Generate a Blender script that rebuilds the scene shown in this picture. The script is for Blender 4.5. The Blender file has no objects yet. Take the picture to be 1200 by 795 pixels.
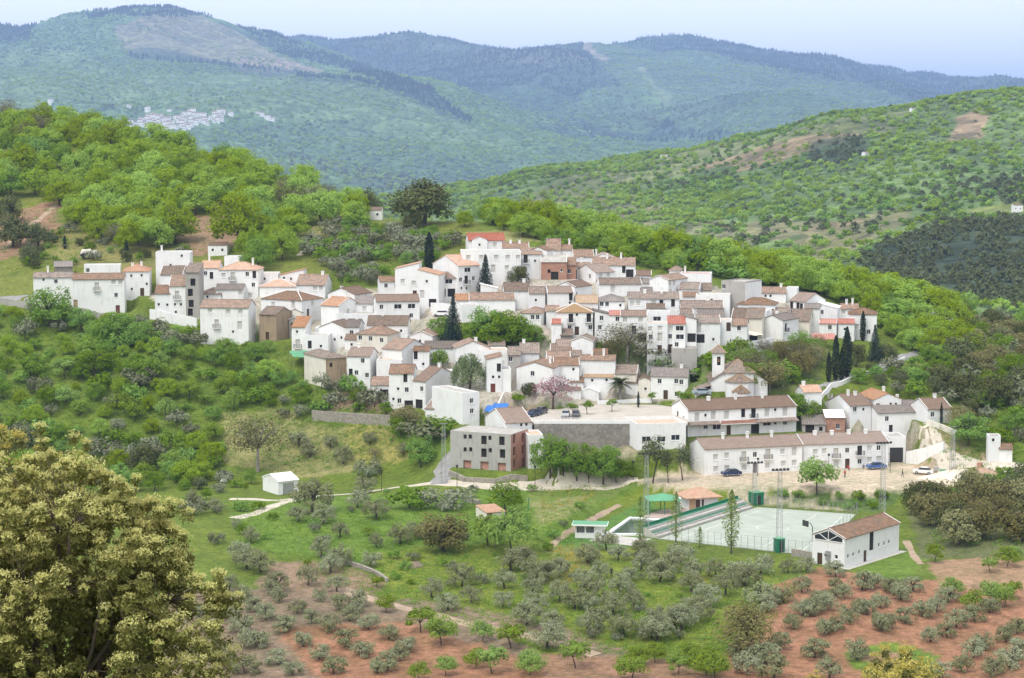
import bpy, math, random
import numpy as np
from mathutils import Vector, Matrix, noise as mnoise
random.seed(7)
RNG = np.random.default_rng(11)
SC = bpy.context.scene
COL = SC.collection
# ------------------------------------------------------------------ camera
FPX, CX, CY, HORIZ, CAMZ = 2400.0, 600.0, 397.5, 150.0, 100.0
PITCH = math.atan((CY - HORIZ) / FPX)
cam_d = bpy.data.cameras.new('camera'); cam = bpy.data.objects.new('camera', cam_d); COL.objects.link(cam)
cam_d.sensor_width = 36.0; cam_d.lens = 36.0 * FPX / 1200.0; cam_d.clip_start = 0.5; cam_d.clip_end = 60000
cam.location = (0, 0, CAMZ); cam.rotation_euler = (math.pi / 2 - PITCH, 0, 0)
SC.camera = cam
CP, SP = math.cos(PITCH), math.sin(PITCH)

def ray(px, py):
    """direction through a photo pixel, scaled so that y = 1 (so t is the ground distance)"""
    u = (px - CX) / FPX; v = (CY - py) / FPX
    dy = CP + v * SP; dz = -SP + v * CP
    return np.array([u / dy, 1.0, dz / dy])

def pt(px, py, Y):
    d = ray(px, py)
    return np.array([d[0] * Y, Y, CAMZ + d[2] * Y])

def proj(X, Y, Z):
    dz = Z - CAMZ
    fw = Y * CP - dz * SP; up = Y * SP + dz * CP
    fw = np.maximum(fw, 0.1)
    return CX + FPX * X / fw, CY - FPX * up / fw

# ------------------------------------------------------------------ noise (numpy value noise)
_perm = np.random.default_rng(3).random((256, 256))
def vnoise(x, y):
    xi = np.floor(x).astype(int); yi = np.floor(y).astype(int)
    fx = x - xi; fy = y - yi
    fx = fx * fx * (3 - 2 * fx); fy = fy * fy * (3 - 2 * fy)
    a = _perm[xi & 255, yi & 255]; b = _perm[(xi + 1) & 255, yi & 255]
    c = _perm[xi & 255, (yi + 1) & 255]; d = _perm[(xi + 1) & 255, (yi + 1) & 255]
    return (a * (1 - fx) + b * fx) * (1 - fy) + (c * (1 - fx) + d * fx) * fy
def fbm(x, y, o=4):
    s = 0; a = 0.5; n = 0
    for k in range(o):
        s = s + a * (vnoise(x * 2 ** k + 17.3 * k, y * 2 ** k + 5.1 * k) - 0.5); n += a; a *= 0.5
    return s / n * 2

def rbf(P, V, c, reg=1e-3):
    """multiquadric height field through control points, plus a plane"""
    P = np.array(P, float); V = np.array(V, float); n = len(P)
    mx = P.mean(0); sc = P.std()
    def K(A): return np.sqrt(((A[:, None, :] - P[None]) ** 2).sum(-1) + c * c)
    M = np.zeros((n + 3, n + 3)); M[:n, :n] = K(P) - reg * np.eye(n) * sc
    Q = np.c_[np.ones(n), (P - mx) / sc]; M[:n, n:] = Q; M[n:, :n] = Q.T
    w = np.linalg.lstsq(M, np.r_[V, 0, 0, 0], rcond=None)[0]
    def f(x, y):
        sh = x.shape; A = np.c_[x.ravel(), y.ravel()]; out = np.empty(len(A))
        for i in range(0, len(A), 20000):
            B = A[i:i + 20000]; out[i:i + 20000] = K(B) @ w[:n] + np.c_[np.ones(len(B)), (B - mx) / sc] @ w[n:]
        return out.reshape(sh)
    return f

def inpoly(px, py, poly):
    r = np.zeros(px.shape, bool); n = len(poly); j = n - 1
    for i in range(n):
        xi, yi = poly[i]; xj, yj = poly[j]
        cnd = ((yi > py) != (yj > py)) & (px < (xj - xi) * (py - yi) / ((yj - yi) or 1e-9) + xi)
        r ^= cnd; j = i
    return r

# ------------------------------------------------------------------ mesh builder
class MB:
    def __init__(s): s.v = []; s.f = []; s.m = []
    def poly(s, pts, m=0):
        i = len(s.v); s.v += [tuple(p) for p in pts]; s.f.append(tuple(range(i, i + len(pts)))); s.m.append(m)
    def box(s, x0, x1, y0, y1, z0, z1, m=0, skip=''):
        a = [(x0, y0, z0), (x1, y0, z0), (x1, y1, z0), (x0, y1, z0), (x0, y0, z1), (x1, y0, z1), (x1, y1, z1), (x0, y1, z1)]
        i = len(s.v); s.v += a
        F = {'b': (0, 3, 2, 1), 't': (4, 5, 6, 7), 'f': (0, 1, 5, 4), 'r': (1, 2, 6, 5), 'k': (2, 3, 7, 6), 'l': (3, 0, 4, 7)}
        for k, q in F.items():
            if k not in skip: s.f.append(tuple(i + t for t in q)); s.m.append(m)
    def slab(s, top, th, m=0):
        """a closed slab: polygon 'top' (list of points, ccw seen from above) with vertical thickness th"""
        n = len(top); i = len(s.v)
        s.v += [tuple(p) for p in top] + [(p[0], p[1], p[2] - th) for p in top]
        s.f.append(tuple(range(i, i + n))); s.m.append(m)
        s.f.append(tuple(range(i + 2 * n - 1, i + n - 1, -1))); s.m.append(m)
        for k in range(n):
            a, b = k, (k + 1) % n
            s.f.append((i + a, i + n + a, i + n + b, i + b)); s.m.append(m)
    def tube(s, p, q, r0, r1=None, n=6, m=0, caps=True):
        p = Vector(p); q = Vector(q); r1 = r0 if r1 is None else r1
        d = (q - p).normalized(); a = d.orthogonal().normalized(); b = d.cross(a); i = len(s.v)
        for c, r in ((p, r0), (q, r1)):
            for k in range(n):
                t = 2 * math.pi * k / n; s.v.append(tuple(c + a * (r * math.cos(t)) + b * (r * math.sin(t))))
        for k in range(n):
            s.f.append((i + k, i + (k + 1) % n, i + n + (k + 1) % n, i + n + k)); s.m.append(m)
        if caps:
            s.f.append(tuple(i + k for k in range(n - 1, -1, -1))); s.f.append(tuple(i + n + k for k in range(n))); s.m += [m, m]
    def path(s, pts, radii, n=6, m=0):
        """a bent tapering tube"""
        i0 = len(s.v); k0 = len(pts)
        for j in range(k0):
            p = Vector(pts[j]); d = (Vector(pts[min(j + 1, k0 - 1)]) - Vector(pts[max(j - 1, 0)])).normalized()
            a = d.cross(Vector((0.3, 0.9, 0.1))).normalized(); b = d.cross(a)
            for k in range(n):
                t = 2 * math.pi * k / n; s.v.append(tuple(p + a * (radii[j] * math.cos(t)) + b * (radii[j] * math.sin(t))))
        for j in range(k0 - 1):
            for k in range(n):
                A = i0 + j * n; B = A + n
                s.f.append((A + k, A + (k + 1) % n, B + (k + 1) % n, B + k)); s.m.append(m)
        s.f.append(tuple(i0 + k for k in range(n - 1, -1, -1))); s.m.append(m)
        s.f.append(tuple(i0 + (k0 - 1) * n + k for k in range(n))); s.m.append(m)
    def mesh(s, name, mats, smooth=False):
        me = bpy.data.meshes.new(name); me.from_pydata(s.v, [], s.f)
        for m in (mats if isinstance(mats, (list, tuple)) else [mats]): me.materials.append(m)
        me.polygons.foreach_set('material_index', s.m)
        if smooth: me.polygons.foreach_set('use_smooth', [True] * len(s.f))
        me.update(); return me
    def build(s, name, mats, parent=None, smooth=False):
        o = bpy.data.objects.new(name, s.mesh(name, mats, smooth)); COL.objects.link(o)
        if parent: o.parent = parent
        return o

def npmesh(name, V, F, mat, smooth=True):
    """mesh from numpy arrays: V (n,3), F (m,k)"""
    me = bpy.data.meshes.new(name); F = np.asarray(F, np.int32); k = F.shape[1]
    me.vertices.add(len(V)); me.vertices.foreach_set('co', np.asarray(V, np.float32).ravel())
    me.loops.add(F.size); me.loops.foreach_set('vertex_index', F.ravel())
    me.polygons.add(len(F)); me.polygons.foreach_set('loop_start', np.arange(0, F.size, k, dtype=np.int32))
    me.polygons.foreach_set('use_smooth', np.full(len(F), smooth))
    me.update(calc_edges=True)
    for m in (mat if isinstance(mat, (list, tuple)) else [mat]): me.materials.append(m)
    return me

def add(name, me, parent=None, loc=None):
    o = bpy.data.objects.new(name, me); COL.objects.link(o)
    if parent: o.parent = parent
    if loc is not None: o.location = loc
    return o
def empty(name, loc, rz=0.0):
    o = bpy.data.objects.new(name, None); COL.objects.link(o); o.location = loc; o.rotation_euler = (0, 0, rz)
    o.empty_display_size = 0.5
    return o
def tag(o, label, cat, group=None):
    o['label'] = label; o['category'] = cat
    if group: o['group'] = group
    return o
def kind(o, k): o['kind'] = k; return o

# ------------------------------------------------------------------ materials
class NT:
    """small node-tree helper"""
    def __init__(s, name):
        s.mat = bpy.data.materials.new(name); s.mat.use_nodes = True
        s.t = s.mat.node_tree; s.n = s.t.nodes; s.l = s.t.links
        s.bsdf = s.n['Principled BSDF']; s.out = s.n['Material Output']
        s.bsdf.inputs['Specular IOR Level'].default_value = 0.25
    def node(s, ty, **kw):
        n = s.n.new(ty)
        for k, v in kw.items():
            if k.startswith('_'): setattr(n, k[1:], v)
            else:
                key = k.replace('__', ' '); key = int(key[1:]) if key[0] == 'i' and key[1:].isdigit() else key
                if hasattr(v, 'is_output') or isinstance(v, bpy.types.NodeSocket): s.l.new(v, n.inputs[key])
                else: n.inputs[key].default_value = v
        return n
    def coord(s, which='Object', scale=None):
        c = s.node('ShaderNodeTexCoord').outputs[which]
        if scale: c = s.node('ShaderNodeMapping', Vector=c, Scale=scale).outputs[0]
        return c
    def noise(s, vec, scale, detail=3, rough=0.55, out='Fac'):
        return s.node('ShaderNodeTexNoise', Vector=vec, Scale=scale, Detail=detail, Roughness=rough).outputs[out]
    def ramp(s, fac, stops):
        r = s.node('ShaderNodeValToRGB', Fac=fac); e = r.color_ramp.elements
        while len(e) < len(stops): e.new(0.5)
        for q, (p, c) in zip(e, stops): q.position = p; q.color = (c[0], c[1], c[2], 1) if hasattr(c, '__len__') else (c, c, c, 1)
        return r.outputs[0]
    def mix(s, fac, a, b, mode='MIX'):
        m = s.n.new('ShaderNodeMix'); m.data_type = 'RGBA'; m.blend_type = mode
        for i, v in ((0, fac), (6, a), (7, b)):
            if isinstance(v, bpy.types.NodeSocket): s.l.new(v, m.inputs[i])
            else: m.inputs[i].default_value = (v[0], v[1], v[2], 1) if hasattr(v, '__len__') else v
        return m.outputs[2]
    def math(s, op, a, b=0.5, c=0.5):
        m = s.n.new('ShaderNodeMath'); m.operation = op
        for i, v in ((0, a), (1, b), (2, c)):
            if isinstance(v, bpy.types.NodeSocket): s.l.new(v, m.inputs[i])
            else: m.inputs[i].default_value = v
        return m.outputs[0]
    def bump(s, h, strength=0.4, dist=0.1):
        b = s.node('ShaderNodeBump', Height=h, Strength=strength, Distance=dist)
        s.l.new(b.outputs[0], s.bsdf.inputs['Normal'])
    def base(s, c, rough=0.85):
        if isinstance(c, bpy.types.NodeSocket): s.l.new(c, s.bsdf.inputs['Base Color'])
        else: s.bsdf.inputs['Base Color'].default_value = (c[0], c[1], c[2], 1)
        s.bsdf.inputs['Roughness'].default_value = rough
        return s.mat

def plain(name, col, rough=0.7, var=0.15, scale=3.0, metal=0.0, bump=0.0):
    n = NT(name); c = n.coord('Object')
    f = n.noise(c, scale, 4)
    a = [x * (1 - var) for x in col]; b = [min(1, x * (1 + var)) for x in col]
    m = n.base(n.ramp(f, [(0.3, a), (0.7, b)]), rough)
    n.bsdf.inputs['Metallic'].default_value = metal
    if bump: n.bump(n.noise(c, scale * 6, 3), bump, 0.05)
    return m

M = {}
def wall_mat(name, a, b, stain):
    n = NT(name); c = n.coord('Object'); r = n.node('ShaderNodeObjectInfo').outputs['Random']
    c2 = n.node('ShaderNodeVectorMath', _operation='ADD', i0=c, i1=n.node('ShaderNodeCombineXYZ', X=n.math('MULTIPLY', r, 50.0)).outputs[0]).outputs[0]
    big = n.noise(c2, 0.35, 4)
    streak = n.noise(n.node('ShaderNodeMapping', Vector=c2, Scale=(2.2, 2.2, 0.25)).outputs[0], 1.0, 4)
    tint = n.mix(r, a, b)
    tint = n.mix(n.ramp(n.math('MULTIPLY', big, streak), [(0.23, 0.0), (0.40, 0.6)]), tint, stain)
    n.bump(n.noise(c, 6, 4), 0.15, 0.05)
    return n.base(tint, 0.9)
M['white'] = wall_mat('whitewash', (0.80, 0.80, 0.78), (0.72, 0.73, 0.73), (0.60, 0.59, 0.56))
M['cream'] = wall_mat('cream_render', (0.74, 0.70, 0.62), (0.68, 0.64, 0.55), (0.50, 0.46, 0.38))
M['grey'] = wall_mat('grey_render', (0.42, 0.40, 0.37), (0.36, 0.34, 0.31), (0.24, 0.22, 0.20))
M['tan'] = wall_mat('bare_earth_render', (0.40, 0.30, 0.20), (0.33, 0.25, 0.17), (0.16, 0.13, 0.10))
M['concrete'] = wall_mat('raw_concrete', (0.40, 0.39, 0.36), (0.40, 0.39, 0.36), (0.23, 0.225, 0.21))

def brick_mat(name, a, b, mortar, sx=1.0):
    n = NT(name); c = n.coord('Object')
    s = n.node('ShaderNodeSeparateXYZ', Vector=c)
    v = n.node('ShaderNodeCombineXYZ', X=n.math('ADD', s.outputs[0], s.outputs[1]), Y=s.outputs[2]).outputs[0]
    t = n.node('ShaderNodeTexBrick', Vector=v, Color1=(*a, 1), Color2=(*b, 1), Mortar=(*mortar, 1), Scale=2.2 * sx)
    g = n.mix(n.ramp(n.noise(c, 0.8, 4), [(0.4, 0.0), (0.75, 0.6)]), t.outputs[0], [x * 0.6 for x in a])
    n.bump(t.outputs[1], 0.3, 0.02)
    return n.base(g, 0.9)
M['brick'] = brick_mat('red_brick', (0.42, 0.21, 0.14), (0.36, 0.17, 0.11), (0.42, 0.36, 0.30))
M['brick_pink'] = brick_mat('hollow_brick', (0.52, 0.25, 0.18), (0.43, 0.19, 0.13), (0.42, 0.36, 0.31))
def stone_mat(name, a, b, sc=1.6):
    n = NT(name); c = n.coord('Object')
    v = n.node('ShaderNodeTexVoronoi', Vector=c, Scale=sc)
    e = n.node('ShaderNodeTexVoronoi', _feature='DISTANCE_TO_EDGE', Vector=c, Scale=sc)
    col = n.mix(v.outputs['Color'], a, b)
    col = n.mix(n.ramp(e.outputs['Distance'], [(0.0, 1.0), (0.10, 0.0)]), col, (0.16, 0.15, 0.13))
    col = n.mix(n.ramp(n.noise(c, 0.5, 4), [(0.45, 0.0), (0.7, 0.6)]), col, (0.30, 0.28, 0.24))
    n.bump(e.outputs['Distance'], 0.6, 0.1)
    return n.base(col, 0.95)
M['stone'] = stone_mat('rubble_stone', (0.17, 0.155, 0.14), (0.29, 0.27, 0.24))
M['drystone'] = stone_mat('dry_stone', (0.26, 0.23, 0.19), (0.42, 0.38, 0.32), 2.0)

def tile_mat(name, a, b, c3, lich=(0.30, 0.27, 0.22), lichamt=0.5):
    """clay barrel tiles: columns run down the slope, colour differs tile by tile and roof by roof"""
    n = NT(name); c = n.coord('Object'); r = n.node('ShaderNodeObjectInfo').outputs['Random']
    s = n.node('ShaderNodeSeparateXYZ', Vector=c)
    cell = n.node('ShaderNodeTexVoronoi', Vector=c, Scale=1.5, Randomness=1.0).outputs['Color']
    cs = n.node('ShaderNodeSeparateColor', Color=cell).outputs[0]
    col = n.mix(cs, a, b)
    col = n.mix(n.math('MULTIPLY', n.ramp(n.noise(c, 1.1, 5, 0.7), [(0.42, 0.0), (0.58, 1.0)]), 0.85), col, c3)
    col = n.mix(n.math('MULTIPLY', n.ramp(n.noise(n.node('ShaderNodeMapping', Vector=c, Location=(9, 4, 2)).outputs[0], 0.6, 5, 0.7), [(0.48, 0.0), (0.66, 1.0)]), lichamt), col, lich)
    hsv = n.node('ShaderNodeHueSaturation', Color=col, Value=n.math('MULTIPLY_ADD', r, 0.5, 0.78), Saturation=n.math('MULTIPLY_ADD', r, -0.35, 1.1))
    gn = n.node('ShaderNodeNewGeometry').outputs['Normal']
    tilt = n.node('ShaderNodeVectorTransform', Vector=gn, _vector_type='NORMAL', _convert_from='WORLD', _convert_to='OBJECT').outputs[0]
    ts = n.node('ShaderNodeSeparateXYZ', Vector=tilt)
    ax = n.math('GREATER_THAN', n.math('ABSOLUTE', ts.outputs[0]), n.math('ABSOLUTE', ts.outputs[1]))
    u = n.math('ADD', n.math('MULTIPLY', ax, s.outputs[1]), n.math('MULTIPLY', n.math('SUBTRACT', 1.0, ax), s.outputs[0]))
    w = n.math('SINE', n.math('MULTIPLY', u, 2 * math.pi / 0.42))
    n.bump(w, 0.8, 0.06)
    groove = n.ramp(w, [(0.0, 0.55), (0.6, 1.0)])
    return n.base(n.mix(0.5, hsv.outputs[0], n.mix(1.0, hsv.outputs[0], groove, 'MULTIPLY')), 0.85)
M['t_brown'] = tile_mat('brown_tile', (0.285, 0.168, 0.102), (0.205, 0.132, 0.090), (0.38, 0.235, 0.150), (0.210, 0.175, 0.130), 0.75)
M['t_old'] = tile_mat('weathered_tile', (0.225, 0.165, 0.125), (0.165, 0.125, 0.098), (0.33, 0.235, 0.175), (0.22, 0.205, 0.165), 0.85)
M['t_grey'] = tile_mat('grey_tile', (0.22, 0.19, 0.165), (0.18, 0.16, 0.14), (0.26, 0.21, 0.18))
M['t_orange'] = tile_mat('orange_tile', (0.50, 0.25, 0.13), (0.44, 0.22, 0.12), (0.55, 0.33, 0.20), (0.40, 0.28, 0.18), 0.4)
M['t_red'] = tile_mat('red_tile', (0.46, 0.15, 0.10), (0.40, 0.13, 0.09), (0.50, 0.19, 0.13), (0.42, 0.2, 0.14), 0.2)
M['t_ochre'] = tile_mat('ochre_tile', (0.44, 0.28, 0.14), (0.40, 0.255, 0.13), (0.36, 0.23, 0.12), (0.38, 0.27, 0.16), 0.3)
M['t_tan'] = tile_mat('smooth_brown_tile', (0.30, 0.205, 0.150), (0.265, 0.182, 0.132), (0.235, 0.165, 0.122), (0.31, 0.235, 0.185), 0.4)
M['t_terr'] = plain('terracotta_paving', (0.52, 0.40, 0.30), 0.85, 0.12, 1.5)
M['t_conc'] = plain('grey_roof_slab', (0.40, 0.38, 0.34), 0.9, 0.2, 0.8)
M['trim'] = plain('white_trim', (0.78, 0.78, 0.76), 0.85, 0.05)
M['glass'] = plain('window_glass', (0.030, 0.036, 0.042), 0.12, 0.4, 1.0)
M['void'] = plain('dark_interior', (0.03, 0.028, 0.026), 0.95, 0.2)
M['shut'] = plain('roller_blind', (0.52, 0.51, 0.48), 0.6, 0.08, 8)
M['wood'] = plain('dark_wood', (0.085, 0.05, 0.03), 0.6, 0.3, 5)
M['wood_red'] = plain('red_brown_wood', (0.17, 0.05, 0.035), 0.6, 0.3, 5)
M['wood_light'] = plain('light_wood', (0.42, 0.30, 0.18), 0.6, 0.2, 5)
M['frame_w'] = plain('white_frame', (0.74, 0.74, 0.72), 0.5, 0.05)
M['iron'] = plain('painted_iron', (0.045, 0.045, 0.045), 0.5, 0.2)
M['galv'] = plain('galvanised_steel', (0.42, 0.43, 0.44), 0.45, 0.1, 3, 0.6)
M['green_paint'] = plain('green_paint', (0.02, 0.17, 0.09), 0.5, 0.2, 1)
M['green_sheet'] = plain('pale_green_sheet', (0.11, 0.32, 0.17), 0.5, 0.15, 1)
M['blue_sheet'] = plain('blue_tarpaulin', (0.04, 0.16, 0.48), 0.5, 0.25, 2)
M['sky_blue'] = plain('light_blue_paint', (0.10, 0.36, 0.62), 0.5, 0.15, 2)
M['concrete_plain'] = plain('concrete', (0.46, 0.44, 0.40), 0.9, 0.12, 0.9, bump=0.1)
M['rust'] = plain('rusty_iron', (0.20, 0.11, 0.07), 0.9, 0.3, 2)
M['bark'] = plain('bark', (0.09, 0.07, 0.055), 0.95, 0.35, 4, bump=0.4)
M['bark_pale'] = plain('pale_bark', (0.26, 0.235, 0.20), 0.95, 0.25, 4, bump=0.3)
# ------------------------------------------------------------------ terrain: control points (photo px, photo py, ground distance Y)
CTRL = []
def cps(py, *pairs):
    for px, Y in pairs: CTRL.append((px, py, Y))
cps(795, (-120, 292), (100, 290), (350, 287), (600, 285), (900, 285), (1200, 284), (1320, 284))
cps(725, (-120, 325), (120, 322), (350, 319), (600, 317), (850, 316), (1050, 317), (1320, 318))
cps(665, (-120, 358), (150, 356), (400, 353), (600, 351), (800, 352), (1000, 354), (1180, 352), (1320, 350))
cps(622, (-120, 388), (150, 385), (350, 380), (500, 378), (640, 377), (730, 381))
cps(628, (800, 382), (900, 382)); cps(645, (960, 372))
cps(600, (780, 393), (900, 398), (1000, 396), (1120, 387), (1300, 380))
cps(585, (450, 398), (600, 394), (680, 394))
cps(578, (300, 410), (150, 414), (-100, 418))
cps(560, (520, 402), (640, 401), (745, 401), (850, 401.5), (950, 401.5), (1040, 402), (1120, 400), (1300, 396))
cps(530, (20, 438), (200, 436), (380, 432), (500, 421), (530, 414))
cps(540, (1080, 408), (1180, 405)); cps(520, (640, 408.5), (740, 408.5))
cps(490, (640, 420), (760, 421), (700, 420)); cps(484, (870, 422), (560, 424))
cps(480, (100, 456), (260, 452), (400, 446), (480, 440), (950, 428), (1050, 429), (1200, 428), (1320, 426))
cps(455, (600, 437), (700, 437), (800, 436), (880, 438), (1000, 442), (1120, 446))
cps(430, (60, 477), (220, 473), (350, 468), (450, 458), (560, 452), (680, 450), (800, 449), (930, 456))
cps(400, (-100, 492), (100, 490), (250, 486), (330, 484), (420, 474), (520, 466), (620, 463), (720, 462), (830, 463), (930, 475), (1040, 492), (1150, 520), (1300, 540))
cps(365, (50, 510), (170, 508), (270, 504), (350, 500), (450, 494), (560, 486), (660, 480), (760, 480), (860, 484), (950, 500), (1020, 515))
cps(335, (-100, 532), (60, 530), (200, 524), (320, 520), (420, 515), (520, 508), (620, 502), (720, 503), (820, 512), (880, 520))
cps(305, (-100, 568), (60, 560), (200, 552), (330, 546), (450, 540), (530, 530), (600, 524), (680, 526), (760, 536))
cps(285, (480, 556), (570, 545), (650, 545))
cps(262, (-100, 620), (50, 610), (200, 602), (340, 590), (430, 580), (510, 574), (560, 572))
cps(215, (-150, 680), (0, 672), (120, 665), (230, 655), (330, 640))
cps(170, (-200, 735), (-50, 722), (60, 712), (150, 700))
# crest of the near ridge (tree tops stand above it)
for px, py, Y in ((-300, 128, 800), (-150, 128, 780), (0, 137, 765), (90, 146, 752), (180, 168, 735), (280, 200, 706), (360, 224, 678), (430, 252, 640),
                  (500, 262, 605), (560, 264, 592), (640, 274, 576), (720, 292, 566), (800, 312, 564), (880, 330, 568), (960, 344, 578), (1040, 366, 590), (1110, 388, 610),
                  (1200, 385, 650), (1320, 380, 690)):
    CTRL.append((px, py, Y))
CTRL = [(px, py, Y + 28 * min(1, max(0, (622 - py) / 66.0))) for px, py, Y in CTRL]
P3 = [pt(*c) for c in CTRL]
PX = [(p[0], p[1]) for p in P3]; PZ = [p[2] for p in P3]
# behind the crest the ground falls into the valley; towards the camera it climbs to the viewpoint
for px, py, Y in CTRL[-19:]:
    q = pt(px, py, Y)
    for dY, dz in ((70, -14), (200, -85), (400, -150)):
        PX.append((q[0] * (1 + dY / Y), Y + dY)); PZ.append(max(q[2] + dz, -70))
for X in (-400, -200, -80, 0, 80, 200, 400):
    for Y, z in ((-60, 4), (0, -3.0), (15, -7.5), (35, -12.5), (90, -30), (160, -51.5), (230, -68)):
        PX.append((X, Y)); PZ.append(CAMZ + z)
_hf = rbf(PX, PZ, 18.0, 2e-4)
# flat pads: (polygon in photo pixels, height) filled in below
NX = np.concatenate([np.linspace(-700, -262, 30), np.arange(-260, 260.1, 1.0), np.linspace(262, 700, 30)])
NY = np.concatenate([np.arange(-60, 270, 4.0), np.arange(270, 800, 1.5), np.arange(800, 1100.1, 12.0)])
GX, GY = np.meshgrid(NX, NY)
GZ = _hf(GX, GY)
GZ += fbm(GX / 22, GY / 22, 4) * 0.7 * np.clip((GY - 40) / 200, 0, 1)
def pad(poly, z, soft=4.0):
    """levels the ground inside a polygon given in world metres"""
    global GZ
    d = np.full(GX.shape, 1e9); n = len(poly)
    for i in range(n):
        a = np.array(poly[i]); b = np.array(poly[(i + 1) % n]); ab = b - a
        t = np.clip(((GX - a[0]) * ab[0] + (GY - a[1]) * ab[1]) / (ab @ ab), 0, 1)
        d = np.minimum(d, np.hypot(GX - a[0] - t * ab[0], GY - a[1] - t * ab[1]))
    ins = inpoly(GX, GY, poly); d = np.where(ins, 0, d)
    w = np.clip(1 - d / soft, 0, 1); w = w * w * (3 - 2 * w)
    GZ = GZ * (1 - w) + z * w
def flat(pxpoly, z, soft=4.0):
    """the same for a polygon of photo pixels on the level z: returns its world corners"""
    W = []
    for px, py in pxpoly:
        d = ray(px, py); Y = (z - CAMZ) / d[2]; W.append((d[0] * Y, Y))
    pad(W, z, soft); return W
Z_COURT = pt(870, 622, 386)[2]
Z_STREET = pt(880, 552, 436)[2]
Z_PLAZA = pt(700, 491, 447)[2]
COURT = flat([(720, 648), (775, 602), (884, 594), (1008, 604), (962, 655), (870, 652)], Z_COURT, 5)
POOLY = flat([(655, 642), (735, 592), (870, 592), (770, 640)], Z_COURT, 5)
STREET = flat([(745, 563), (815, 545), (1045, 535), (1075, 545), (1110, 560), (1090, 570), (1000, 572), (905, 570), (800, 570)], Z_STREET, 4)
PLAZA = flat([(628, 494), (726, 494), (790, 502), (810, 484), (790, 473), (700, 472), (640, 476), (585, 484)], Z_PLAZA, 3)

flat([(632, 521), (738, 521), (745, 534), (655, 538)], pt(690, 526, 440)[2], 3)

def ground(x, y):
    """height of the terrain sheet at one world point"""
    i = min(max(int(np.searchsorted(NX, x)) - 1, 0), len(NX) - 2); j = min(max(int(np.searchsorted(NY, y)) - 1, 0), len(NY) - 2)
    u = (x - NX[i]) / (NX[i + 1] - NX[i]); v = (y - NY[j]) / (NY[j + 1] - NY[j])
    return float((GZ[j, i] * (1 - u) + GZ[j, i + 1] * u) * (1 - v) + (GZ[j + 1, i] * (1 - u) + GZ[j + 1, i + 1] * u) * v)
def grounds(x, y):
    i = np.clip(np.searchsorted(NX, x) - 1, 0, len(NX) - 2); j = np.clip(np.searchsorted(NY, y) - 1, 0, len(NY) - 2)
    u = (x - NX[i]) / (NX[i + 1] - NX[i]); v = (y - NY[j]) / (NY[j + 1] - NY[j])
    return (GZ[j, i] * (1 - u) + GZ[j, i + 1] * u) * (1 - v) + (GZ[j + 1, i] * (1 - u) + GZ[j + 1, i + 1] * u) * v
_TY = np.concatenate([np.arange(20, 270, 3.0), np.arange(270, 900, 0.75)])
def at(px, py):
    """the point of the terrain that the photo shows at this pixel (None on the sky and the far hills)"""
    d = ray(px, py)
    z = CAMZ + d[2] * _TY; g = grounds(d[0] * _TY, _TY)
    k = np.nonzero(z < g)[0]
    if not len(k): return None
    k = k[0]
    if k == 0: Y = _TY[0]
    else:
        a = z[k - 1] - g[k - 1]; b = z[k] - g[k]; Y = _TY[k - 1] + (_TY[k] - _TY[k - 1]) * a / (a - b)
    return np.array([d[0] * Y, Y, ground(d[0] * Y, Y)])

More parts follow.
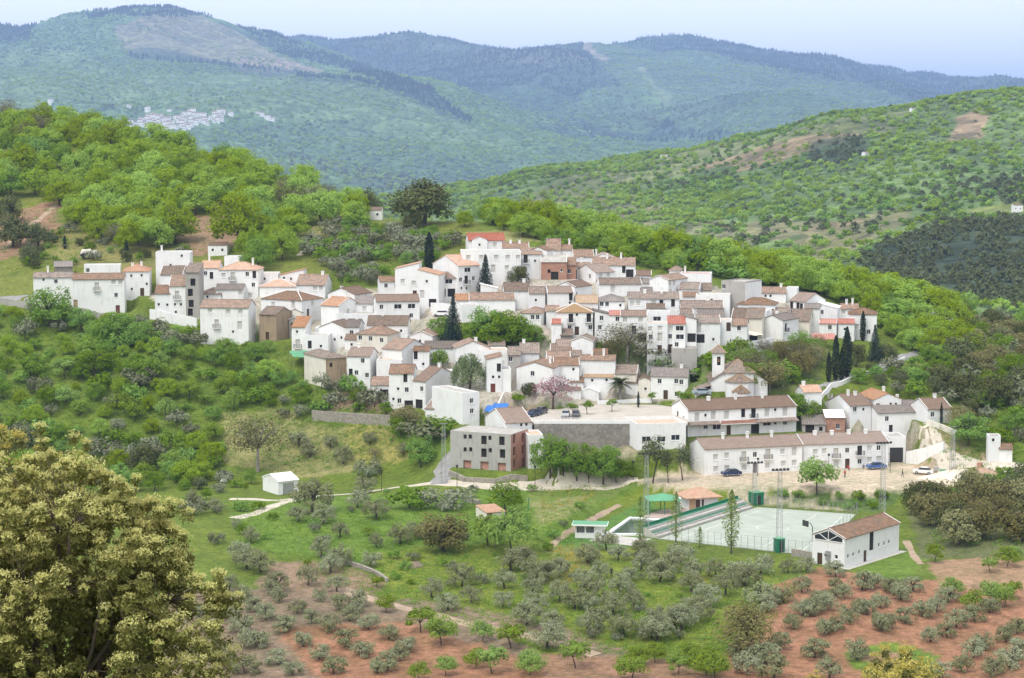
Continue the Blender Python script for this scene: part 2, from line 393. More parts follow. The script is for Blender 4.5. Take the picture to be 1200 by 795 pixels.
# ------------------------------------------------------------------ ground cover: what grows or lies where
C_GRASS, C_LUSH, C_DRY, C_RED, C_BROWN, C_SCRUB, C_DIRT, C_OLIVEG, C_PALE = (
    (0.145, 0.200, 0.024), (0.125, 0.205, 0.028), (0.250, 0.240, 0.075), (0.310, 0.165, 0.100), (0.215, 0.165, 0.115), (0.090, 0.110, 0.035), (0.500, 0.430, 0.340), (0.160, 0.205, 0.028), (0.42, 0.39, 0.33))
ZONES = [
    ([(-200, 420), (-200, 100), (560, 230), (560, 300), (300, 330), (0, 350)], (0.150, 0.180, 0.032)),          # under the chestnut wood
    ([(200, 255), (280, 250), (290, 290), (225, 300), (205, 285)], (0.27, 0.185, 0.12)),
    ([(0, 250), (70, 235), (70, 270), (30, 300), (-20, 310)], (0.27, 0.17, 0.11)),
    ([(70, 262), (110, 258), (230, 300), (230, 320), (60, 310)], (0.20, 0.195, 0.065)),
    ([(330, 260), (470, 268), (450, 290), (350, 282)], (0.24, 0.22, 0.10)),
    ([(545, 272), (610, 268), (640, 284), (560, 282)], (0.25, 0.26, 0.10)),
    ([(-100, 365), (180, 372), (330, 395), (340, 430), (480, 470), (500, 520), (330, 560), (-100, 560)], (0.115, 0.170, 0.022)),  # slope under the left houses
    ([(255, 485), (330, 478), (370, 500), (470, 500), (490, 530), (400, 556), (330, 560), (260, 540)], (0.235, 0.235, 0.095)),   # dry meadow
    ([(400, 500), (470, 495), (490, 535), (420, 550)], C_DRY),
    ([(455, 490), (520, 500), (530, 535), (500, 540), (460, 520)], C_LUSH),
    ([(270, 590), (480, 578), (620, 570), (760, 566), (700, 600), (640, 640), (420, 660), (280, 640)], C_LUSH),
    ([(620, 572), (750, 566), (700, 592), (630, 618)], (0.165, 0.22, 0.055)),
    ([(620, 590), (690, 580), (670, 605), (640, 615)], (0.24, 0.25, 0.10)),
    ([(430, 650), (620, 630), (860, 660), (950, 690), (870, 760), (640, 760), (470, 720)], C_OLIVEG),
    ([(640, 640), (700, 640), (690, 680), (650, 690)], (0.20, 0.21, 0.065)),
    ([(310, 660), (400, 655), (455, 685), (440, 700), (300, 690)], (0.25, 0.185, 0.125)),                     # ploughed ground by the stone edge
    ([(200, 690), (330, 690), (520, 715), (620, 760), (720, 790), (720, 840), (180, 840)], C_BROWN),
    ([(320, 735), (480, 730), (640, 780), (720, 800), (700, 840), (380, 800)], C_RED),
    ([(380, 690), (560, 712), (660, 735), (740, 765), (700, 775), (560, 735), (430, 715)], (0.25, 0.19, 0.14)),
    ([(640, 765), (780, 772), (830, 790), (830, 840), (640, 840)], (0.28, 0.17, 0.11)),
    ([(900, 690), (960, 664), (1070, 680), (1200, 668), (1330, 690), (1330, 840), (830, 840), (840, 770), (890, 740)], C_RED),
    ([(1085, 660), (1160, 650), (1210, 660), (1210, 690), (1100, 690)], (0.33, 0.22, 0.14)),
    ([(1000, 660), (1060, 640), (1085, 655), (1060, 682), (1020, 674)], C_LUSH),
    ([(990, 765), (1040, 750), (1098, 768), (1095, 786), (1060, 792), (1010, 786)], C_LUSH),
    ([(1005, 770), (1040, 762), (1072, 776), (1040, 784)], (0.27, 0.18, 0.11)),
    ([(1060, 585), (1210, 540), (1330, 560), (1330, 650), (1080, 655)], (0.125, 0.145, 0.060)),
    ([(700, 596), (760, 570), (905, 566), (1005, 578), (960, 592), (880, 586), (780, 595)], C_GRASS),
    ([(905, 574), (1000, 576), (1060, 580), (1030, 602), (955, 594), (910, 588)], (0.10, 0.16, 0.045)),
    ([(640, 640), (700, 615), (760, 585), (790, 610), (770, 640), (700, 645)], (0.10, 0.20, 0.04)),             # lawn by the pool
    ([(745, 566), (800, 550), (815, 545), (1045, 536), (1110, 550), (1120, 566), (1090, 574), (1000, 577), (905, 574), (800, 575)], C_DIRT),
    ([(860, 568), (900, 570), (905, 590), (860, 590)], (0.46, 0.41, 0.32)),
    ([(905, 580), (950, 590), (1000, 600), (960, 598), (900, 590)], (0.44, 0.40, 0.30)),
    ([(1070, 545), (1150, 528), (1160, 545), (1150, 566), (1095, 572)], (0.46, 0.36, 0.27)),
    ([(1075, 500), (1085, 498), (1130, 545), (1100, 550)], (0.34, 0.31, 0.24)),
    ([(1085, 500), (1110, 500), (1150, 540), (1125, 545)], (0.20, 0.19, 0.09)),
    ([(640, 516), (730, 516), (755, 530), (740, 545), (660, 535)], (0.30, 0.28, 0.19)),
    ([(570, 470), (625, 470), (628, 492), (575, 492)], (0.36, 0.27, 0.19)),
    ([(380, 460), (440, 455), (500, 470), (480, 482), (380, 480)], (0.30, 0.22, 0.16)),
    ([(345, 385), (400, 345), (470, 335), (560, 320), (545, 292), (600, 286), (720, 306), (750, 330), (800, 332), (880, 346), (960, 356), (1025, 372), (1025, 392), (950, 398), (905, 402), (820, 408), (730, 398), (690, 400), (690, 425), (760, 430), (800, 440), (800, 470), (620, 478), (540, 480), (440, 462), (400, 440)], (0.40, 0.375, 0.33)),
    ([(990, 480), (1060, 486), (1080, 500), (1062, 545), (1000, 520)], (0.36, 0.33, 0.27)),
    ([(175, 350), (230, 315), (305, 318), (385, 325), (385, 380), (300, 380), (232, 372)], (0.38, 0.36, 0.31)),
    ([(500, 395), (520, 380), (620, 378), (640, 400), (600, 412), (540, 408)], C_GRASS),
    ([(690, 400), (780, 405), (790, 430), (700, 422)], C_GRASS),
    ([(640, 400), (780, 390), (830, 420), (960, 400), (960, 460), (900, 460), (790, 450), (690, 420)], (0.12, 0.16, 0.05)),
]
def ground_colour(X, Y, Z):
    px, py = proj(X, Y, Z)
    px = px + fbm(X / 9, Y / 9, 3) * 9; py = py + fbm(X / 9 + 40, Y / 9, 3) * 3.2
    col = np.empty(X.shape + (3,)); col[:] = (0.120, 0.172, 0.022)
    for poly, c in ZONES: col[inpoly(px, py, poly)] = c
    return col
PLOUGH = [(200, 690), (520, 715), (720, 790), (720, 840), (180, 840)], [(900, 690), (960, 664), (1070, 680), (1200, 690), (1330, 690), (1330, 840), (830, 840), (840, 770)]

def colour_attr(me, name, col):
    a = me.color_attributes.new(name, 'FLOAT_COLOR', 'POINT')
    a.data.foreach_set('color', np.c_[col.reshape(-1, 3), np.ones(col.size // 3)].astype(np.float32).ravel())
def grid_faces(nx, ny):
    i, j = np.meshgrid(np.arange(nx - 1), np.arange(ny - 1)); a = (j * nx + i).ravel()
    return np.c_[a, a + 1, a + 1 + nx, a + nx]

def ground_mat():
    n = NT('meadow_and_soil'); c = n.coord('Object')
    at_ = n.node('ShaderNodeVertexColor', _layer_name='cover').outputs[0]
    f1 = n.noise(c, 0.9, 6, 0.65); f2 = n.noise(c, 0.13, 5, 0.6); f3 = n.noise(c, 3.5, 4, 0.7)
    col = n.mix(1.0, at_, n.ramp(f1, [(0.25, (0.55, 0.58, 0.5)), (0.75, (1.5, 1.42, 1.4))]), 'MULTIPLY')
    col = n.mix(1.0, col, n.ramp(f2, [(0.3, (0.72, 0.8, 0.7)), (0.7, (1.28, 1.2, 1.25))]), 'MULTIPLY')
    col = n.mix(1.0, col, n.ramp(f3, [(0.3, (0.75, 0.75, 0.72)), (0.7, (1.25, 1.25, 1.25))]), 'MULTIPLY')
    # tufts of darker growth
    t = n.node('ShaderNodeTexVoronoi', Vector=c, Scale=0.55).outputs['Distance']
    col = n.mix(n.math('MULTIPLY', n.ramp(t, [(0.10, 1.0), (0.32, 0.0)]), 0.45), col, n.mix(1.0, col, (0.55, 0.72, 0.5), 'MULTIPLY'))
    n.bump(n.math('ADD', n.math('MULTIPLY', f1, 0.7), f3), 0.7, 0.5)
    return n.base(col, 0.95)
# ------------------------------------------------------------------ far hills, each its own sheet
def forest_mat(name, bumpscale):
    n = NT(name); c = n.coord('Object')
    at_ = n.node('ShaderNodeVertexColor', _layer_name='cover').outputs[0]
    v = n.node('ShaderNodeTexVoronoi', Vector=c, Scale=bumpscale)
    f = n.noise(c, bumpscale * 0.25, 5, 0.65)
    col = n.mix(1.0, at_, n.ramp(f, [(0.3, (0.6, 0.65, 0.6)), (0.7, (1.4, 1.35, 1.35))]), 'MULTIPLY')
    col = n.mix(1.0, col, n.ramp(n.node('ShaderNodeSeparateColor', Color=v.outputs['Color']).outputs[0], [(0.0, (0.65, 0.68, 0.65)), (1.0, (1.35, 1.3, 1.25))]), 'MULTIPLY')
    n.bump(n.math('SUBTRACT', 1.0, v.outputs['Distance']), 1.0, 0.6 / bumpscale)
    return n.base(col, 0.95)
def hill(name, ctrl, extra, x0, x1, y0, y1, nx, ny, c, rough, colour, mat, k=1.0):
    P = [pt(*k) for k in ctrl]; XY = [(p[0], p[1]) for p in P] + [(e[0], e[1]) for e in extra]; Z = [p[2] for p in P] + [e[2] for e in extra]
    f = rbf(XY, Z, c, 2e-4)
    X, Y = np.meshgrid(np.linspace(x0, x1, nx), np.linspace(y0, y1, ny)); z = f(X, Y)
    for amp, sc in rough:
        r = fbm(X / sc + 3, Y / sc + 7, 4); z = z + amp * (r - 0.35 * np.abs(fbm(X / sc * 1.7, Y / sc * 1.7, 3)))
    px, py = proj(X, Y, z); cv = colour(px, py, X, Y, z)
    X = X * k; Y = Y * k; z = CAMZ + (z - CAMZ) * k; x0, x1, y0, y1 = x0 * k, x1 * k, y0 * k, y1 * k
    me = npmesh(name, np.c_[X.ravel(), Y.ravel(), z.ravel()], grid_faces(nx, ny), mat); colour_attr(me, 'cover', cv)
    o = kind(add(name, me), 'structure')
    def hz(x, y):
        gx = (np.asarray(x) - x0) / (x1 - x0) * (nx - 1); gy = (np.asarray(y) - y0) / (y1 - y0) * (ny - 1)
        i = np.clip(gx.astype(int), 0, nx - 2); j = np.clip(gy.astype(int), 0, ny - 2); u = gx - i; v = gy - j
        return (z[j, i] * (1 - u) + z[j, i + 1] * u) * (1 - v) + (z[j + 1, i] * (1 - u) + z[j + 1, i + 1] * u) * v
    return o, hz
KL, KF = 1.9, 1.75      # how much farther the two far ranges stand than their working distances
G1, G2, G3, G4, G5 = (0.105, 0.160, 0.050), (0.075, 0.125, 0.045), (0.045, 0.072, 0.040), (0.200, 0.150, 0.105), (0.165, 0.180, 0.080)
def paint(px, py, X, Y, base, zones, jit=10, sc=120):
    px = px + fbm(X / sc, Y / sc, 4) * jit * 2; py = py + fbm(X / sc + 9, Y / sc, 4) * jit
    col = np.empty(X.shape + (3,)); col[:] = base
    n1 = fbm(X / sc / 1.5, Y / sc / 1.5, 4)[..., None]
    col = col * (1 + 0.35 * n1)
    for poly, c, w in zones:
        m = inpoly(px, py, poly); col[m] = col[m] * (1 - w) + np.array(c) * w * (1 + 0.25 * n1[m])
    return col
# the hill across the valley on the right
def c_right(px, py, X, Y, z):
    col = paint(px, py, X, Y, (0.105, 0.165, 0.055), [
        ([(560, 250), (700, 200), (900, 160), (1060, 130), (1060, 150), (900, 185), (760, 215), (640, 250)], (0.16, 0.165, 0.085), 0.6),
        ([(600, 235), (760, 225), (760, 255), (650, 262)], G4, 0.4),
        ([(800, 200), (900, 170), (960, 160), (1010, 155), (1000, 165), (900, 195)], (0.26, 0.17, 0.12), 0.6),
        ([(950, 170), (985, 160), (1020, 158), (1020, 180), (990, 196), (950, 190)], G3, 0.8),
        ([(1120, 140), (1140, 128), (1150, 130), (1160, 160), (1120, 165)], (0.27, 0.19, 0.14), 0.8),
        ([(700, 250), (800, 235), (850, 260), (780, 275), (700, 275)], (0.22, 0.15, 0.11), 0.4),
        ([(760, 275), (900, 258), (1010, 255), (1000, 268), (900, 282), (800, 300)], (0.24, 0.165, 0.12), 0.45),
        ([(900, 300), (960, 265), (1060, 240), (1060, 262), (990, 300), (960, 320)], (0.23, 0.165, 0.11), 0.45),
        ([(1010, 300), (1080, 270), (1200, 255), (1320, 250), (1320, 360), (1200, 350), (1060, 330)], (0.035, 0.055, 0.035), 0.9),
        ([(1130, 247), (1200, 238), (1320, 235), (1320, 250), (1140, 252)], (0.17, 0.20, 0.06), 0.8),
    ], 8, 70)
    return col
RIGHT = [(520, 222, 2450), (560, 224, 2350), (620, 206, 2320), (700, 187, 2290), (760, 174, 2270), (830, 161, 2240), (900, 150, 2200), (960, 139, 2170), (1010, 130, 2150), (1060, 122, 2130), (1120, 113, 2120), (1165, 108, 2110), (1200, 110, 2110), (1300, 98, 2130), (1450, 90, 2150),
         (600, 250, 1950), (760, 235, 1880), (900, 215, 1850), (1020, 195, 1820), (1120, 175, 1830), (1250, 165, 1850),
         (620, 290, 1500), (760, 285, 1480), (900, 262, 1560), (960, 262, 1520), (1060, 240, 1520), (1200, 240, 1450), (1350, 230, 1450),
         (740, 330, 1230), (900, 320, 1250), (1000, 320, 1180), (1080, 275, 1250), (1200, 262, 1260), (1350, 260, 1260), (1000, 350, 1060), (1120, 340, 1050), (1220, 345, 1020), (1400, 350, 1000), (880, 360, 1020)]
rx = [(X, 2900, -20) for X in (-300, 0, 300, 600, 900, 1300)] + [(X, 850, 12) for X in (-200, 0, 200, 400, 700)]
hill_right, HZ_R = hill('hill_across_valley', RIGHT, rx, -220, 1100, 860, 2800, 340, 420, 60, ((14, 170), (3, 40)), c_right, forest_mat('open_oak_wood', 0.09))
# the long slope on the left that carries the far village
def c_left(px, py, X, Y, z):
    return paint(px, py, X, Y, (0.085, 0.150, 0.055), [
        ([(-60, 60), (90, 60), (150, 90), (250, 80), (330, 85), (470, 105), (600, 170), (400, 160), (200, 120), (-60, 130)], (0.115, 0.175, 0.070), 0.8),
        ([(130, 30), (200, 5), (300, 40), (320, 60), (370, 80), (330, 86), (220, 68), (150, 62)], (0.185, 0.165, 0.115), 0.8),
        ([(270, 68), (330, 70), (380, 82), (330, 88), (280, 80)], (0.28, 0.22, 0.17), 0.6),
        ([(-80, 20), (45, 22), (35, 45), (-80, 55)], (0.025, 0.045, 0.035), 0.95),
        ([(150, 58), (175, 55), (220, 64), (300, 76), (400, 88), (470, 100), (460, 106), (300, 84), (150, 66)], (0.04, 0.07, 0.045), 0.8),
        ([(260, 150), (400, 140), (560, 190), (660, 200), (700, 215), (500, 240), (420, 220)], (0.040, 0.075, 0.045), 0.5),
        ([(250, 20), (330, 60), (420, 86), (560, 150), (500, 100), (300, 40)], (0.03, 0.055, 0.040), 0.9),
    ], 8, 220)
LEFT = [(-200, 60, 5600), (-60, 52, 5500), (0, 50, 5450), (30, 26, 5600), (60, 25, 5600), (130, 15, 5600), (190, 9, 5600), (230, 17, 5550), (270, 32, 5450), (310, 52, 5200), (340, 72, 4950), (400, 90, 4650), (465, 104, 4400), (510, 125, 4150), (560, 152, 3950), (620, 175, 3750), (690, 200, 3550), (740, 215, 3450),
        (-100, 95, 4600), (100, 80, 4800), (200, 72, 4800), (300, 95, 4400), (400, 115, 4200),
        (-100, 125, 3800), (60, 120, 3850), (200, 142, 3550), (320, 140, 3600), (430, 165, 3400), (540, 195, 3250), (640, 215, 3200),
        (-100, 160, 3200), (100, 165, 3200), (260, 175, 3150), (400, 215, 2950), (520, 235, 2850), (620, 238, 2900), (-100, 210, 2700), (200, 230, 2650), (450, 260, 2500), (600, 260, 2600)]
lx = [(X, 6600, 150) for X in (-2000, -1400, -800, -200)] + [(300, 5600, -20), (500, 4800, -40), (700, 4200, -60)] + [(X, 2100, -20) for X in (-1000, -400, 0, 300)]
hill_left, HZ_L = hill('hill_of_far_village', LEFT, lx, -2100, 800, 2100, 6500, 380, 460, 120, ((75, 560), (26, 200)), c_left, forest_mat('chestnut_slope', 0.04), KL)
# the blue mountain range behind
def c_far(px, py, X, Y, z):
    return paint(px, py, X, Y, (0.034, 0.060, 0.050), [
        ([(690, 46), (740, 60), (830, 62), (900, 80), (1010, 100), (1100, 130), (900, 160), (800, 150), (700, 80)], (0.075, 0.125, 0.055), 0.8),
        ([(690, 105), (760, 100), (800, 130), (760, 160), (700, 150), (670, 130)], (0.085, 0.150, 0.055), 0.7),
        ([(560, 110), (620, 100), (680, 120), (680, 170), (600, 160)], (0.055, 0.105, 0.050), 0.6),
        ([(680, 48), (692, 48), (712, 72), (700, 74)], (0.27, 0.22, 0.18), 0.8),
        ([(745, 78), (752, 78), (790, 120), (780, 122)], (0.15, 0.19, 0.09), 0.8),
        ([(540, 58), (660, 58), (690, 72), (560, 78)], (0.15, 0.13, 0.11), 0.45),
        ([(400, 48), (470, 36), (560, 54), (500, 62)], (0.10, 0.11, 0.075), 0.6),
        ([(640, 170), (760, 160), (960, 150), (1000, 200), (700, 215)], (0.075, 0.135, 0.055), 0.7),
        ([(840, 58), (1000, 84), (1110, 104), (1110, 120), (1000, 100), (850, 72)], (0.03, 0.055, 0.045), 0.9),
        ([(1100, 106), (1180, 90), (1320, 96), (1320, 130), (1100, 130)], (0.035, 0.065, 0.045), 0.9),
    ], 6, 300)
FAR = [(100, 40, 7800), (250, 36, 7600), (330, 41, 7500), (345, 38, 7450), (375, 42, 7400), (400, 46, 7350), (430, 37, 7300), (452, 32, 7300), (475, 39, 7250), (510, 42, 7200), (560, 51, 7100), (600, 54, 7000), (645, 52, 6950), (690, 46, 6900), (720, 52, 6850), (760, 59, 6800), (810, 61, 6750), (832, 63, 6700), (848, 57, 6800), (880, 62, 6800), (910, 68, 6750), (960, 78, 6700), (1000, 84, 6650), (1060, 96, 6600), (1110, 105, 6500), (1150, 98, 6300), (1180, 91, 6200), (1215, 95, 6150), (1300, 88, 6100), (1450, 80, 6100),
       (300, 100, 6200), (450, 90, 6200), (600, 95, 6000), (700, 85, 6050), (800, 100, 5800), (900, 110, 5700), (1000, 120, 5600), (1150, 120, 5600), (1300, 120, 5500),
       (500, 150, 5000), (600, 150, 5000), (700, 150, 4950), (800, 145, 4950), (900, 150, 4900), (1050, 150, 4800),
       (560, 195, 4200), (680, 205, 4100), (760, 190, 4200), (860, 175, 4200), (1000, 165, 4200), (1200, 160, 4200)]
fx = [(X, 8800, 150) for X in (-1700, -800, 0, 800, 1700, 2600)] + [(X, 3500, -10) for X in (-400, 300, 900, 1700)]
hill_far, HZ_F = hill('far_mountain', FAR, fx, -1800, 2600, 3600, 8600, 420, 420, 150, ((95, 700), (55, 330), (8, 110)), c_far, forest_mat('mountain_pine_wood', 0.03), KF)
FAINT = [(800, 110, 14000), (1000, 103, 14000), (1040, 97, 14000), (1090, 95, 14000), (1140, 98, 14000), (1200, 101, 14000), (1400, 100, 14000)]
hill('distant_ridge', FAINT, [(X, 11500, 20) for X in (0, 2500, 5500)] + [(X, 15500, 60) for X in (0, 2500, 5500)], 400, 5600, 11600, 15400, 80, 40, 300, ((25, 900),), lambda px, py, X, Y, z: paint(px, py, X, Y, (0.05, 0.08, 0.06), []), forest_mat('distant_wood', 0.03), 1.75)
# valley floor that closes the gaps between the hills and reaches the horizon
me = npmesh('valley_floor', np.array([(-24000, -200, -430), (24000, -200, -430), (24000, 30000, -430), (-24000, 30000, -430)], float), np.array([[0, 1, 2, 3]]), plain('valley_green', (0.08, 0.12, 0.05), 0.95, 0.3, 0.01))
kind(add('valley_floor', me), 'structure')

# ------------------------------------------------------------------ sky, sun, air
SUN_EL, SUN_AZ = math.radians(58), math.radians(215)        # azimuth measured clockwise from +Y (away from the camera): behind the camera, a little to the left
w = bpy.data.worlds.new('World'); SC.world = w; w.use_nodes = True
nt = w.node_tree; bg = nt.nodes['Background']
sky = nt.nodes.new('ShaderNodeTexSky'); sky.sky_type = 'NISHITA'; sky.sun_disc = False
sky.sun_elevation = SUN_EL; sky.sun_rotation = SUN_AZ; sky.air_density = 1.0; sky.dust_density = 2.5; sky.ozone_density = 2.0; sky.altitude = 500
# thin bright cloud over the whole sky: the blue is washed out
veil = nt.nodes.new('ShaderNodeMix'); veil.data_type = 'RGBA'; veil.inputs[0].default_value = 0.97
veil.inputs[7].default_value = (6.35, 6.45, 6.9, 1)
nt.links.new(sky.outputs[0], veil.inputs[6]); nt.links.new(veil.outputs[2], bg.inputs[0])
bg.inputs[1].default_value = 0.13
sl = bpy.data.lights.new('sun', 'SUN'); sl.energy = 1.7; sl.angle = math.radians(26); sl.color = (1.0, 0.95, 0.87)
so = bpy.data.objects.new('sun', sl); COL.objects.link(so)
sd = Vector((math.sin(SUN_AZ) * math.cos(SUN_EL), math.cos(SUN_AZ) * math.cos(SUN_EL), math.sin(SUN_EL)))
so.rotation_euler = sd.to_track_quat('Z', 'Y').to_euler(); so.location = sd * 300
hm = bpy.data.materials.new('hazy_air'); hm.use_nodes = True; t = hm.node_tree; t.nodes.remove(t.nodes['Principled BSDF'])
pv = t.nodes.new('ShaderNodeVolumePrincipled'); pv.inputs['Color'].default_value = (0.41, 0.575, 0.94, 1); pv.inputs['Density'].default_value = HAZE = 7.1e-5
pv.inputs['Anisotropy'].default_value = 0.0
t.links.new(pv.outputs[0], t.nodes['Material Output'].inputs['Volume'])
hb = MB(); hb.box(-25000, 25000, -400, 30500, -480, 860)
haze = kind(hb.build('haze', hm), 'stuff'); haze.display_type = 'WIRE'
SC.view_settings.view_transform = 'Standard'; SC.view_settings.look = 'None'; SC.view_settings.gamma = 1.0; SC.view_settings.use_curve_mapping = False
SC.view_settings.exposure = 0.78
cy = SC.cycles; cy.max_bounces = 6; cy.diffuse_bounces = 3; cy.glossy_bounces = 2; cy.transmission_bounces = 3; cy.transparent_max_bounces = 8; cy.volume_bounces = 1
cy.use_denoising = True; cy.denoiser = 'OPENIMAGEDENOISE'; cy.sample_clamp_indirect = 6.0
cy.use_adaptive_sampling = True; cy.adaptive_threshold = 0.02
SC.render.engine = 'CYCLES'
SC.render.use_persistent_data = False
# ------------------------------------------------------------------ houses
WIN = {  # kind: (width, height, frame material, pane material, part name)
    'w': (0.95, 1.15, 'frame_w', 'glass', 'window'), 'W': (1.9, 1.2, 'frame_w', 'glass', 'window'), 'o': (0.65, 0.75, 'frame_w', 'glass', 'window'),
    't': (0.95, 1.9, 'wood', 'glass', 'window'), 's': (1.15, 1.3, 'trim', 'shut', 'window'), 'S': (1.2, 2.1, 'trim', 'shut', 'window'),
    'b': (1.1, 2.1, 'wood', 'glass', 'balcony_door'), 'B': (1.1, 2.1, 'wood_light', 'shut', 'balcony_door'),
    'd': (1.05, 2.1, 'wood', 'wood', 'door'), 'r': (1.1, 2.0, 'wood_red', 'wood_red', 'door'), 'l': (1.1, 2.0, 'wood_light', 'wood_light', 'door'),
    'D': (2.0, 2.1, 'wood', 'void', 'doorway'), 'G': (2.6, 2.4, 'galv', 'galv', 'garage_door'), 'H': (3.0, 3.3, 'iron', 'iron', 'gate'),
    'v': (1.3, 1.9, None, 'void', 'opening'), 'u': (0.75, 0.95, None, 'void', 'opening'), 'k': (1.9, 1.7, None, 'brick_pink', 'bricked_up_opening'), 'g': (1.5, 3.4, 'iron', 'glass', 'window'),
}
_wc = {}
def win_meshes(k):
    """pane and frame of one kind of opening: local x across, z up, y inwards, set back in the reveal"""
    if k in _wc: return _wc[k]
    w, h, fr, pa, nm = WIN[k]; dp = 0.20 if fr else 0.45
    p = MB(); p.box(-w / 2 - 0.02, w / 2 + 0.02, dp, dp + 0.06, -0.02, h + 0.02)
    if nm in ('door', 'gate', 'garage_door'):
        n = 2 if nm == 'door' else 4
        for a in range(n):
            for b in range(3):
                x0 = -w / 2 + 0.08 + a * (w - 0.16) / n; z0 = 0.1 + b * (h - 0.2) / 3
                p.box(x0 + 0.04, x0 + (w - 0.16) / n - 0.04, dp - 0.03, dp, z0 + 0.05, z0 + (h - 0.2) / 3 - 0.05, skip='k')
    pm = p.mesh(nm, M[pa]); fm = None
    if fr:
        f = MB(); t = 0.07; y0, y1 = dp - 0.07, dp - 0.005
        f.box(-w / 2, -w / 2 + t, y0, y1, 0, h); f.box(w / 2 - t, w / 2, y0, y1, 0, h)
        f.box(-w / 2 + t, w / 2 - t, y0, y1, h - t, h); f.box(-w / 2 + t, w / 2 - t, y0, y1, 0, t)
        if pa == 'glass' and w > 0.7: f.box(-0.03, 0.03, y0, y1, t, h - t)
        if pa == 'glass' and h > 1.6: f.box(-w / 2 + t, -0.03, y0, y1, h * 0.66, h * 0.66 + 0.05); f.box(0.03, w / 2 - t, y0, y1, h * 0.66, h * 0.66 + 0.05)
        fm = f.mesh('frame', M[fr])
    s = None
    if nm == 'window' and k in 'wWost' and k != 'S':
        q = MB(); q.box(-w / 2 - 0.1, w / 2 + 0.1, -0.09, 0.10, -0.09, -0.004); s = q.mesh('sill', M['trim'])
    _wc[k] = (pm, fm, s); return _wc[k]
def balcony_mesh():
    if 'balc' in _wc: return _wc['balc']
    b = MB(); b.box(-0.95, 0.95, -0.65, -0.003, -0.16, -0.04, 0)
    r = MB()
    for z in (0.06, 0.92): r.box(-0.93, 0.93, -0.63, -0.60, z, z + 0.035); r.box(-0.93, -0.90, -0.60, -0.003, z, z + 0.035); r.box(0.90, 0.93, -0.60, -0.003, z, z + 0.035)
    for k in range(15):
        x = -0.92 + k * 1.84 / 14; r.box(x - 0.012, x + 0.012, -0.627, -0.603, -0.04, 0.06); r.box(x - 0.012, x + 0.012, -0.627, -0.603, 0.095, 0.92)
    for s in (-1, 1):
        for k in range(4): y = -0.5 + k * 0.14; r.box(s * 0.915 - 0.012, s * 0.915 + 0.012, y, y + 0.024, 0.095, 0.92)
    _wc['balc'] = (b.mesh('balcony', M['trim']), r.mesh('railing', M['iron'])); return _wc['balc']
_chm = []
for k in range(4):
    c = MB(); w_ = (0.27, 0.33, 0.24, 0.36)[k]; h_ = (0.9, 0.75, 1.2, 0.8)[k]
    c.box(-w_, w_, -w_ * 0.8, w_ * 0.8, -1.2, h_, 0); c.box(-w_ - 0.07, w_ + 0.07, -w_ * 0.8 - 0.07, w_ * 0.8 + 0.07, h_ + 0.002, h_ + 0.12, 0)
    if k != 3:
        for sx in (-1, 1):
            for sy in (-1, 1): c.box(sx * w_ * 0.75 - 0.07, sx * w_ * 0.75 + 0.07, sy * w_ * 0.55 - 0.07, sy * w_ * 0.55 + 0.07, h_ + 0.122, h_ + 0.36, 0)
        c.slab([(-w_ - 0.05, -w_ * 0.8 - 0.05, h_ + 0.46), (w_ + 0.05, -w_ * 0.8 - 0.05, h_ + 0.46), (w_ + 0.05, w_ * 0.8 + 0.05, h_ + 0.46), (-w_ - 0.05, w_ * 0.8 + 0.05, h_ + 0.46)], 0.1, 1 if k == 1 else 0)
    _chm.append(c.mesh('chimney', [M['trim'], M['t_brown']]))

def face_holes(mb, o, u, n, W, z0, z1, holes, dp=0.22, m=0):
    """one wall face with real openings. o: lower left corner at z=0, u: direction across, n: outward normal; holes: (u0,u1,z0,z1,depth)"""
    o = np.array(o, float); u = np.array(u, float); n = np.array(n, float); up = np.array((0, 0, 1.0))
    P = lambda a, z, d=0.0: tuple(o + u * a + up * z - n * d)
    us = sorted({0, W} | {h[0] for h in holes} | {h[1] for h in holes}); zs = sorted({z0, z1} | {h[2] for h in holes} | {h[3] for h in holes})
    for i in range(len(us) - 1):
        for j in range(len(zs) - 1):
            a, b, c, d = us[i], us[i + 1], zs[j], zs[j + 1]; mu, mz = (a + b) / 2, (c + d) / 2
            if any(h[0] < mu < h[1] and h[2] < mz < h[3] for h in holes): continue
            mb.poly([P(a, c), P(b, c), P(b, d), P(a, d)], m)
    for a, b, c, d, dep in holes:
        mb.poly([P(a, c), P(a, d), P(a, d, dep), P(a, c, dep)], m); mb.poly([P(b, c), P(b, c, dep), P(b, d, dep), P(b, d)], m)
        mb.poly([P(a, c), P(a, c, dep), P(b, c, dep), P(b, c)], m); mb.poly([P(a, d), P(b, d), P(b, d, dep), P(a, d, dep)], m)

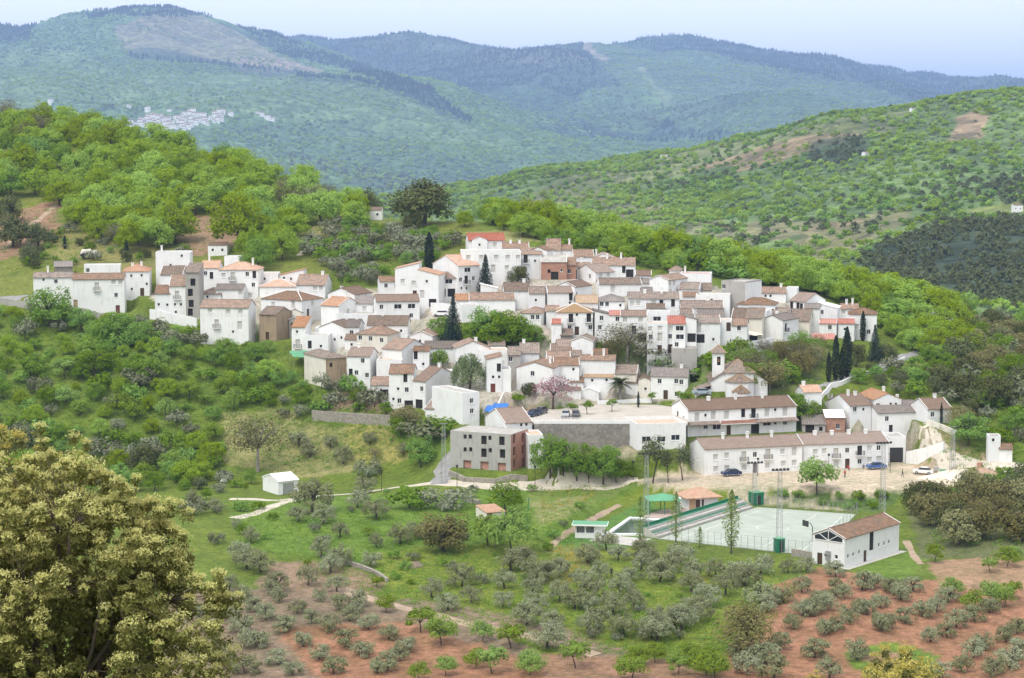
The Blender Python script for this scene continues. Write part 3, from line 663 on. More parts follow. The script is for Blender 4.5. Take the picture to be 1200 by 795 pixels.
HOUSES = []
FOOT = []; FZ = []      # footprints, kept free of trees
def H(label, x0, x1, yb, ye, yr=None, yaw=0.0, dep=None, roof='g', mat='white', tile='t_brown', win='', ch=None, name='house', cat='house',
      side=None, Y=None, p=0.40, group=None, ridge=False, par=0.35, oh=0.25, mats=None, base=5.0, chy=None):
    xm = (x0 + x1) / 2
    if Y is None:
        q = at(xm, yb)
        Yq = q[1]
    else: Yq = Y
    q = pt(xm, yb, Yq); s = FPX / (Yq * CP); ya = math.radians(yaw)
    W = abs(x1 - x0) / s / math.cos(ya); Hh = max(2.0, (yb - ye) / s); dr = -ray(xm, yb)[2]
    if dep is None:
        dep = 7.0 if yr is None else 2 * ((ye - yr) / s) / (p + dr * math.cos(ya))
        if roof == 'm': dep /= 2
        dep = min(max(dep, 4.0), 13.0)
    ya -= math.atan((xm - CX) / FPX)       # yaw is given relative to the line of sight
    root = empty(name, (q[0], q[1], q[2]), ya)
    tag(root, label, cat, group)
    Mi = Matrix.Rotation(-ya, 4, 'Z') @ Matrix.Translation(Vector((-q[0], -q[1], -q[2])))
    co = Mi @ Vector((0, 0, CAMZ))
    # openings from photo pixels
    faces = {'f': [], 'r': [], 'l': []}; items = []
    for tok in win.split():
        k = tok[0]; px, py = map(float, tok[1:].split(','))
        d = Mi.to_3x3() @ Vector(ray(px, py)); w, h = WIN[k][:2]
        t = -co.y / d.y; hit = co + d * t
        if abs(hit.x) <= W / 2 + 0.3: f, a, zc = 'f', hit.x + W / 2, hit.z; L = W
        else:
            sx = W / 2 if co.x > 0 else -W / 2; t = (sx - co.x) / d.x; hit = co + d * t
            f = 'r' if sx > 0 else 'l'; a = hit.y if f == 'r' else dep - hit.y; zc = hit.z; L = dep
        a = min(max(a, w / 2 + 0.15), L - w / 2 - 0.15); z = zc - h / 2
        if k in 'drlDGHk' and z < 1.2: z = 0.0 if f == 'f' else max(z, 0.0)
        z = min(z, Hh - h - 0.12)
        if any(a - w / 2 < q2[1] + 0.08 and a + w / 2 > q2[0] - 0.08 and z < q2[3] + 0.08 and z + h > q2[2] - 0.08 for q2 in faces[f]): continue
        if L < w + 0.35 or z < -1.5: continue
        faces[f].append((a - w / 2, a + w / 2, z, z + h, 0.24 if WIN[k][2] else 0.5)); items.append((k, f, a, z))
    lowz = -base
    B = MB(); mm = mats or {}
    rise = {'g': dep / 2 * p, 'e': W / 2 * p, 'h': min(W, dep) / 2 * p, 'm': dep * p * 0.7, 'sl': W * p * 0.6, 'sr': W * p * 0.6, 'f': par}[roof]
    topL = Hh + (rise if roof == 'sr' else 0); topR = Hh + (rise if roof == 'sl' else 0)
    def top_face(pts, m): B.poly(pts, m)
    mi = {f: (1 if f in mm else 0) for f in 'frlk'}
    face_holes(B, (-W / 2, 0, 0), (1, 0, 0), (0, -1, 0), W, lowz, Hh, faces['f'], m=mi['f'])
    face_holes(B, (W / 2, 0, 0), (0, 1, 0), (1, 0, 0), dep, lowz, Hh, faces['r'], m=mi['r'])
    face_holes(B, (-W / 2, dep, 0), (0, -1, 0), (-1, 0, 0), dep, lowz, Hh, faces['l'], m=mi['l'])
    face_holes(B, (W / 2, dep, 0), (-1, 0, 0), (0, 1, 0), W, lowz, Hh, [], m=mi['k'])
    if roof == 'g':
        for sx in (-1, 1):
            t = [(sx * W / 2, 0, Hh), (sx * W / 2, dep, Hh), (sx * W / 2, dep / 2, Hh + rise)]
            B.poly(t if sx > 0 else t[::-1], mi['r' if sx > 0 else 'l'])
    elif roof == 'e':
        B.poly([(-W / 2, 0, Hh), (W / 2, 0, Hh), (0, 0, Hh + rise)], mi['f']); B.poly([(W / 2, dep, Hh), (-W / 2, dep, Hh), (0, dep, Hh + rise)], mi['k'])
    elif roof == 'm':
        B.poly([(W / 2, 0, Hh), (W / 2, dep, Hh), (W / 2, dep, Hh + rise)], mi['r']); B.poly([(-W / 2, 0, Hh), (-W / 2, dep, Hh + rise), (-W / 2, dep, Hh)], mi['l'])
        B.poly([(W / 2, dep, Hh), (-W / 2, dep, Hh), (-W / 2, dep, Hh + rise), (W / 2, dep, Hh + rise)], mi['k'])
    elif roof in ('sl', 'sr'):
        sx = 1 if roof == 'sl' else -1
        B.poly([(-W / 2, 0, Hh), (W / 2, 0, Hh), (sx * W / 2, 0, Hh + rise)], mi['f']); B.poly([(W / 2, dep, Hh), (-W / 2, dep, Hh), (sx * W / 2, dep, Hh + rise)], mi['k'])
        t = [(sx * W / 2, 0, Hh), (sx * W / 2, dep, Hh), (sx * W / 2, dep, Hh + rise), (sx * W / 2, 0, Hh + rise)]
        B.poly(t if sx > 0 else t[::-1], mi['r' if sx > 0 else 'l'])
    elif roof == 'f':
        t = 0.22
        for a in ((-W / 2, W / 2, 0, t), (-W / 2, W / 2, dep - t, dep), (-W / 2, -W / 2 + t, t, dep - t), (W / 2 - t, W / 2, t, dep - t)):
            B.box(a[0], a[1], a[2], a[3], Hh, Hh + par, 0, skip='b')
    B.build('wall', [M[mat]] + [M[v] for v in dict.fromkeys(mm.values())], root)
    # roof
    R = MB(); e = 0.003; th = 0.14; o = oh; ov = 0.12; T = M[tile]
    if roof == 'g':
        k = p
        R.slab([(-W / 2 - ov, -o, Hh - o * k + th), (W / 2 + ov, -o, Hh - o * k + th), (W / 2 + ov, dep / 2, Hh + rise + th), (-W / 2 - ov, dep / 2, Hh + rise + th)], th - e)
        R.slab([(-W / 2 - ov, dep / 2, Hh + rise + th), (W / 2 + ov, dep / 2, Hh + rise + th), (W / 2 + ov, dep + o, Hh - o * k + th), (-W / 2 - ov, dep + o, Hh - o * k + th)], th - e)
        R.tube((-W / 2 - ov, dep / 2, Hh + rise + th), (W / 2 + ov, dep / 2, Hh + rise + th), 0.10, n=6, m=1 if ridge else 0)
        for sx in (-1, 1) if (ridge or (int(x0) * 7 + int(yb)) % 5 < 2) else ():      # whitewashed verge
            x = sx * (W / 2 + ov - 0.07)
            R.tube((x, -o, Hh - o * k + th + 0.02), (x, dep / 2, Hh + rise + th + 0.02), 0.07, n=5, m=1); R.tube((x, dep / 2, Hh + rise + th + 0.02), (x, dep + o, Hh - o * k + th + 0.02), 0.07, n=5, m=1)
    elif roof == 'e':
        k = p
        R.slab([(-W / 2 - o, -ov, Hh - o * k + th), (0, -ov, Hh + rise + th), (0, dep + ov, Hh + rise + th), (-W / 2 - o, dep + ov, Hh - o * k + th)], th - e)
        R.slab([(0, -ov, Hh + rise + th), (W / 2 + o, -ov, Hh - o * k + th), (W / 2 + o, dep + ov, Hh - o * k + th), (0, dep + ov, Hh + rise + th)], th - e)
        R.tube((0, -ov, Hh + rise + th), (0, dep + ov, Hh + rise + th), 0.10, n=6, m=1 if ridge else 0)
        for y in (-ov + 0.07,) if (int(x0) + int(yb)) % 2 else ():
            for sx in (-1, 1): R.tube((sx * (W / 2 + o), y, Hh - o * k + th + 0.02), (0, y, Hh + rise + th + 0.02), 0.07, n=5, m=1)
    elif roof == 'h':
        r = min(W, dep) / 2; k = p
        A = [(-W / 2 - o, -o), (W / 2 + o, -o), (W / 2 + o, dep + o), (-W / 2 - o, dep + o)]; z = Hh - o * k + th
        if W >= dep: r0, r1 = (-W / 2 + r, dep / 2), (W / 2 - r, dep / 2)
        else: r0, r1 = (0, r), (0, dep - r)
        zr = Hh + rise + th; c = [(a[0], a[1], z) for a in A]; q0 = (*r0, zr); q1 = (*r1, zr)
        if W > dep + 0.05: R.poly([c[0], c[1], q1, q0]); R.poly([c[1], c[2], q1]); R.poly([c[2], c[3], q0, q1]); R.poly([c[3], c[0], q0])
        elif dep > W + 0.05: R.poly([c[0], c[1], q0]); R.poly([c[1], c[2], q1, q0]); R.poly([c[2], c[3], q1]); R.poly([c[3], c[0], q0, q1])
        else:
            for a in range(4): R.poly([c[a], c[(a + 1) % 4], q0])
        for a in range(4):
            b = (a + 1) % 4; R.poly([c[a], (c[a][0], c[a][1], z - 0.1), (c[b][0], c[b][1], z - 0.1), c[b]])
        R.poly([(a[0], a[1], z - 0.1) for a in A[::-1]])
        hips = ((0, q0), (1, q1 if W > dep else q0), (2, q1), (3, q0 if W > dep else q1))
        for a, qq in hips: R.tube(c[a], qq, 0.10, n=5, m=1 if ridge else 0)
        if q0 != q1: R.tube(q0, q1, 0.10, n=5, m=1 if ridge else 0)
    elif roof == 'm':
        k = rise / dep
        R.slab([(-W / 2 - ov, -o, Hh - o * k + th), (W / 2 + ov, -o, Hh - o * k + th), (W / 2 + ov, dep + ov, Hh + rise + ov * k + th), (-W / 2 - ov, dep + ov, Hh + rise + ov * k + th)], th - e)
    elif roof in ('sl', 'sr'):
        k = rise / W; sx = 1 if roof == 'sl' else -1
        zl = Hh - o * k + th if sx > 0 else Hh + rise + o * k + th; zr = Hh + rise + o * k + th if sx > 0 else Hh - o * k + th
        R.slab([(-W / 2 - o, -ov, zl), (W / 2 + o, -ov, zr), (W / 2 + o, dep + ov, zr), (-W / 2 - o, dep + ov, zl)], th - e)
    else:
        R.box(-W / 2 + 0.22, W / 2 - 0.22, 0.22, dep - 0.22, Hh - 0.1, Hh + 0.03)
    ro = R.build('roof', [T, M['trim']], root)
    rnd = random.Random(hash((round(x0), round(yb))) & 0xffff)
    if ch is None: ch = 1 if rnd.random() < 0.55 else 0
    for k in range(ch):
        cx = -W / 2 + W * ((k + 1) / (ch + 1) if ch > 1 else rnd.choice((0.2, 0.35, 0.65, 0.8))); cy = dep * (0.5 if ch == 1 else 0.42)
        if roof == 'f': cx = -W / 2 + 0.9 + k * (W - 1.8); cy = dep - 1.0; cz = Hh + 0.2
        elif roof == 'h': cy = dep / 2; cz = Hh + rise * 0.75
        elif roof == 'e': cy = dep * 0.5; cz = Hh + rise * (1 - abs(cx) / (W / 2)) + 0.1
        elif roof == 'g': cz = Hh + rise * (1 - abs(cy - dep / 2) / (dep / 2)) + 0.1
        else: cz = Hh + rise * 0.6
        c = add('chimney', _chm[rnd.randrange(4)], ro, (cx, cy, cz))
    # windows and doors
    for k, f, a, z in items:
        pm, fm, sm = win_meshes(k); nm = WIN[k][4]
        if f == 'f': loc, rz = (-W / 2 + a, 0, z), 0
        elif f == 'r': loc, rz = (W / 2, a, z), math.pi / 2
        else: loc, rz = (-W / 2, dep - a, z), -math.pi / 2
        wo = add(nm, pm, root, loc); wo.rotation_euler = (0, 0, rz)
        if fm: add('frame', fm, wo)
        if sm: add('sill', sm, wo)
        if k in 'bB':
            bm_, rm_ = balcony_mesh(); b = add('balcony', bm_, root, loc); b.rotation_euler = (0, 0, rz); add('railing', rm_, b)
    c_, s_ = math.cos(ya), math.sin(ya)
    FOOT.append([(q[0] + c_ * x - s_ * y, q[1] + s_ * x + c_ * y) for x, y in ((-W / 2 - 1, -1), (W / 2 + 1, -1), (W / 2 + 1, dep + 1), (-W / 2 - 1, dep + 1))])
    FZ.append(q[2]); HD[root.name] = (W, dep, Hh)
    return root
HD = {}
# ------------------------------------------------------------------ the village, house by house (photo pixels of the front wall)
# far left group
H('low end of the long white farmhouse, weathered tiles, far left of the village', 40, 86, 359, 325, 319, -5, tile='t_old', win='w65.5,330 o46.6,341 w78,342 o51,328', ch=1)
H('long plain white house with one balcony over the road, leftmost large facade', 86, 146, 367, 327, 320, -5, win='l88,356 B113.5,336 s133,331 s141,331 w136,346 r138,360', ch=0)
H('square white house with a red hipped roof behind the long house at far left', 144, 175, 347, 318, 306, -4, roof='h', tile='t_orange', win='o153.8,323.5 o166,323 o154.5,339 d166.6,342 o172,333', ch=2)
H('low flat white outbuilding half hidden behind the red hipped roof, far left', 99, 141, 327, 312, None, -3, 6, 'f', win='w103,317', ch=0, tile='t_conc')
H('small rough stone shed with an old grey roof behind the long house', 64, 85, 321, 314, 308, 0, roof='g', mat='stone', tile='t_grey', ch=0, name='stone_shed', cat='shed')
H('white flat topped cube house standing highest in the left group', 183, 223, 331, 297, None, -6, 8, 'f', win='o213,300 o200,311', ch=1, tile='t_conc')
H('white gabled house with old tiles below the flat topped cube house', 188, 214, 339, 322, 309, -10, roof='g', tile='t_old', win='o205,327', ch=0)
H('narrow white house between the cube house and the unfinished grey one', 206, 232, 334, 318, 310, -20, roof='g', tile='t_brown', ch=0)
H('low white house with red brown roof, lower left corner of the second cluster', 182, 200, 375, 344, 334, -6, roof='g', tile='t_brown', win='o196,357.5 o186,357', ch=0)
H('white house with pale balcony directly left of the unfinished grey block', 199, 219, 373, 335, 322, -6, roof='g', tile='t_brown', win='B207.5,346 o205,357 o212,357 o206,366', ch=0)
H('narrow unfinished grey block with four dark openings stacked one above the other', 218, 234, 372, 319, 315, -10, 7, roof='m', mat='grey', tile='t_old', win='v226,331 v223,343 v224,356 v223,366', ch=0, cat='building', name='unfinished_house')
H('large white block house with brown roof, alone on the slope, side wall facing right', 235, 291.5, 404, 360, 350.5, -14, roof='g', tile='t_brown', win='s246,364 s267.4,365.7 s281.8,365.7 B254,379.5 S281,381.6 o273,389 d300,400', ch=0)
H('low white house with a patchy old hipped roof behind the large block house', 235, 259, 360, 345, 333, -6, roof='h', tile='t_old', win='o243,348', ch=0)
H('low white house with grey roof just above the large block house', 253, 285, 358, 339.5, 333, -8, roof='g', tile='t_grey', win='s258,346 s283,344', ch=0)
H('left wing of the upper white house with red tiles and a dark tall window', 236, 257, 340, 314, 305.5, -8, roof='g', tile='t_orange', win='w240.8,320.5 t247.8,323', ch=1)
H('upper white house with red tiles and tall dark windows, topmost of the second cluster', 257, 303, 349, 316, 307, -10, roof='h', tile='t_orange', win='w289.7,321.4 t298,322 B272.6,324 w296.8,334 s293,346 s262,323', ch=1)
H('plain white wall block peeping over the red tiles of the upper white house', 263, 281, 318, 302, None, -12, 5, 'f', ch=0, tile='t_conc')
H('flat white terrace house right of the upper white house', 304, 326, 338, 322, None, -5, 7, 'f', tile='t_terr', ch=0, win='o310,327')
H('white house with a single sloping roof and two small windows under the footpath', 327, 356, 334, 323, None, -8, 6, 'sl', tile='t_orange', win='o332.7,326 o341,327', ch=0)
H('white house with wide brown roof below the stony outcrop', 347, 381, 349, 334, 321.7, -10, roof='g', tile='t_brown', win='s376,337 s369,338', ch=1)
H('white house with a low red hipped roof behind the big corner house', 304, 347, 348, 336, 327.5, -6, roof='h', tile='t_orange', ch=0, ridge=True)
H('big white corner house with brown hipped roof and white ridge, two facades in view', 306, 354, 377, 351, 341, -36, 9.5, roof='h', tile='t_brown', win='S343.6,357 s366,355 d361,367 s320,357', ch=1, ridge=True)
H('windowless ruined house with bare ochre walls and a sagging old roof', 304, 324, 399, 368.5, 360, -30, 8, roof='g', mat='tan', tile='t_old', win='d313.4,394', ch=0, name='ruined_house')
H('small pale gabled shed leaning against the ochre ruin', 337, 354, 382, 366, None, -18, 6, 'e', mat='cream', tile='t_old', ch=0, name='shed', cat='shed')
H('tiny dark shed with a grey roof in front of the pale gabled shed', 339, 351, 388, 375, None, -20, 4, 'e', mat='grey', tile='t_grey', win='D345,382', ch=0, name='shed', cat='shed')
H('cream white house with a bright orange roof and no windows on its near wall', 376, 397, 383, 358, 347, -38, 9, roof='g', tile='t_orange', mat='white', win='s408,365', ch=1)
H('white house with a pale brown gable roof left of the long low house', 384, 416, 362, 345, None, -30, 9, 'e', tile='t_tan', win='s421,349 s429,348', ch=1)
H('plain white lean-to wall below the pale brown gable roof', 414, 437, 371, 356, None, -18, 5, 'm', tile='t_grey', ch=0, win='s427,362')
H('broad white flat roofed block in the middle of the left cluster', 394, 444, 383, 369, None, -8, 8, 'f', tile='t_conc', ch=0)
H('white house with small orange lean-to roof at the edge of the slope, lower left', 342, 358, 417, 383, None, -12, 7, 'm', tile='t_orange', win='o348,389 B349,403', ch=0)
H('white terrace house with rounded parapet next to the orange lean-to roof', 358, 385, 419, 394, None, -8, 7, 'f', tile='t_conc', win='t363,404 o376,406', ch=0)
H('little white pavilion with a wide awning on the rounded terrace', 369, 385, 394, 386, None, -10, 4, 'f', tile='trim', win='W380,390', ch=0, base=1, par=0.1, name='roof_pavilion', cat='pavilion')
H('stained white house with an old roof behind the rounded terrace', 374, 405, 404, 384, None, -22, 8, 'e', tile='t_old', win='o400,396 o392,398', ch=0)
H('narrow white house with a greyish roof and one window, left of the white chimney stack', 405, 421, 402, 383, 374, -10, roof='g', tile='t_grey', win='w412,390', ch=1)
H('white house with a long brown and grey roof above the three window house', 430, 478, 397, 381, 370, -5, roof='g', tile='t_old', ch=1, win='o470,388')
H('cream house with three brown windows in a row and a brown hipped roof', 418, 454, 412, 391.6, 382, -24, 9, roof='h', tile='t_brown', mat='cream', win='w422,396 w434,397 w447,399', ch=0)
H('tall house of bare brown render with a wide crumbling roof, village edge', 382, 406, 454, 419, None, 24, 13, roof='h', mat='tan', tile='t_old', win='u388,428', ch=0, name='old_house', mats={'l': 'cream'})
H('white house joined to the bare brown house, small brown roof and scattered windows', 407, 434, 453, 417, 409, -14, 8, roof='g', tile='t_tan', win='w425,423 w417.6,437 w430,440 t411,437 o411,447', ch=1)
H('white terrace block with a railing between the cream house and the villa', 441, 471, 445, 423, None, -8, 9, 'f', tile='t_terr', ch=0)
H('white house with red brown roof above the railed terrace', 448, 471, 432, 409, 400, -38, 10, roof='g', tile='t_brown', win='', ch=0)
H('small white house with a reddish balcony below the dark grey roof', 484, 503, 434, 411, 406, -8, roof='g', tile='t_brown', win='t486,416 o496,427', ch=0)
H('left half of the white villa with big ground floor openings above the meadow', 456, 485, 480, 437, 427.5, -6, 8, roof='g', tile='t_brown', win='o466.5,456 w476.6,457 w468,470 D479,471 o461,468 t475,442', ch=0)
H('right half of the white villa, with a brown roof and dark porch', 484, 499, 479, 446, 437, -36, 13, roof='g', tile='t_tan', win='w494,456 D491,471', ch=1)
H('long blank white block with two windows on its narrow front above the unfinished building', 542, 562, 497, 461, None, 30, 14, 'f', tile='t_conc', win='w552.7,470 w553,482', ch=0)
H('small white annex with a sloping brown roof in front of the villa', 498, 519, 494, 479, 467, -25, 8, roof='g', tile='t_tan', win='w512.6,484', ch=0)
H('low white house with red brown roof and open arch left of the villa', 435, 457, 467, 451, 441.5, -6, roof='g', tile='t_brown', win='D450,459', ch=0)
# upper middle
H('white house with two windows beneath the grey shrubs, upper middle', 445, 478, 347, 330, 324, 6, roof='g', tile='t_brown', win='w452.4,335 w464.5,335 o472,341', ch=1)
H('long low white house with brown roof and three square windows', 441, 492, 375, 353, 345, 6, roof='g', tile='t_tan', win='w447,360 W466.3,359.5 W482.3,359 w482,370', ch=0)
H('tall white house with one steep sloping roof edge next to the dark cypress', 463, 491, 350, 315, None, -6, 8, 'sl', tile='t_orange', win='s485,332 d486,342 s472,330', ch=0)
H('tall narrow white house with orange coping and a big barred gate', 490, 514, 360, 322, None, -14, 8, 'sr', tile='t_orange', win='S494.7,345 D507,353 o500,330', ch=0)
H('white house with a covered balcony below the orange roofed house', 514, 538, 348, 326, 319, 5, roof='g', tile='t_tan', win='D529,340 d520,340 W526,330', ch=0)
H('big white house with pale orange roof, long blank left wall', 537, 562, 343, 311, 297, 34, 12, roof='g', tile='t_orange', win='W548,316.5 w540,328 b546.5,328 w555,326.5 o541,338 o547,338', ch=0)
H('white villa with a bright red roof, highest house of the village', 549, 592, 295, 282, 273.5, 6, roof='g', tile='t_red', win='s580,287 D586,287', ch=0)
H('white gabled front wing of the red roofed villa', 553, 571, 297, 281, None, 6, 5, 'e', tile='t_red', win='o562,287', ch=0)
H('long cream building with shuttered windows and a flat roof under the red villa', 541, 611, 334, 296, None, 3, 10, 'f', mat='white', tile='t_conc', win='s549,302 s564,302 s581.5,302 s595,302 S578,315 s594,314 s607,302', ch=0)
H('white house with a dark balcony at the right end of the long shuttered building', 611, 635, 325, 298, 291, 4, roof='g', tile='t_brown', win='b616,303 o627,306', ch=0)
H('low house with a brown roof tucked behind the long shuttered building', 588, 620, 304, 291, 284.5, 2, roof='g', tile='t_brown', ch=2)
H('white gabled house left of the steep brown roof near the top', 620, 641, 322, 294, None, -12, 8, 'e', tile='t_brown', win='o630,298', ch=0)
H('house showing a steep square brown roof framed in white, near the top', 640, 657, 304, 293, 280, 0, p=0.7, roof='g', tile='t_brown', ch=0)
H('small white house with a tall chimney right of the steep square roof', 655, 671, 304, 293, 287, 3, roof='g', tile='t_brown', ch=1)
H('bare red brick house with a grey slab roof', 634, 664, 328, 307, 299, 0, roof='g', mat='brick', tile='t_conc', win='u643.4,318 D650,320 o658,317', ch=0, name='brick_house')
H('low brick extension at the right end of the brick house', 664, 675, 326, 311, 305, 0, 6, roof='m', mat='brick', tile='t_brown', win='w667,318', ch=0, name='brick_house')
H('house with a red brown roof among the topmost houses, behind the brick one', 672, 696, 311, 301, 293, 4, roof='g', tile='t_brown', ch=0)
H('white gable front with a tall chimney and one dark window on the ridge', 693, 721, 312, 303, None, 0, 8, 'e', tile='t_brown', win='t701,298', ch=1)
H('long white house with a brown roof along the upper right ridge', 694, 744, 325, 311, 302, -2, roof='g', tile='t_brown', win='t731,316 D738,318', ch=2)
H('white house turned to the right with a grey brown roof, below the long ridge house', 698, 720, 331, 319, 311, 36, 9, roof='g', tile='t_tan', win='s704,323 s713,322 w691,324', ch=0)
H('long white house with brown roof, blank front, in the middle of the upper village', 702, 752, 347, 333, 326, 8, roof='g', tile='t_old', win='o695,342 S718,338', ch=0)
H('white house with a gable to the left and a brown roof below the brick house', 651, 674, 352, 336, None, -32, 8, 'e', tile='t_tan', win='o676,344', ch=0)
H('tall white house with a brown roof and blank walls above the ochre villa', 642, 672, 366, 343, 335.5, 8, roof='g', tile='t_tan', win='t670,346 o668,355', ch=0)
H('white house with a wide dark brown roof below the round holm oak', 591, 621, 356, 341, 331, 3, roof='g', tile='t_old', win='', ch=1)
H('white house with a square brown roof, right of the wide dark roof', 620, 639, 367, 344, 336, 3, roof='g', tile='t_old', win='o628,352', ch=0)
H('long low white house with a brown roof behind the big green garden trees', 550, 604, 365, 351.5, 343, 3, roof='g', tile='t_brown', ch=0)
H('white triangular gable wall next to the spruce', 563, 583, 348, 338, None, 0, 4, 'sr', tile='trim', ch=0)
H('small white house with a low hipped roof and blue window frames above the garden trees', 610, 634, 381, 367, 357, -12, roof='h', tile='t_brown', win='w624,372 w630,372', ch=0)
H('plain grey white block behind the slim dark conifer', 541, 560, 378, 359, None, 5, 7, 'f', tile='t_conc', ch=0)
H('symmetrical white villa with ochre hipped roof, white ridge and two tall balconies', 652, 695, 393, 366, 354.5, 0, roof='h', tile='t_ochre', win='b669,373 o676,369 b690,372.5 w667.4,384 d676,385 w692,384', ch=0, ridge=True)
H('white house with one slanting roof line right of the ochre roofed villa', 697, 716, 394, 369, None, 4, 7, 'sr', tile='t_grey', win='w705,373 w703,384', ch=0)
H('narrow white house with a thin red eave above the leafless tree', 714, 728, 395, 369, 366, 0, roof='g', tile='t_red', win='w723.6,374', ch=0)
H('white three storey house with a brown roof at the left end of the tall facades', 727, 758, 401, 370, 363.5, 0, roof='g', tile='t_tan', win='s732.5,375 s750.7,375 b743,387 s750.7,386 D755,396', ch=0)
H('set back upper floor with a long glazed window among the tall facades', 759, 785, 386, 367, None, 0, 5, 'f', tile='t_conc', win='W770,374 W778,374', ch=0)
H('white facade with a barred stair window and flat terrace, middle of the tall facades', 758, 782, 415, 380, None, 0, 6, 'f', tile='t_terr', win='s761,386 s773.5,385 S773.5,395.5 w762.7,395 d773,408', ch=0)
H('white house with a red ridge roof above the concrete ruin', 782, 803, 414, 379, 370, 0, roof='g', tile='t_red', win='s784.5,385 W796.6,385 w784.5,394.5 W796.8,395 d784.5,408 w793,404', ch=0)
H('narrow white house with a dark doorway between the red ridge roof and the damaged wall', 803, 816, 413, 374, None, 0, 7, 'sr', tile='t_grey', win='D811,396 w806,404', ch=0)
H('white house with a grey brown roof and crumbling patch on its lower wall', 815, 844, 411, 378, 368.5, 4, roof='g', tile='t_old', win='S818,385 D820,397 o836,398', ch=0)
H('white house with a light blue sheet on its terrace', 843, 857, 410, 377, None, 0, 7, 'f', tile='t_terr', win='d853.8,381 w850,389', ch=0)
H('tall white house with red brown roof at the right end of the blue sheet terrace', 857, 875, 414, 381, 373, -4, roof='g', tile='t_brown', win='w866,385', ch=0)
H('long white house with a row of small windows above the tall facades', 736, 796, 366, 350, 342.5, 3, roof='g', tile='t_old', win='s741,356 s748,355.5 s766,355 t775,356 t788.7,354.5 o786,361', ch=2)
H('house with three little windows and a grey hipped roof, middle of the upper village', 702, 732, 366, 353, 343, 2, roof='h', tile='t_grey', win='w705,356.5 w711.4,356.5 w716,356.5 o727,358', ch=0)
H('brown tiled house just behind the ochre roofed villa', 675, 701, 367, 355, 346, 4, roof='g', tile='t_ochre', ch=0)
H('white gabled house whose brown roof climbs to the ridge line, right upper village', 761, 783, 350, 328, None, -30, 10, 'e', tile='t_brown', win='s785,332 s790,331 s786,342', ch=0)
H('little tower house with a brown pointed roof on the ridge line', 784, 797, 330, 317, 308, -6, p=0.6, roof='h', tile='t_brown', win='o788,322 o794,322', ch=0)
H('low white house with red coping on the ridge, right of the little tower', 797, 833, 340, 322, None, -3, 7, 'f', tile='t_red', win='', ch=1)
H('white house with a patched old roof under the low ridge house', 795, 819, 351, 339, 331, -8, roof='g', tile='t_old', win='o802.5,345', ch=0)
H('house with an old brown roof and a dark red wall beside the grey house', 814, 834, 350, 340, 332, 0, roof='g', tile='t_old', mat='cream', win='r819,345', ch=0)
H('wide plain white block left of the grey house', 815, 855, 363, 347, None, -3, 6, 'f', tile='t_conc', win='o834,352', ch=0)
H('tall grey rendered house with a flat top near the ridge trees', 845, 873, 360, 331, None, -28, 9, 'f', mat='grey', tile='t_conc', win='w848,336 o851,333', ch=0, mats={'r': 'white'})
H('long house with a grey brown roof across the middle of the right upper village', 797, 848, 371, 361, 352.5, 3, roof='g', tile='t_old', win='o842,364', ch=1)
H('house with a weathered roof in front of the long grey brown roof', 818, 849, 382, 372, 363, 3, roof='g', tile='t_grey', ch=0)
H('white house with an old roof left of the big white gable', 857, 876, 386, 373, 361, -6, roof='g', tile='t_old', win='o868,378', ch=0)
H('white house with broad red brown roof, upper right', 864, 908, 372, 357, 349, -6, roof='h', tile='t_brown', win='o907,364 o880,362', ch=0)
H('white house with a brown roof on the ridge at the upper right', 891, 921, 355, 343.5, 336.5, 0, roof='g', tile='t_brown', win='o897,347 o903,347', ch=1)
H('plain white cube joined to the ridge house at the upper right', 921, 934, 357, 339, None, -4, 6, 'f', tile='t_conc', ch=0)
H('gabled white house with a row of dark narrow windows, right upper edge', 925, 944, 372, 353, 345, -34, 9, roof='g', tile='t_tan', win='t927,358 t931,358 t935,359 t939,360', ch=0)
H('tall narrow white house with a small grey roof and three windows, right part', 942, 960, 389, 361, 355.5, -4, roof='g', tile='t_grey', win='w950,370 w949.7,381 w951,364', ch=0)
H('white house with a long slanted top edge near the right end', 959, 981, 382, 361, None, -6, 7, 'sr', tile='trim', win='w963,366', ch=0)
H('low white house with a thin red roof near the right end', 960, 980, 396, 379, 374.5, -4, roof='g', tile='t_red', win='w972.5,384', ch=0)
H('white house with a red tiled porch roof left of the last hipped house', 982, 1001, 400, 379, 374, 2, roof='g', tile='t_red', win='o990,386', ch=0)
H('white hipped roof house closing the village at the right end', 994, 1027, 400, 368, 360.5, 0, roof='h', tile='t_brown', win='s1004,383 w1018,389', ch=0)
H('small white house with two chimneys behind the last hipped roof house', 985, 1006, 378, 362, 356, 2, roof='g', tile='t_brown', win='s988.5,366', ch=2)
H('big blank white gable with a grey roof, right of centre', 892, 917, 400, 375, None, -26, 9, 'e', tile='t_grey', win='b921,384', ch=1)
H('grey stained house with a long brown roof beside the big blank gable', 926, 948, 395, 376, 362, -6, roof='g', mat='cream', tile='t_old', ch=0)
H('cream house with a small porch behind the white garden wall', 873, 893, 400, 373, None, -6, 7, 'm', mat='cream', tile='t_old', win='D883,390', ch=0)
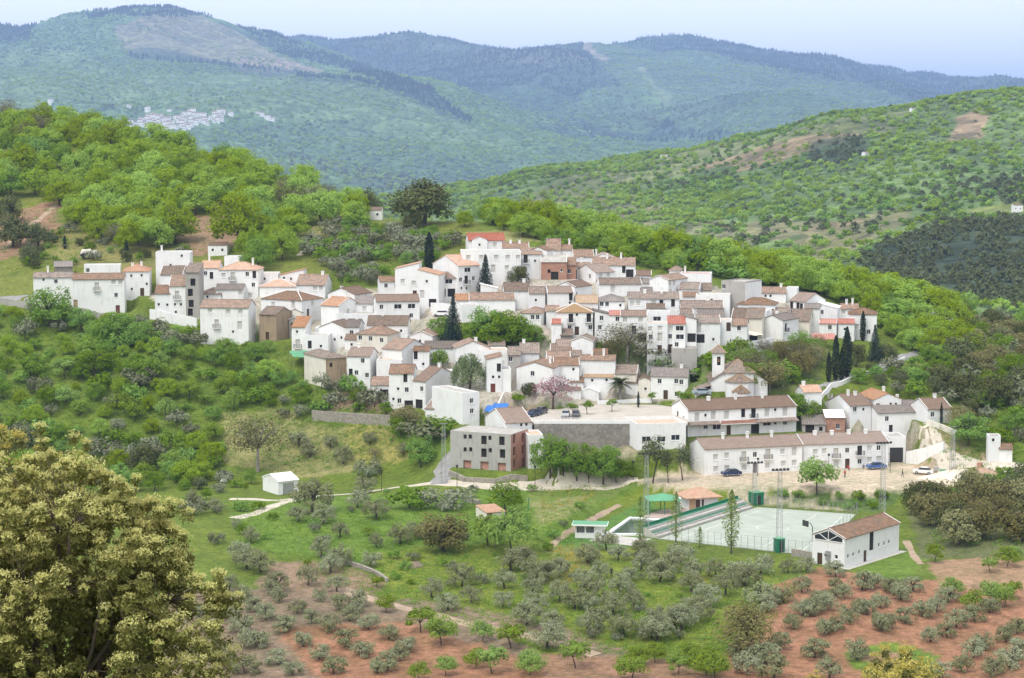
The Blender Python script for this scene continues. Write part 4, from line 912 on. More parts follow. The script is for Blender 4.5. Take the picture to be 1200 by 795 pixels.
# middle, above the plaza
H('house with a dark slate grey roof left of the weeping tree', 497, 536, 418, 408, 400, -3, roof='g', tile='t_grey', ch=0)
H('wide white gable with a brown roof behind the weeping tree', 534, 574, 428, 408, None, 6, 9, 'e', tile='t_brown', win='', ch=1)
H('low flat white house with a cream top right of the weeping tree', 563, 596, 434, 412, None, 5, 7, 'f', tile='t_terr', mat='white', win='', ch=0)
H('white house with a half gable and a red brown door by the lane', 571, 588, 460, 421, None, 4, 8, 'sl', tile='t_brown', win='t584.7,431 o578,442 o585,442 r577.7,455', ch=0)
H('narrow white house with a square roof tank beside the lane', 587, 599, 459, 434, None, 4, 6, 'f', tile='t_conc', win='', ch=1)
H('house of grey brown masonry with a brown roof above the lane', 595, 610, 437, 416, 406, 0, roof='g', mat='grey', tile='t_old', win='w598,421 w603,426', ch=0)
H('house with a wide dark brown roof behind the big blank gable house', 609, 632, 424, 415, 403, 0, roof='g', tile='t_old', win='', ch=1)
H('broad blank white gable house with one small window above the pink tree', 605, 648, 461, 431, None, -14, 9, 'e', tile='t_brown', win='w624,438', ch=1, p=0.30)
H('low house with a brown roof right behind the broad blank gable', 641, 669, 434, 421, 412, 4, roof='g', tile='t_brown', ch=0)
H('small house with a pale brown roof above the cluster behind the plaza', 645, 671, 421, 414, 406, 0, roof='g', tile='t_tan', ch=0)
H('white gable house facing down the slope at the top of the plaza cluster', 669, 695, 418, 400, None, -8, 8, 'e', tile='t_old', win='', ch=0)
H('low house with a pinkish brown roof left of the downhill gable', 654, 679, 416, 408, 400, 6, roof='g', tile='t_tan', ch=0)
H('low house with a red brown roof in the middle of the plaza cluster', 649, 679, 443, 428, 419, 2, roof='g', tile='t_brown', win='o672,433', ch=0)
H('white house with two chimneys on a red brown roof behind the ochre roof', 679, 721, 440, 422, 416, -3, roof='g', tile='t_brown', ch=2)
H('neat white house with a bright ochre roof beside the palm', 684, 720, 458, 442, 431.5, -3, roof='g', tile='t_ochre', win='o694,446 o710.8,445.5 d707,455', ch=0)
H('old brown roof house right behind the palm', 720, 746, 450, 438, 427.5, -6, roof='g', tile='t_old', ch=0, mat='cream')
H('low house with mottled roof between the palm and the cream gable', 733, 750, 461, 449, 437, 4, roof='g', tile='t_old', ch=0)
H('little cream gable house at the back of the plaza', 748, 762, 464, 445, None, 0, 7, 'e', mat='cream', tile='t_old', win='o756.5,456', ch=0)
H('pinkish white house with a grey pink roof at the right back of the plaza', 762, 806, 468, 441, 430.5, -4, roof='g', tile='t_grey', win='w773,447 w792.5,447 w798.4,448 d780,466 w793,462', ch=1, mats={'r': 'white'})
H('small hut with a mottled roof beside the pink tree', 660, 681, 468, 457, 445.5, 10, roof='g', tile='t_old', ch=0, name='hut', cat='hut')
H('low shed with a white roof between the pink tree and the palm', 677, 702, 470, 462, 451, 0, roof='e', dep=6, tile='trim', ch=0, name='shed', cat='shed')
H('low broken concrete block under the tall facades', 787, 817, 424, 410, None, 2, 5, 'f', mat='grey', tile='t_conc', ch=0, base=3.0, name='ruined_wall_block', cat='ruin')
# lower right
UP = H('upper terraced house row, long brown roof, with a tiled canopy between its floors', 806, 934, 509, 478, 464, 24, 9.5, roof='g', tile='t_tan', p=0.36,
  win='S817,489 o827,487 S836,487 S851.7,486.5 t871,482.5 b883,483.5 S899,481.5 o908.7,480.5 S920,480 w827,500 W840,500.5 d854,501 D885,499 W899,496 o908.7,496 w920,495 t794,487 w801,491', ch=3)
LA = H('left half of the lower white terrace row, brown roof, balconies over the street', 825, 941, 554.5, 523.5, 507, 22, 9, roof='g', tile='t_tan', p=0.36,
  win='s838.7,536 s851.7,534 B871.6,535 w884.8,533 B899.8,532 s917,529.5 S930.8,529 s838.7,550 s852,549 s871.8,548 d884.8,549 s899.3,545.6 s917.8,543.7 s930.8,542.6 o818,538', ch=3)
LB = H('right half of the lower white terrace row with dark garage doorway near the blue car', 941, 1041, 549, 519, 503, 20, 9, roof='g', tile='t_tan', p=0.36,
  win='s955.5,530 s966,529 B979.5,531 w993,528 b1007.5,528 s1019,525.5 w1029.8,525 s967,543.7 s980,543 d993,544 w1007.5,541 s1019,539 s1030,538', ch=4)
H('white garage with a big dark gate at the right end of the lower row', 1041, 1061, 542, 513, None, 14, 7, 'f', win='H1050.5,533', tile='t_conc', ch=0, name='garage', cat='garage')
H('tall white house turned to the right above the garage', 1028, 1079, 516, 483, 474, 24, 10, roof='g', tile='t_grey', win='w1039.5,491 t1044,503 o1066,506', ch=1)
H('white house with a dark brown roof left above the tall turned house', 996, 1021, 491, 475, 463, 30, 10, roof='g', tile='t_tan', win='w1002,480 o1012,480', ch=2)
H('brick shed with a bright white sheet roof among trees', 967, 990, 508, 489, 479, 8, roof='m', mat='brick', tile='trim', win='w982,500', ch=0, name='brick_shed', cat='shed')
H('white gable house with a vivid orange roof at the right', 1024, 1056, 484, 468, None, 22, 10, 'e', tile='t_orange', win='w1029,475.7 o1044,474 o1050,474', ch=1)
H('white house with a brown roof and slim cypress beside it, rightmost above the lane', 1087, 1115, 496, 479, 470, 26, 9, roof='g', tile='t_tan', win='w1093,486', ch=1)
H('narrow white transformer tower by the road at the right edge', 1158, 1172, 542, 512, None, 8, 3.5, 'f', tile='t_brown', win='o1164,516', ch=0, name='transformer_tower', cat='tower')
H('low white annex with a brown roof beside the transformer tower', 1171, 1186, 542, 526, 520, 8, roof='g', tile='t_brown', ch=0, name='annex', cat='building')
H('small white house with a faded orange roof beside the walled lane', 942, 963, 470, 460, 452, 20, roof='g', tile='t_orange', ch=1)
H('low grey shed with dark openings left of the brick shed', 940, 967, 508, 498, None, 4, 5, 'm', mat='grey', tile='t_grey', win='D949,503 u962,503', ch=0, name='grey_shed', cat='shed')
H('white bar building with a tiled roof terrace and dark shopfront below the plaza', 746, 804, 527, 500, None, 14, 11, 'f', tile='t_terr', win='W757.4,515 D764,516 W775,515 W791.7,513 D800.8,514 w737.5,514 t731,513', ch=0, par=0.8, cat='bar')
UN = H('unfinished three storey concrete building with empty window holes', 527, 599, 550, 506.5, None, -25, 9, 'f', mat='concrete', tile='t_conc', par=0.12,
  win='u545,512 u551,512 v567,516 u574,513.5 v588,517 u545,527 u551.5,527 v567,531 u574.5,528 v588.8,532 k547.6,541 k567.7,544 k588,547 v602.6,514 v613,513 v602.8,529 v613,527 v603,543 v613.8,542',
  ch=0, mats={'r': 'brick_pink'}, name='unfinished_building', cat='building')
H('white house with a wide brown roof and a blue sheet right behind the unfinished building', 592, 624, 516, 495, 483, 22, 12, roof='g', tile='t_tan', win='o611,497 o617,496', ch=0)
H('narrow white house with a stepped parapet at the right of the unfinished building', 619, 637, 549, 511, None, 8, 8, 'f', tile='t_terr', win='S623,527 w630.6,523 o623.5,540', ch=0)
H('small white shed with a grey garage door beside the dirt track', 326, 350, 579, 563, 554, 28, 7, roof='g', tile='trim', win='G338,572', ch=0, name='garden_shed', cat='shed', p=0.3)
H('small stone coloured hut with a flat terracotta roof in the meadow', 570, 592, 614, 600, 591, 24, 5, roof='m', mat='cream', tile='t_orange', win='d574,607', ch=0, name='field_hut', cat='hut', p=0.15)
HALL = H('white sports hall with a red brown roof at the corner of the court', 990, 1054, 656, 621, None, 60, 6.6, roof='g', tile='t_brown', p=0.42,
  win='g1021.5,633 d1013.8,653 d1020,650 o994,652 o1000,650 o1007,647 o1030,639 o1036,637 o1042,635 d960.6,656 o967.6,651 o979.8,653', ch=0, name='sports_hall', cat='hall')
# smaller houses between the others
H('small low house with a tan roof just right of the long ridge house', 745, 763, 336, 323, 317, 0, roof='g', tile='t_tan', ch=0, win='w752,328')
H('tiny dark roofed house between the long blank house and the ridge gable', 752, 765, 353, 343, 337, 4, roof='g', tile='t_grey', ch=0)
H('white gable house below the long low house with square windows', 480, 507, 407, 394, None, -14, 7, 'e', tile='t_brown', ch=0, win='o492,400')
H('narrow white house under a small red awning left of the ochre villa', 646, 658, 403, 379, 375, 0, roof='g', tile='t_red', ch=0)
H('rough stone shed at the left foot of the ochre villa', 657, 671, 404, 393, 389, 0, roof='m', dep=4, mat='stone', tile='t_old', ch=0, name='stone_shed', cat='shed')
H('low orange roofed end of the long house behind the garden trees', 534, 552, 364, 352, 345, 3, roof='g', tile='t_orange', ch=0)
H('small house with a mottled roof above the cream flat topped house', 572, 592, 415, 408, 402, 2, roof='g', tile='t_old', ch=0)
H('plain white block between the broad red brown roof and the blank gable', 880, 898, 385, 366, None, -8, 6, 'f', tile='t_conc', ch=0, win='o888,375')
H('small white house squeezed under the broad red brown roof', 905, 925, 384, 367, 361, -6, roof='g', tile='t_old', ch=0, win='w914,374')
H('little house with a brown roof between brick house and long ridge house', 676, 692, 322, 313, 308, 2, roof='g', tile='t_brown', ch=1)
H('low white house with a brown roof above the barred stair window', 757, 780, 371, 362, 357, 2, roof='g', tile='t_old', ch=0)
H('small brown roof below the patched old roof, right upper village', 800, 818, 357, 350, 345, 0, roof='g', tile='t_brown', ch=0)
H('white house with a small terrace between villa and weeping tree', 506, 526, 452, 438, None, -10, 7, 'f', tile='t_terr', ch=1, win='w515,445')
H('low white house with a brown roof under the downhill gable', 655, 682, 427, 419, 413, 2, roof='g', tile='t_old', ch=0)
H('old roofed house between the cream house and the railed terrace', 470, 486, 422, 409, 402, -14, roof='g', tile='t_old', ch=1)
H('low white house with a faded roof behind the rounded terrace house', 404, 420, 410, 398, 392, -10, roof='g', tile='t_tan', ch=0, win='o412,404')
H('tiny house with a dark grey roof under the ridge gable, right upper village', 753, 768, 341, 334, 329, 0, roof='g', tile='t_grey', ch=0)
H('low house with a grey roof right of the long row of small windows', 796, 812, 378, 368, 362, 2, roof='g', tile='t_old', ch=0, win='o804,373')
H('small flat white house left of the brown roofed ridge house', 876, 890, 355, 345, None, -2, 6, 'f', tile='t_terr', ch=0, win='o883,350')
H('small white house with a warm brown roof left of the ochre roof by the palm', 668, 684, 458, 448, 441, 2, roof='g', tile='t_brown', ch=1)
H('white lean-to house between the downhill gable and the two chimney roof', 694, 712, 425, 415, 409, 0, roof='g', tile='t_brown', ch=0)
H('low white house with a terracotta roof at the foot of the tall blank walls', 640, 656, 374, 366, 360, 4, roof='g', tile='t_brown', ch=0)
# ------------------------------------------------------------------ the ground is cut level under each house, farthest house first
def local_pad(poly, z, soft):
    """levels the terrain under a convex footprint"""
    P = np.array(poly); x0, y0 = P.min(0) - soft; x1, y1 = P.max(0) + soft
    i0, i1 = np.searchsorted(NX, (x0, x1)); j0, j1 = np.searchsorted(NY, (y0, y1)); i0 = max(i0 - 1, 0); j0 = max(j0 - 1, 0)
    gx, gy = GX[j0:j1 + 1, i0:i1 + 1], GY[j0:j1 + 1, i0:i1 + 1]; d = np.full(gx.shape, 1e9); n = len(poly)
    for k in range(n):
        a = P[k]; e = P[(k + 1) % n] - a
        t = np.clip(((gx - a[0]) * e[0] + (gy - a[1]) * e[1]) / (e @ e), 0, 1); d = np.minimum(d, np.hypot(gx - a[0] - t * e[0], gy - a[1] - t * e[1]))
    d = np.where(inpoly(gx, gy, poly), 0, d); w = np.clip(1 - d / soft, 0, 1); w = w * w * (3 - 2 * w)
    GZ[j0:j1 + 1, i0:i1 + 1] = GZ[j0:j1 + 1, i0:i1 + 1] * (1 - w) + z * w
for f, z in sorted(zip(FOOT, FZ), key=lambda t: -min(p[1] for p in t[0])): local_pad(f, z, 2.5)
cov = ground_colour(GX, GY, GZ)
# plough furrows in the groves, following the slope
PXg, PYg = proj(GX, GY, GZ)
fur = np.zeros(GX.shape)
for poly in PLOUGH: fur[inpoly(PXg, PYg, poly)] = 1
wv = np.sin((GX * 0.75 + GY * 0.30 + fbm(GX / 14, GY / 14, 2) * 4) * 1.9)
cov *= (1 + 0.13 * fur * wv)[..., None]
tme = npmesh('terrain', np.c_[GX.ravel(), GY.ravel(), GZ.ravel()], grid_faces(len(NX), len(NY)), ground_mat())
colour_attr(tme, 'cover', cov)
terrain = kind(add('terrain', tme), 'structure')

# ------------------------------------------------------------------ foliage
def leaf_mat(name, a, b, c, trans=0.25, sc=0.55, var=0.24):
    """a/b: the two leaf greens of clumps, c: the shade of the odd branch; hue and value shift from tree to tree"""
    n = NT(name); co = n.coord('Object'); r = n.node('ShaderNodeObjectInfo').outputs['Random']
    f = n.noise(co, sc, 3, 0.6); g = n.noise(co, sc * 5, 2, 0.6)
    col = n.mix(n.ramp(f, [(0.35, 0.0), (0.65, 1.0)]), a, b)
    col = n.mix(n.ramp(g, [(0.55, 0.0), (0.75, 0.8)]), col, c)
    hsv = n.node('ShaderNodeHueSaturation', Color=col, Hue=n.math('MULTIPLY_ADD', r, 0.026, 0.487), Value=n.math('MULTIPLY_ADD', r, var * 2, 1 - var), Saturation=n.math('MULTIPLY_ADD', r, -0.25, 1.08))
    n.base(hsv.outputs[0], 0.75); n.bsdf.inputs['Specular IOR Level'].default_value = 0.15
    tr = n.node('ShaderNodeBsdfTranslucent', Color=hsv.outputs[0])
    ms = n.node('ShaderNodeMixShader', Fac=trans); n.l.new(n.bsdf.outputs[0], ms.inputs[1]); n.l.new(tr.outputs[0], ms.inputs[2])
    n.l.new(ms.outputs[0], n.out.inputs['Surface'])
    return n.mat
L = {
 'chestnut': leaf_mat('chestnut_leaves', (0.320, 0.460, 0.020), (0.240, 0.370, 0.018), (0.390, 0.480, 0.035), 0.4),
 'green': leaf_mat('fresh_green_leaves', (0.195, 0.330, 0.020), (0.140, 0.260, 0.018), (0.240, 0.350, 0.030), 0.35),
 'bright': leaf_mat('young_leaves', (0.255, 0.375, 0.045), (0.200, 0.310, 0.035), (0.300, 0.390, 0.070), 0.4, var=0.18),
 'olive': leaf_mat('olive_leaves', (0.300, 0.325, 0.170), (0.215, 0.240, 0.115), (0.420, 0.445, 0.290), 0.2, 1.0, 0.2),
 'holm': leaf_mat('holm_oak_leaves', (0.120, 0.140, 0.042), (0.080, 0.100, 0.030), (0.210, 0.215, 0.070), 0.15),
 'holm_flower': leaf_mat('flowering_oak_leaves', (0.250, 0.230, 0.080), (0.165, 0.165, 0.058), (0.330, 0.290, 0.105), 0.25),
 'conifer': leaf_mat('conifer_needles', (0.022, 0.040, 0.022), (0.016, 0.030, 0.018), (0.035, 0.055, 0.030), 0.05, 1.0, 0.2),
 'spruce': leaf_mat('blue_spruce_needles', (0.035, 0.062, 0.050), (0.025, 0.046, 0.038), (0.055, 0.085, 0.070), 0.05, 1.0, 0.2),
 'poplar': leaf_mat('poplar_leaves', (0.250, 0.330, 0.080), (0.190, 0.270, 0.060), (0.310, 0.360, 0.110), 0.35),
 'grey': leaf_mat('grey_shrub_leaves', (0.220, 0.240, 0.140), (0.160, 0.180, 0.100), (0.29, 0.29, 0.19), 0.2),
 'bare': leaf_mat('budding_twigs', (0.165, 0.155, 0.060), (0.120, 0.115, 0.048), (0.215, 0.20, 0.08), 0.2),
 'brown': leaf_mat('reddish_budding_leaves', (0.255, 0.230, 0.080), (0.190, 0.180, 0.060), (0.31, 0.27, 0.10), 0.25),
 'pink': leaf_mat('pink_blossom', (0.36, 0.18, 0.22), (0.27, 0.13, 0.16), (0.42, 0.25, 0.28), 0.25),
 'willow': leaf_mat('weeping_leaves', (0.165, 0.220, 0.075), (0.120, 0.165, 0.055), (0.21, 0.26, 0.10), 0.2),
 'broom': leaf_mat('yellow_flowers', (0.55, 0.42, 0.04), (0.45, 0.36, 0.05), (0.20, 0.24, 0.05), 0.2),
 'palm': leaf_mat('palm_fronds', (0.085, 0.120, 0.040), (0.06, 0.09, 0.03), (0.13, 0.15, 0.06), 0.15),
}
def leaves(C, N, size, rng, asp=0.6, jit=0.7):
    """diamond leaves at C, facing roughly N"""
    n = len(C); N = N + rng.normal(0, jit, (n, 3)); N /= np.linalg.norm(N, axis=1)[:, None] + 1e-9
    T = np.cross(N, rng.normal(0, 1, (n, 3))); T /= np.linalg.norm(T, axis=1)[:, None] + 1e-9
    B = np.cross(N, T); s = (size * rng.uniform(0.65, 1.35, n))[:, None]
    V = np.stack([C + T * s, C + B * s * asp, C - T * s, C - B * s * asp], 1).reshape(-1, 3)
    return V, np.arange(4 * n).reshape(n, 4)
def join(parts):
    V = []; F = []; k = 0
    for v, f in parts: V.append(v); F.append(f + k); k += len(v)
    return np.concatenate(V), np.concatenate(F)
def sph(n, rng):
    v = rng.normal(0, 1, (n, 3)); return v / np.linalg.norm(v, axis=1)[:, None]
def lumpy(seed, R, Hc, z0, nl, per, size, lr=0.36, shell=0.72, flat=0.85, squash=1.0, under=0.25, fill=0.12):
    """an uneven crown: clumps of leaves round an ellipsoid of radius R and height Hc standing at z0"""
    rng = np.random.default_rng(seed); parts = []
    d = sph(nl * 3, rng); d = d[d[:, 2] > -0.55][:nl]
    rad = np.array([R, R, Hc / 2]); wob = 0.8 + 0.4 * rng.random(len(d))
    cen = d * rad * shell * wob[:, None] + (0, 0, z0 + Hc / 2)
    if fill:
        k = max(2, int(nl * fill * 2)); cen = np.r_[cen, sph(k, rng) * rad * 0.35 + (0, 0, z0 + Hc / 2)]
    for c in cen:
        r = R * lr * rng.uniform(0.6, 1.25); m = int(per * rng.uniform(0.7, 1.3))
        p = sph(m, rng); keep = (p[:, 2] > -under - 0.5) ; p = p[keep]
        rr = r * (0.75 + 0.35 * rng.random(len(p)))
        pos = c + p * rr[:, None] * (1, 1, flat)
        out = pos - (0, 0, z0 + Hc * 0.4); out /= np.linalg.norm(out, axis=1)[:, None] + 1e-9
        parts.append(leaves(pos, p * 0.8 + out * 0.6 + (0, 0, 0.35), size, rng))
    return join(parts)
def trunk(seed, h, r, R, nb=5, lean=0.1, fork=0.45, n=6):
    rng = random.Random(seed); b = MB(); lx, ly = rng.uniform(-lean, lean) * h, rng.uniform(-lean, lean) * h
    top = (lx, ly, h * fork)
    b.path([(0, 0, -0.8), (0, 0, 0.05), (lx * 0.4, ly * 0.4, h * fork * 0.5), top], [r * 1.4, r * 1.1, r * 0.85, r * 0.75], n)
    for k in range(nb):
        a = 2 * math.pi * (k + rng.random() * 0.6) / nb; q = rng.uniform(0.45, 0.8) * R; z = h * rng.uniform(0.65, 0.92)
        mid = (lx + math.cos(a) * q * 0.45, ly + math.sin(a) * q * 0.45, h * fork + (z - h * fork) * 0.62); end = (lx + math.cos(a) * q, ly + math.sin(a) * q, z)
        b.path([(top[0], top[1], top[2] - 0.15), mid, end], [r * 0.55, r * 0.33, r * 0.1], max(4, n - 1))
        e2 = (mid[0] + rng.uniform(-.4, .4) * R, mid[1] + rng.uniform(-.4, .4) * R, mid[2] + h * 0.22); b.path([mid, e2], [r * 0.3, r * 0.08], 4)
    return b
T = {}   # kind: list of (trunk mesh, crown mesh, height)
def tmpl(key, variants):
    T[key] = variants
def mk(key, seeds, h, R, Hc, z0, nl, per, size, leaf, tr=0.2, nb=5, bark='bark', **kw):
    out = []
    for s in seeds:
        V, F = lumpy(s, R * (0.9 + 0.02 * (s % 10)), Hc, z0, nl, per, size, **kw)
        out.append((trunk(s, h, tr, R, nb).mesh('trunk', M[bark], True), npmesh('crown', V, F, L[leaf], False), h))
    T[key] = out
mk('chestnut', (1, 2, 3, 4, 5, 6), 9.0, 5.0, 9.3, -0.4, 50, 84, 0.24, 'chestnut', 0.3, lr=0.27, shell=0.8)
mk('green_tree', (11, 12, 13, 14), 7.0, 3.6, 7.0, -0.1, 40, 76, 0.18, 'green', 0.2, lr=0.28, shell=0.82)
mk('bright_tree', (21, 22, 23), 4.2, 2.5, 3.3, 0.8, 22, 70, 0.18, 'bright', 0.11, lr=0.34, shell=0.85, fill=0.1)
mk('olive', (31, 32, 33, 34, 35, 36), 2.8, 1.75, 3.0, -0.3, 26, 70, 0.11, 'olive', 0.15, lr=0.3, shell=0.85)
mk('big_olive', (41, 42, 43, 44), 4.6, 2.7, 4.5, 0.0, 36, 84, 0.13, 'olive', 0.24, lr=0.27, shell=0.88)
mk('holm_oak', (51, 52, 53), 8.0, 4.8, 8.8, -0.9, 36, 105, 0.25, 'holm', 0.35, lr=0.34)
mk('flowering_oak', (61, 62, 63), 8.0, 4.8, 8.8, -0.9, 36, 105, 0.25, 'holm_flower', 0.35, lr=0.34)
mk('shrub', (71, 72, 73, 74), 2.0, 1.6, 1.9, 0.0, 10, 46, 0.17, 'green', 0.06, 3)
mk('grey_shrub', (81, 82, 83), 2.6, 2.2, 2.5, 0.0, 12, 50, 0.19, 'grey', 0.07, 3)
mk('bare_tree', (91, 92, 93), 7.0, 3.8, 5.6, 1.3, 30, 80, 0.12, 'bare', 0.22, 9, bark='bark_pale', lr=0.42, shell=0.8)
mk('brown_tree', (101, 102), 7.0, 4.3, 7.2, -0.3, 40, 80, 0.17, 'brown', 0.22, 8, lr=0.38)
mk('pink_tree', (111,), 5.0, 3.2, 4.2, 0.9, 22, 34, 0.15, 'pink', 0.18, 7, lr=0.36)
mk('plaza_tree', (121, 122), 5.0, 1.9, 3.0, 2.0, 14, 60, 0.16, 'green', 0.12, 4)
mk('black_poplar', (131, 132), 9.5, 2.2, 7.6, 2.0, 26, 46, 0.2, 'holm', 0.14, 6, lr=0.5, flat=1.3)
def column(seed, h, R, n, size, leaf, base=0.3, pw=0.6, tr=0.12, bark='bark', up=0.5, gaps=0):
    rng = np.random.default_rng(seed); t = rng.random(n) ** 0.9
    prof = np.clip(np.sin(np.pi * np.clip(t * 0.93 + 0.07, 0, 1)) ** pw * (1 - t * 0.35), 0.05, 1)
    a = rng.uniform(0, 2 * np.pi, n); lump = 0.75 + 0.3 * np.sin(a * 3 + t * 19 + seed) * np.sin(t * 31 + a)
    r = R * prof * lump * (1 - 0.35 * rng.random(n) ** 2)
    if gaps: r = r * np.where(rng.random(n) < gaps, rng.random(n), 1)
    C = np.stack([np.cos(a) * r, np.sin(a) * r, base + t * (h - base)], 1); N = np.stack([np.cos(a), np.sin(a), np.full(n, up)], 1)
    V, F = leaves(C, N, size, rng); b = MB(); b.path([(0, 0, -0.8), (0, 0, h * 0.4), (0, 0, h * 0.92)], [tr * 1.2, tr * 0.8, tr * 0.12], 6)
    return (b.mesh('trunk', M[bark], True), npmesh('crown', V, F, L[leaf], False), h)
T['cypress'] = [column(s, 11, 1.05, 2600, 0.15, 'conifer') for s in (1, 2, 3)]
T['poplar'] = [column(s, 10, 1.9, 1900, 0.14, 'poplar', 1.2, 0.8, 0.13, 'bark_pale', 1.2, 0.45) for s in (4, 5)]
T['thin_poplar'] = [column(s, 9, 1.6, 900, 0.13, 'poplar', 1.5, 0.8, 0.10, 'bark_pale', 1.2, 0.5) for s in (6, 7)]
def spruce(seed, h, R, leaf, tiers=30):
    rng = np.random.default_rng(seed); parts = []; b = MB(); b.path([(0, 0, -0.8), (0, 0, h * 0.5), (0, 0, h * 0.97)], [0.22, 0.13, 0.02], 6)
    for k in range(tiers):
        t = k / tiers; z = 0.6 + (h - 0.9) * t; rr = R * (1 - t) ** 0.85 + 0.15; nb = int(14 - 8 * t)
        for j in range(nb):
            a = 2 * math.pi * (j + rng.random() * 0.7) / nb; q = rr * rng.uniform(0.75, 1.12); m = int(30 * q / R) + 12
            u = rng.random(m) ** 0.7; side = rng.normal(0, 0.16, m) * (1.1 - u) * R * 0.5 * 1.2
            x = u * q; zz = z - 0.28 * x + 0.10 * x * x / q + rng.normal(0, 0.16, m)
            C = np.stack([math.cos(a) * x - math.sin(a) * side, math.sin(a) * x + math.cos(a) * side, zz], 1)
            parts.append(leaves(C, np.tile((math.cos(a) * 0.4, math.sin(a) * 0.4, 0.9), (m, 1)), 0.17, rng, 0.5, 0.4))
    V, F = join(parts); return (b.mesh('trunk', M['bark'], True), npmesh('crown', V, F, L[leaf], False), h)
T['spruce'] = [spruce(1, 11.5, 3.3, 'spruce'), spruce(2, 11.5, 2.9, 'conifer')]
def weeping(seed, h, R):
    rng = np.random.default_rng(seed); parts = []
    for k in range(150):
        d = sph(1, rng)[0]; d[2] = abs(d[2]); c = np.array([d[0] * R, d[1] * R, h * 0.45 + d[2] * h * 0.5]) * (0.8, 0.8, 1); ln = rng.uniform(1.2, 3.4); m = 34
        u = rng.random(m); C = c + np.stack([rng.normal(0, 0.22, m), rng.normal(0, 0.22, m), -u * ln], 1); C += np.outer(u * (1 - u) * 1.2, (d[0], d[1], 0))
        parts.append(leaves(C, np.tile((d[0], d[1], 0.4), (m, 1)), 0.15, rng))
    V, F = join(parts); return (trunk(seed, h, 0.25, R, 7).mesh('trunk', M['bark'], True), npmesh('crown', V, F, L['willow'], False), h)
T['weeping_tree'] = [weeping(3, 8.5, 3.6)]
def palm(seed, h, R):
    rng = random.Random(seed); b = MB(); b.path([(0, 0, -0.5), (0, 0, 0.4), (0.05, 0, h * 0.6)], [0.42, 0.33, 0.36], 9); c = MB()
    for k in range(46):
        a = rng.uniform(0, 2 * math.pi); el = rng.uniform(-0.3, 1.4); ln = R * rng.uniform(0.85, 1.1); p = []
        for j in range(8):
            t = j / 7; p.append(Vector((math.cos(a) * ln * t * math.cos(el * (1 - t * 0.5)), math.sin(a) * ln * t * math.cos(el * (1 - t * 0.5)), h * 0.6 + ln * (math.sin(el) * t - 0.55 * t * t))))
        for j in range(7):
            d = (p[j + 1] - p[j]).normalized(); s = d.cross(Vector((0, 0, 1))).normalized()
            for sg in (-1, 1):
                for m in range(3):
                    q = p[j].lerp(p[j + 1], (m + 0.5) / 3); lf = 0.5 * math.sin(math.pi * min(0.97, (j + m / 3) / 7 + 0.12)) + 0.12
                    e = q + s * sg * lf + d * lf * 0.5 - Vector((0, 0, lf * 0.35)); c.poly([q, q + d * 0.09, e + d * 0.02, e])
    return (b.mesh('trunk', M['bark_pale'], True), c.mesh('crown', L['palm']), h)
T['palm'] = [palm(5, 6.0, 2.9)]

TREES = []    # (px, py, kind, root)
def plant(kind_, px, py, hpx=None, hm=None, label=None, cat='tree', group=None, name=None, q=None, wide=None):
    """a tree with its foot on the terrain under a photo pixel; hpx: its height in photo pixels"""
    if q is None: q = at(px, py)
    if q is None: return None
    vs = T[kind_]; tr, cr, h0 = vs[len(TREES) % len(vs)]
    s = FPX / (q[1] * CP)
    if hm is None: hm = hpx / s if hpx else h0 * random.uniform(0.85, 1.15)
    k = hm / h0; wide = wide or random.uniform(0.85, 1.2)
    r = empty(name or kind_, (q[0], q[1], q[2] - 0.05), random.uniform(0, 6.28)); r.scale = (k * wide * random.uniform(.93, 1.07), k * wide * random.uniform(.93, 1.07), k)
    add('trunk', tr, r); add('crown', cr, r)
    if label: tag(r, label, cat, group)
    TREES.append((px, py, kind_, r)); return r
ORD = ['first', 'second', 'third', 'fourth', 'fifth', 'sixth', 'seventh', 'eighth', 'ninth', 'tenth', 'eleventh', 'twelfth', 'thirteenth', 'fourteenth', 'fifteenth', 'sixteenth', 'seventeenth', 'eighteenth', 'nineteenth', 'twentieth'] + ['twenty-' + o for o in ('first', 'second', 'third', 'fourth', 'fifth', 'sixth', 'seventh', 'eighth', 'ninth')] + ['thirtieth'] + ['thirty-' + o for o in ('first', 'second', 'third', 'fourth', 'fifth', 'sixth', 'seventh', 'eighth', 'ninth')]
def grove(kind_, pts, what, where, cat, group, rowpx=16, name=None, hm=None, hpx=None, rowword='row', kinds=None):
    """plants a list of pixels and gives each tree a label by its row (counted from the far edge) and its place in the row"""
    pts = sorted(pts, key=lambda p: p[1]); rows = []
    for p in pts:
        if rows and p[1] - rows[-1][0][1] < rowpx: rows[-1].append(p)
        else: rows.append([p])
    for i, r in enumerate(rows):
        for j, p in enumerate(sorted(r)):
            k = kinds(p) if kinds else kind_
            lone = len(r) == 1
            lab = f'{what} {where}, ' + (f'alone in {rowword} {i + 1} from top' if lone else f'{ORD[j]} from left, {rowword} {i + 1} from top')
            plant(k, p[0], p[1], hpx=p[2] if len(p) > 2 else hpx, hm=hm(p) if callable(hm) else hm, label=lab, cat=cat, group=group, name=name)
def infoot(x, y):
    for f in FOOT:
        r = False; n = len(f); j = n - 1
        for i in range(n):
            if ((f[i][1] > y) != (f[j][1] > y)) and x < (f[j][0] - f[i][0]) * (y - f[i][1]) / (f[j][1] - f[i][1]) + f[i][0]: r = not r
            j = i
        if r: return True
    return False
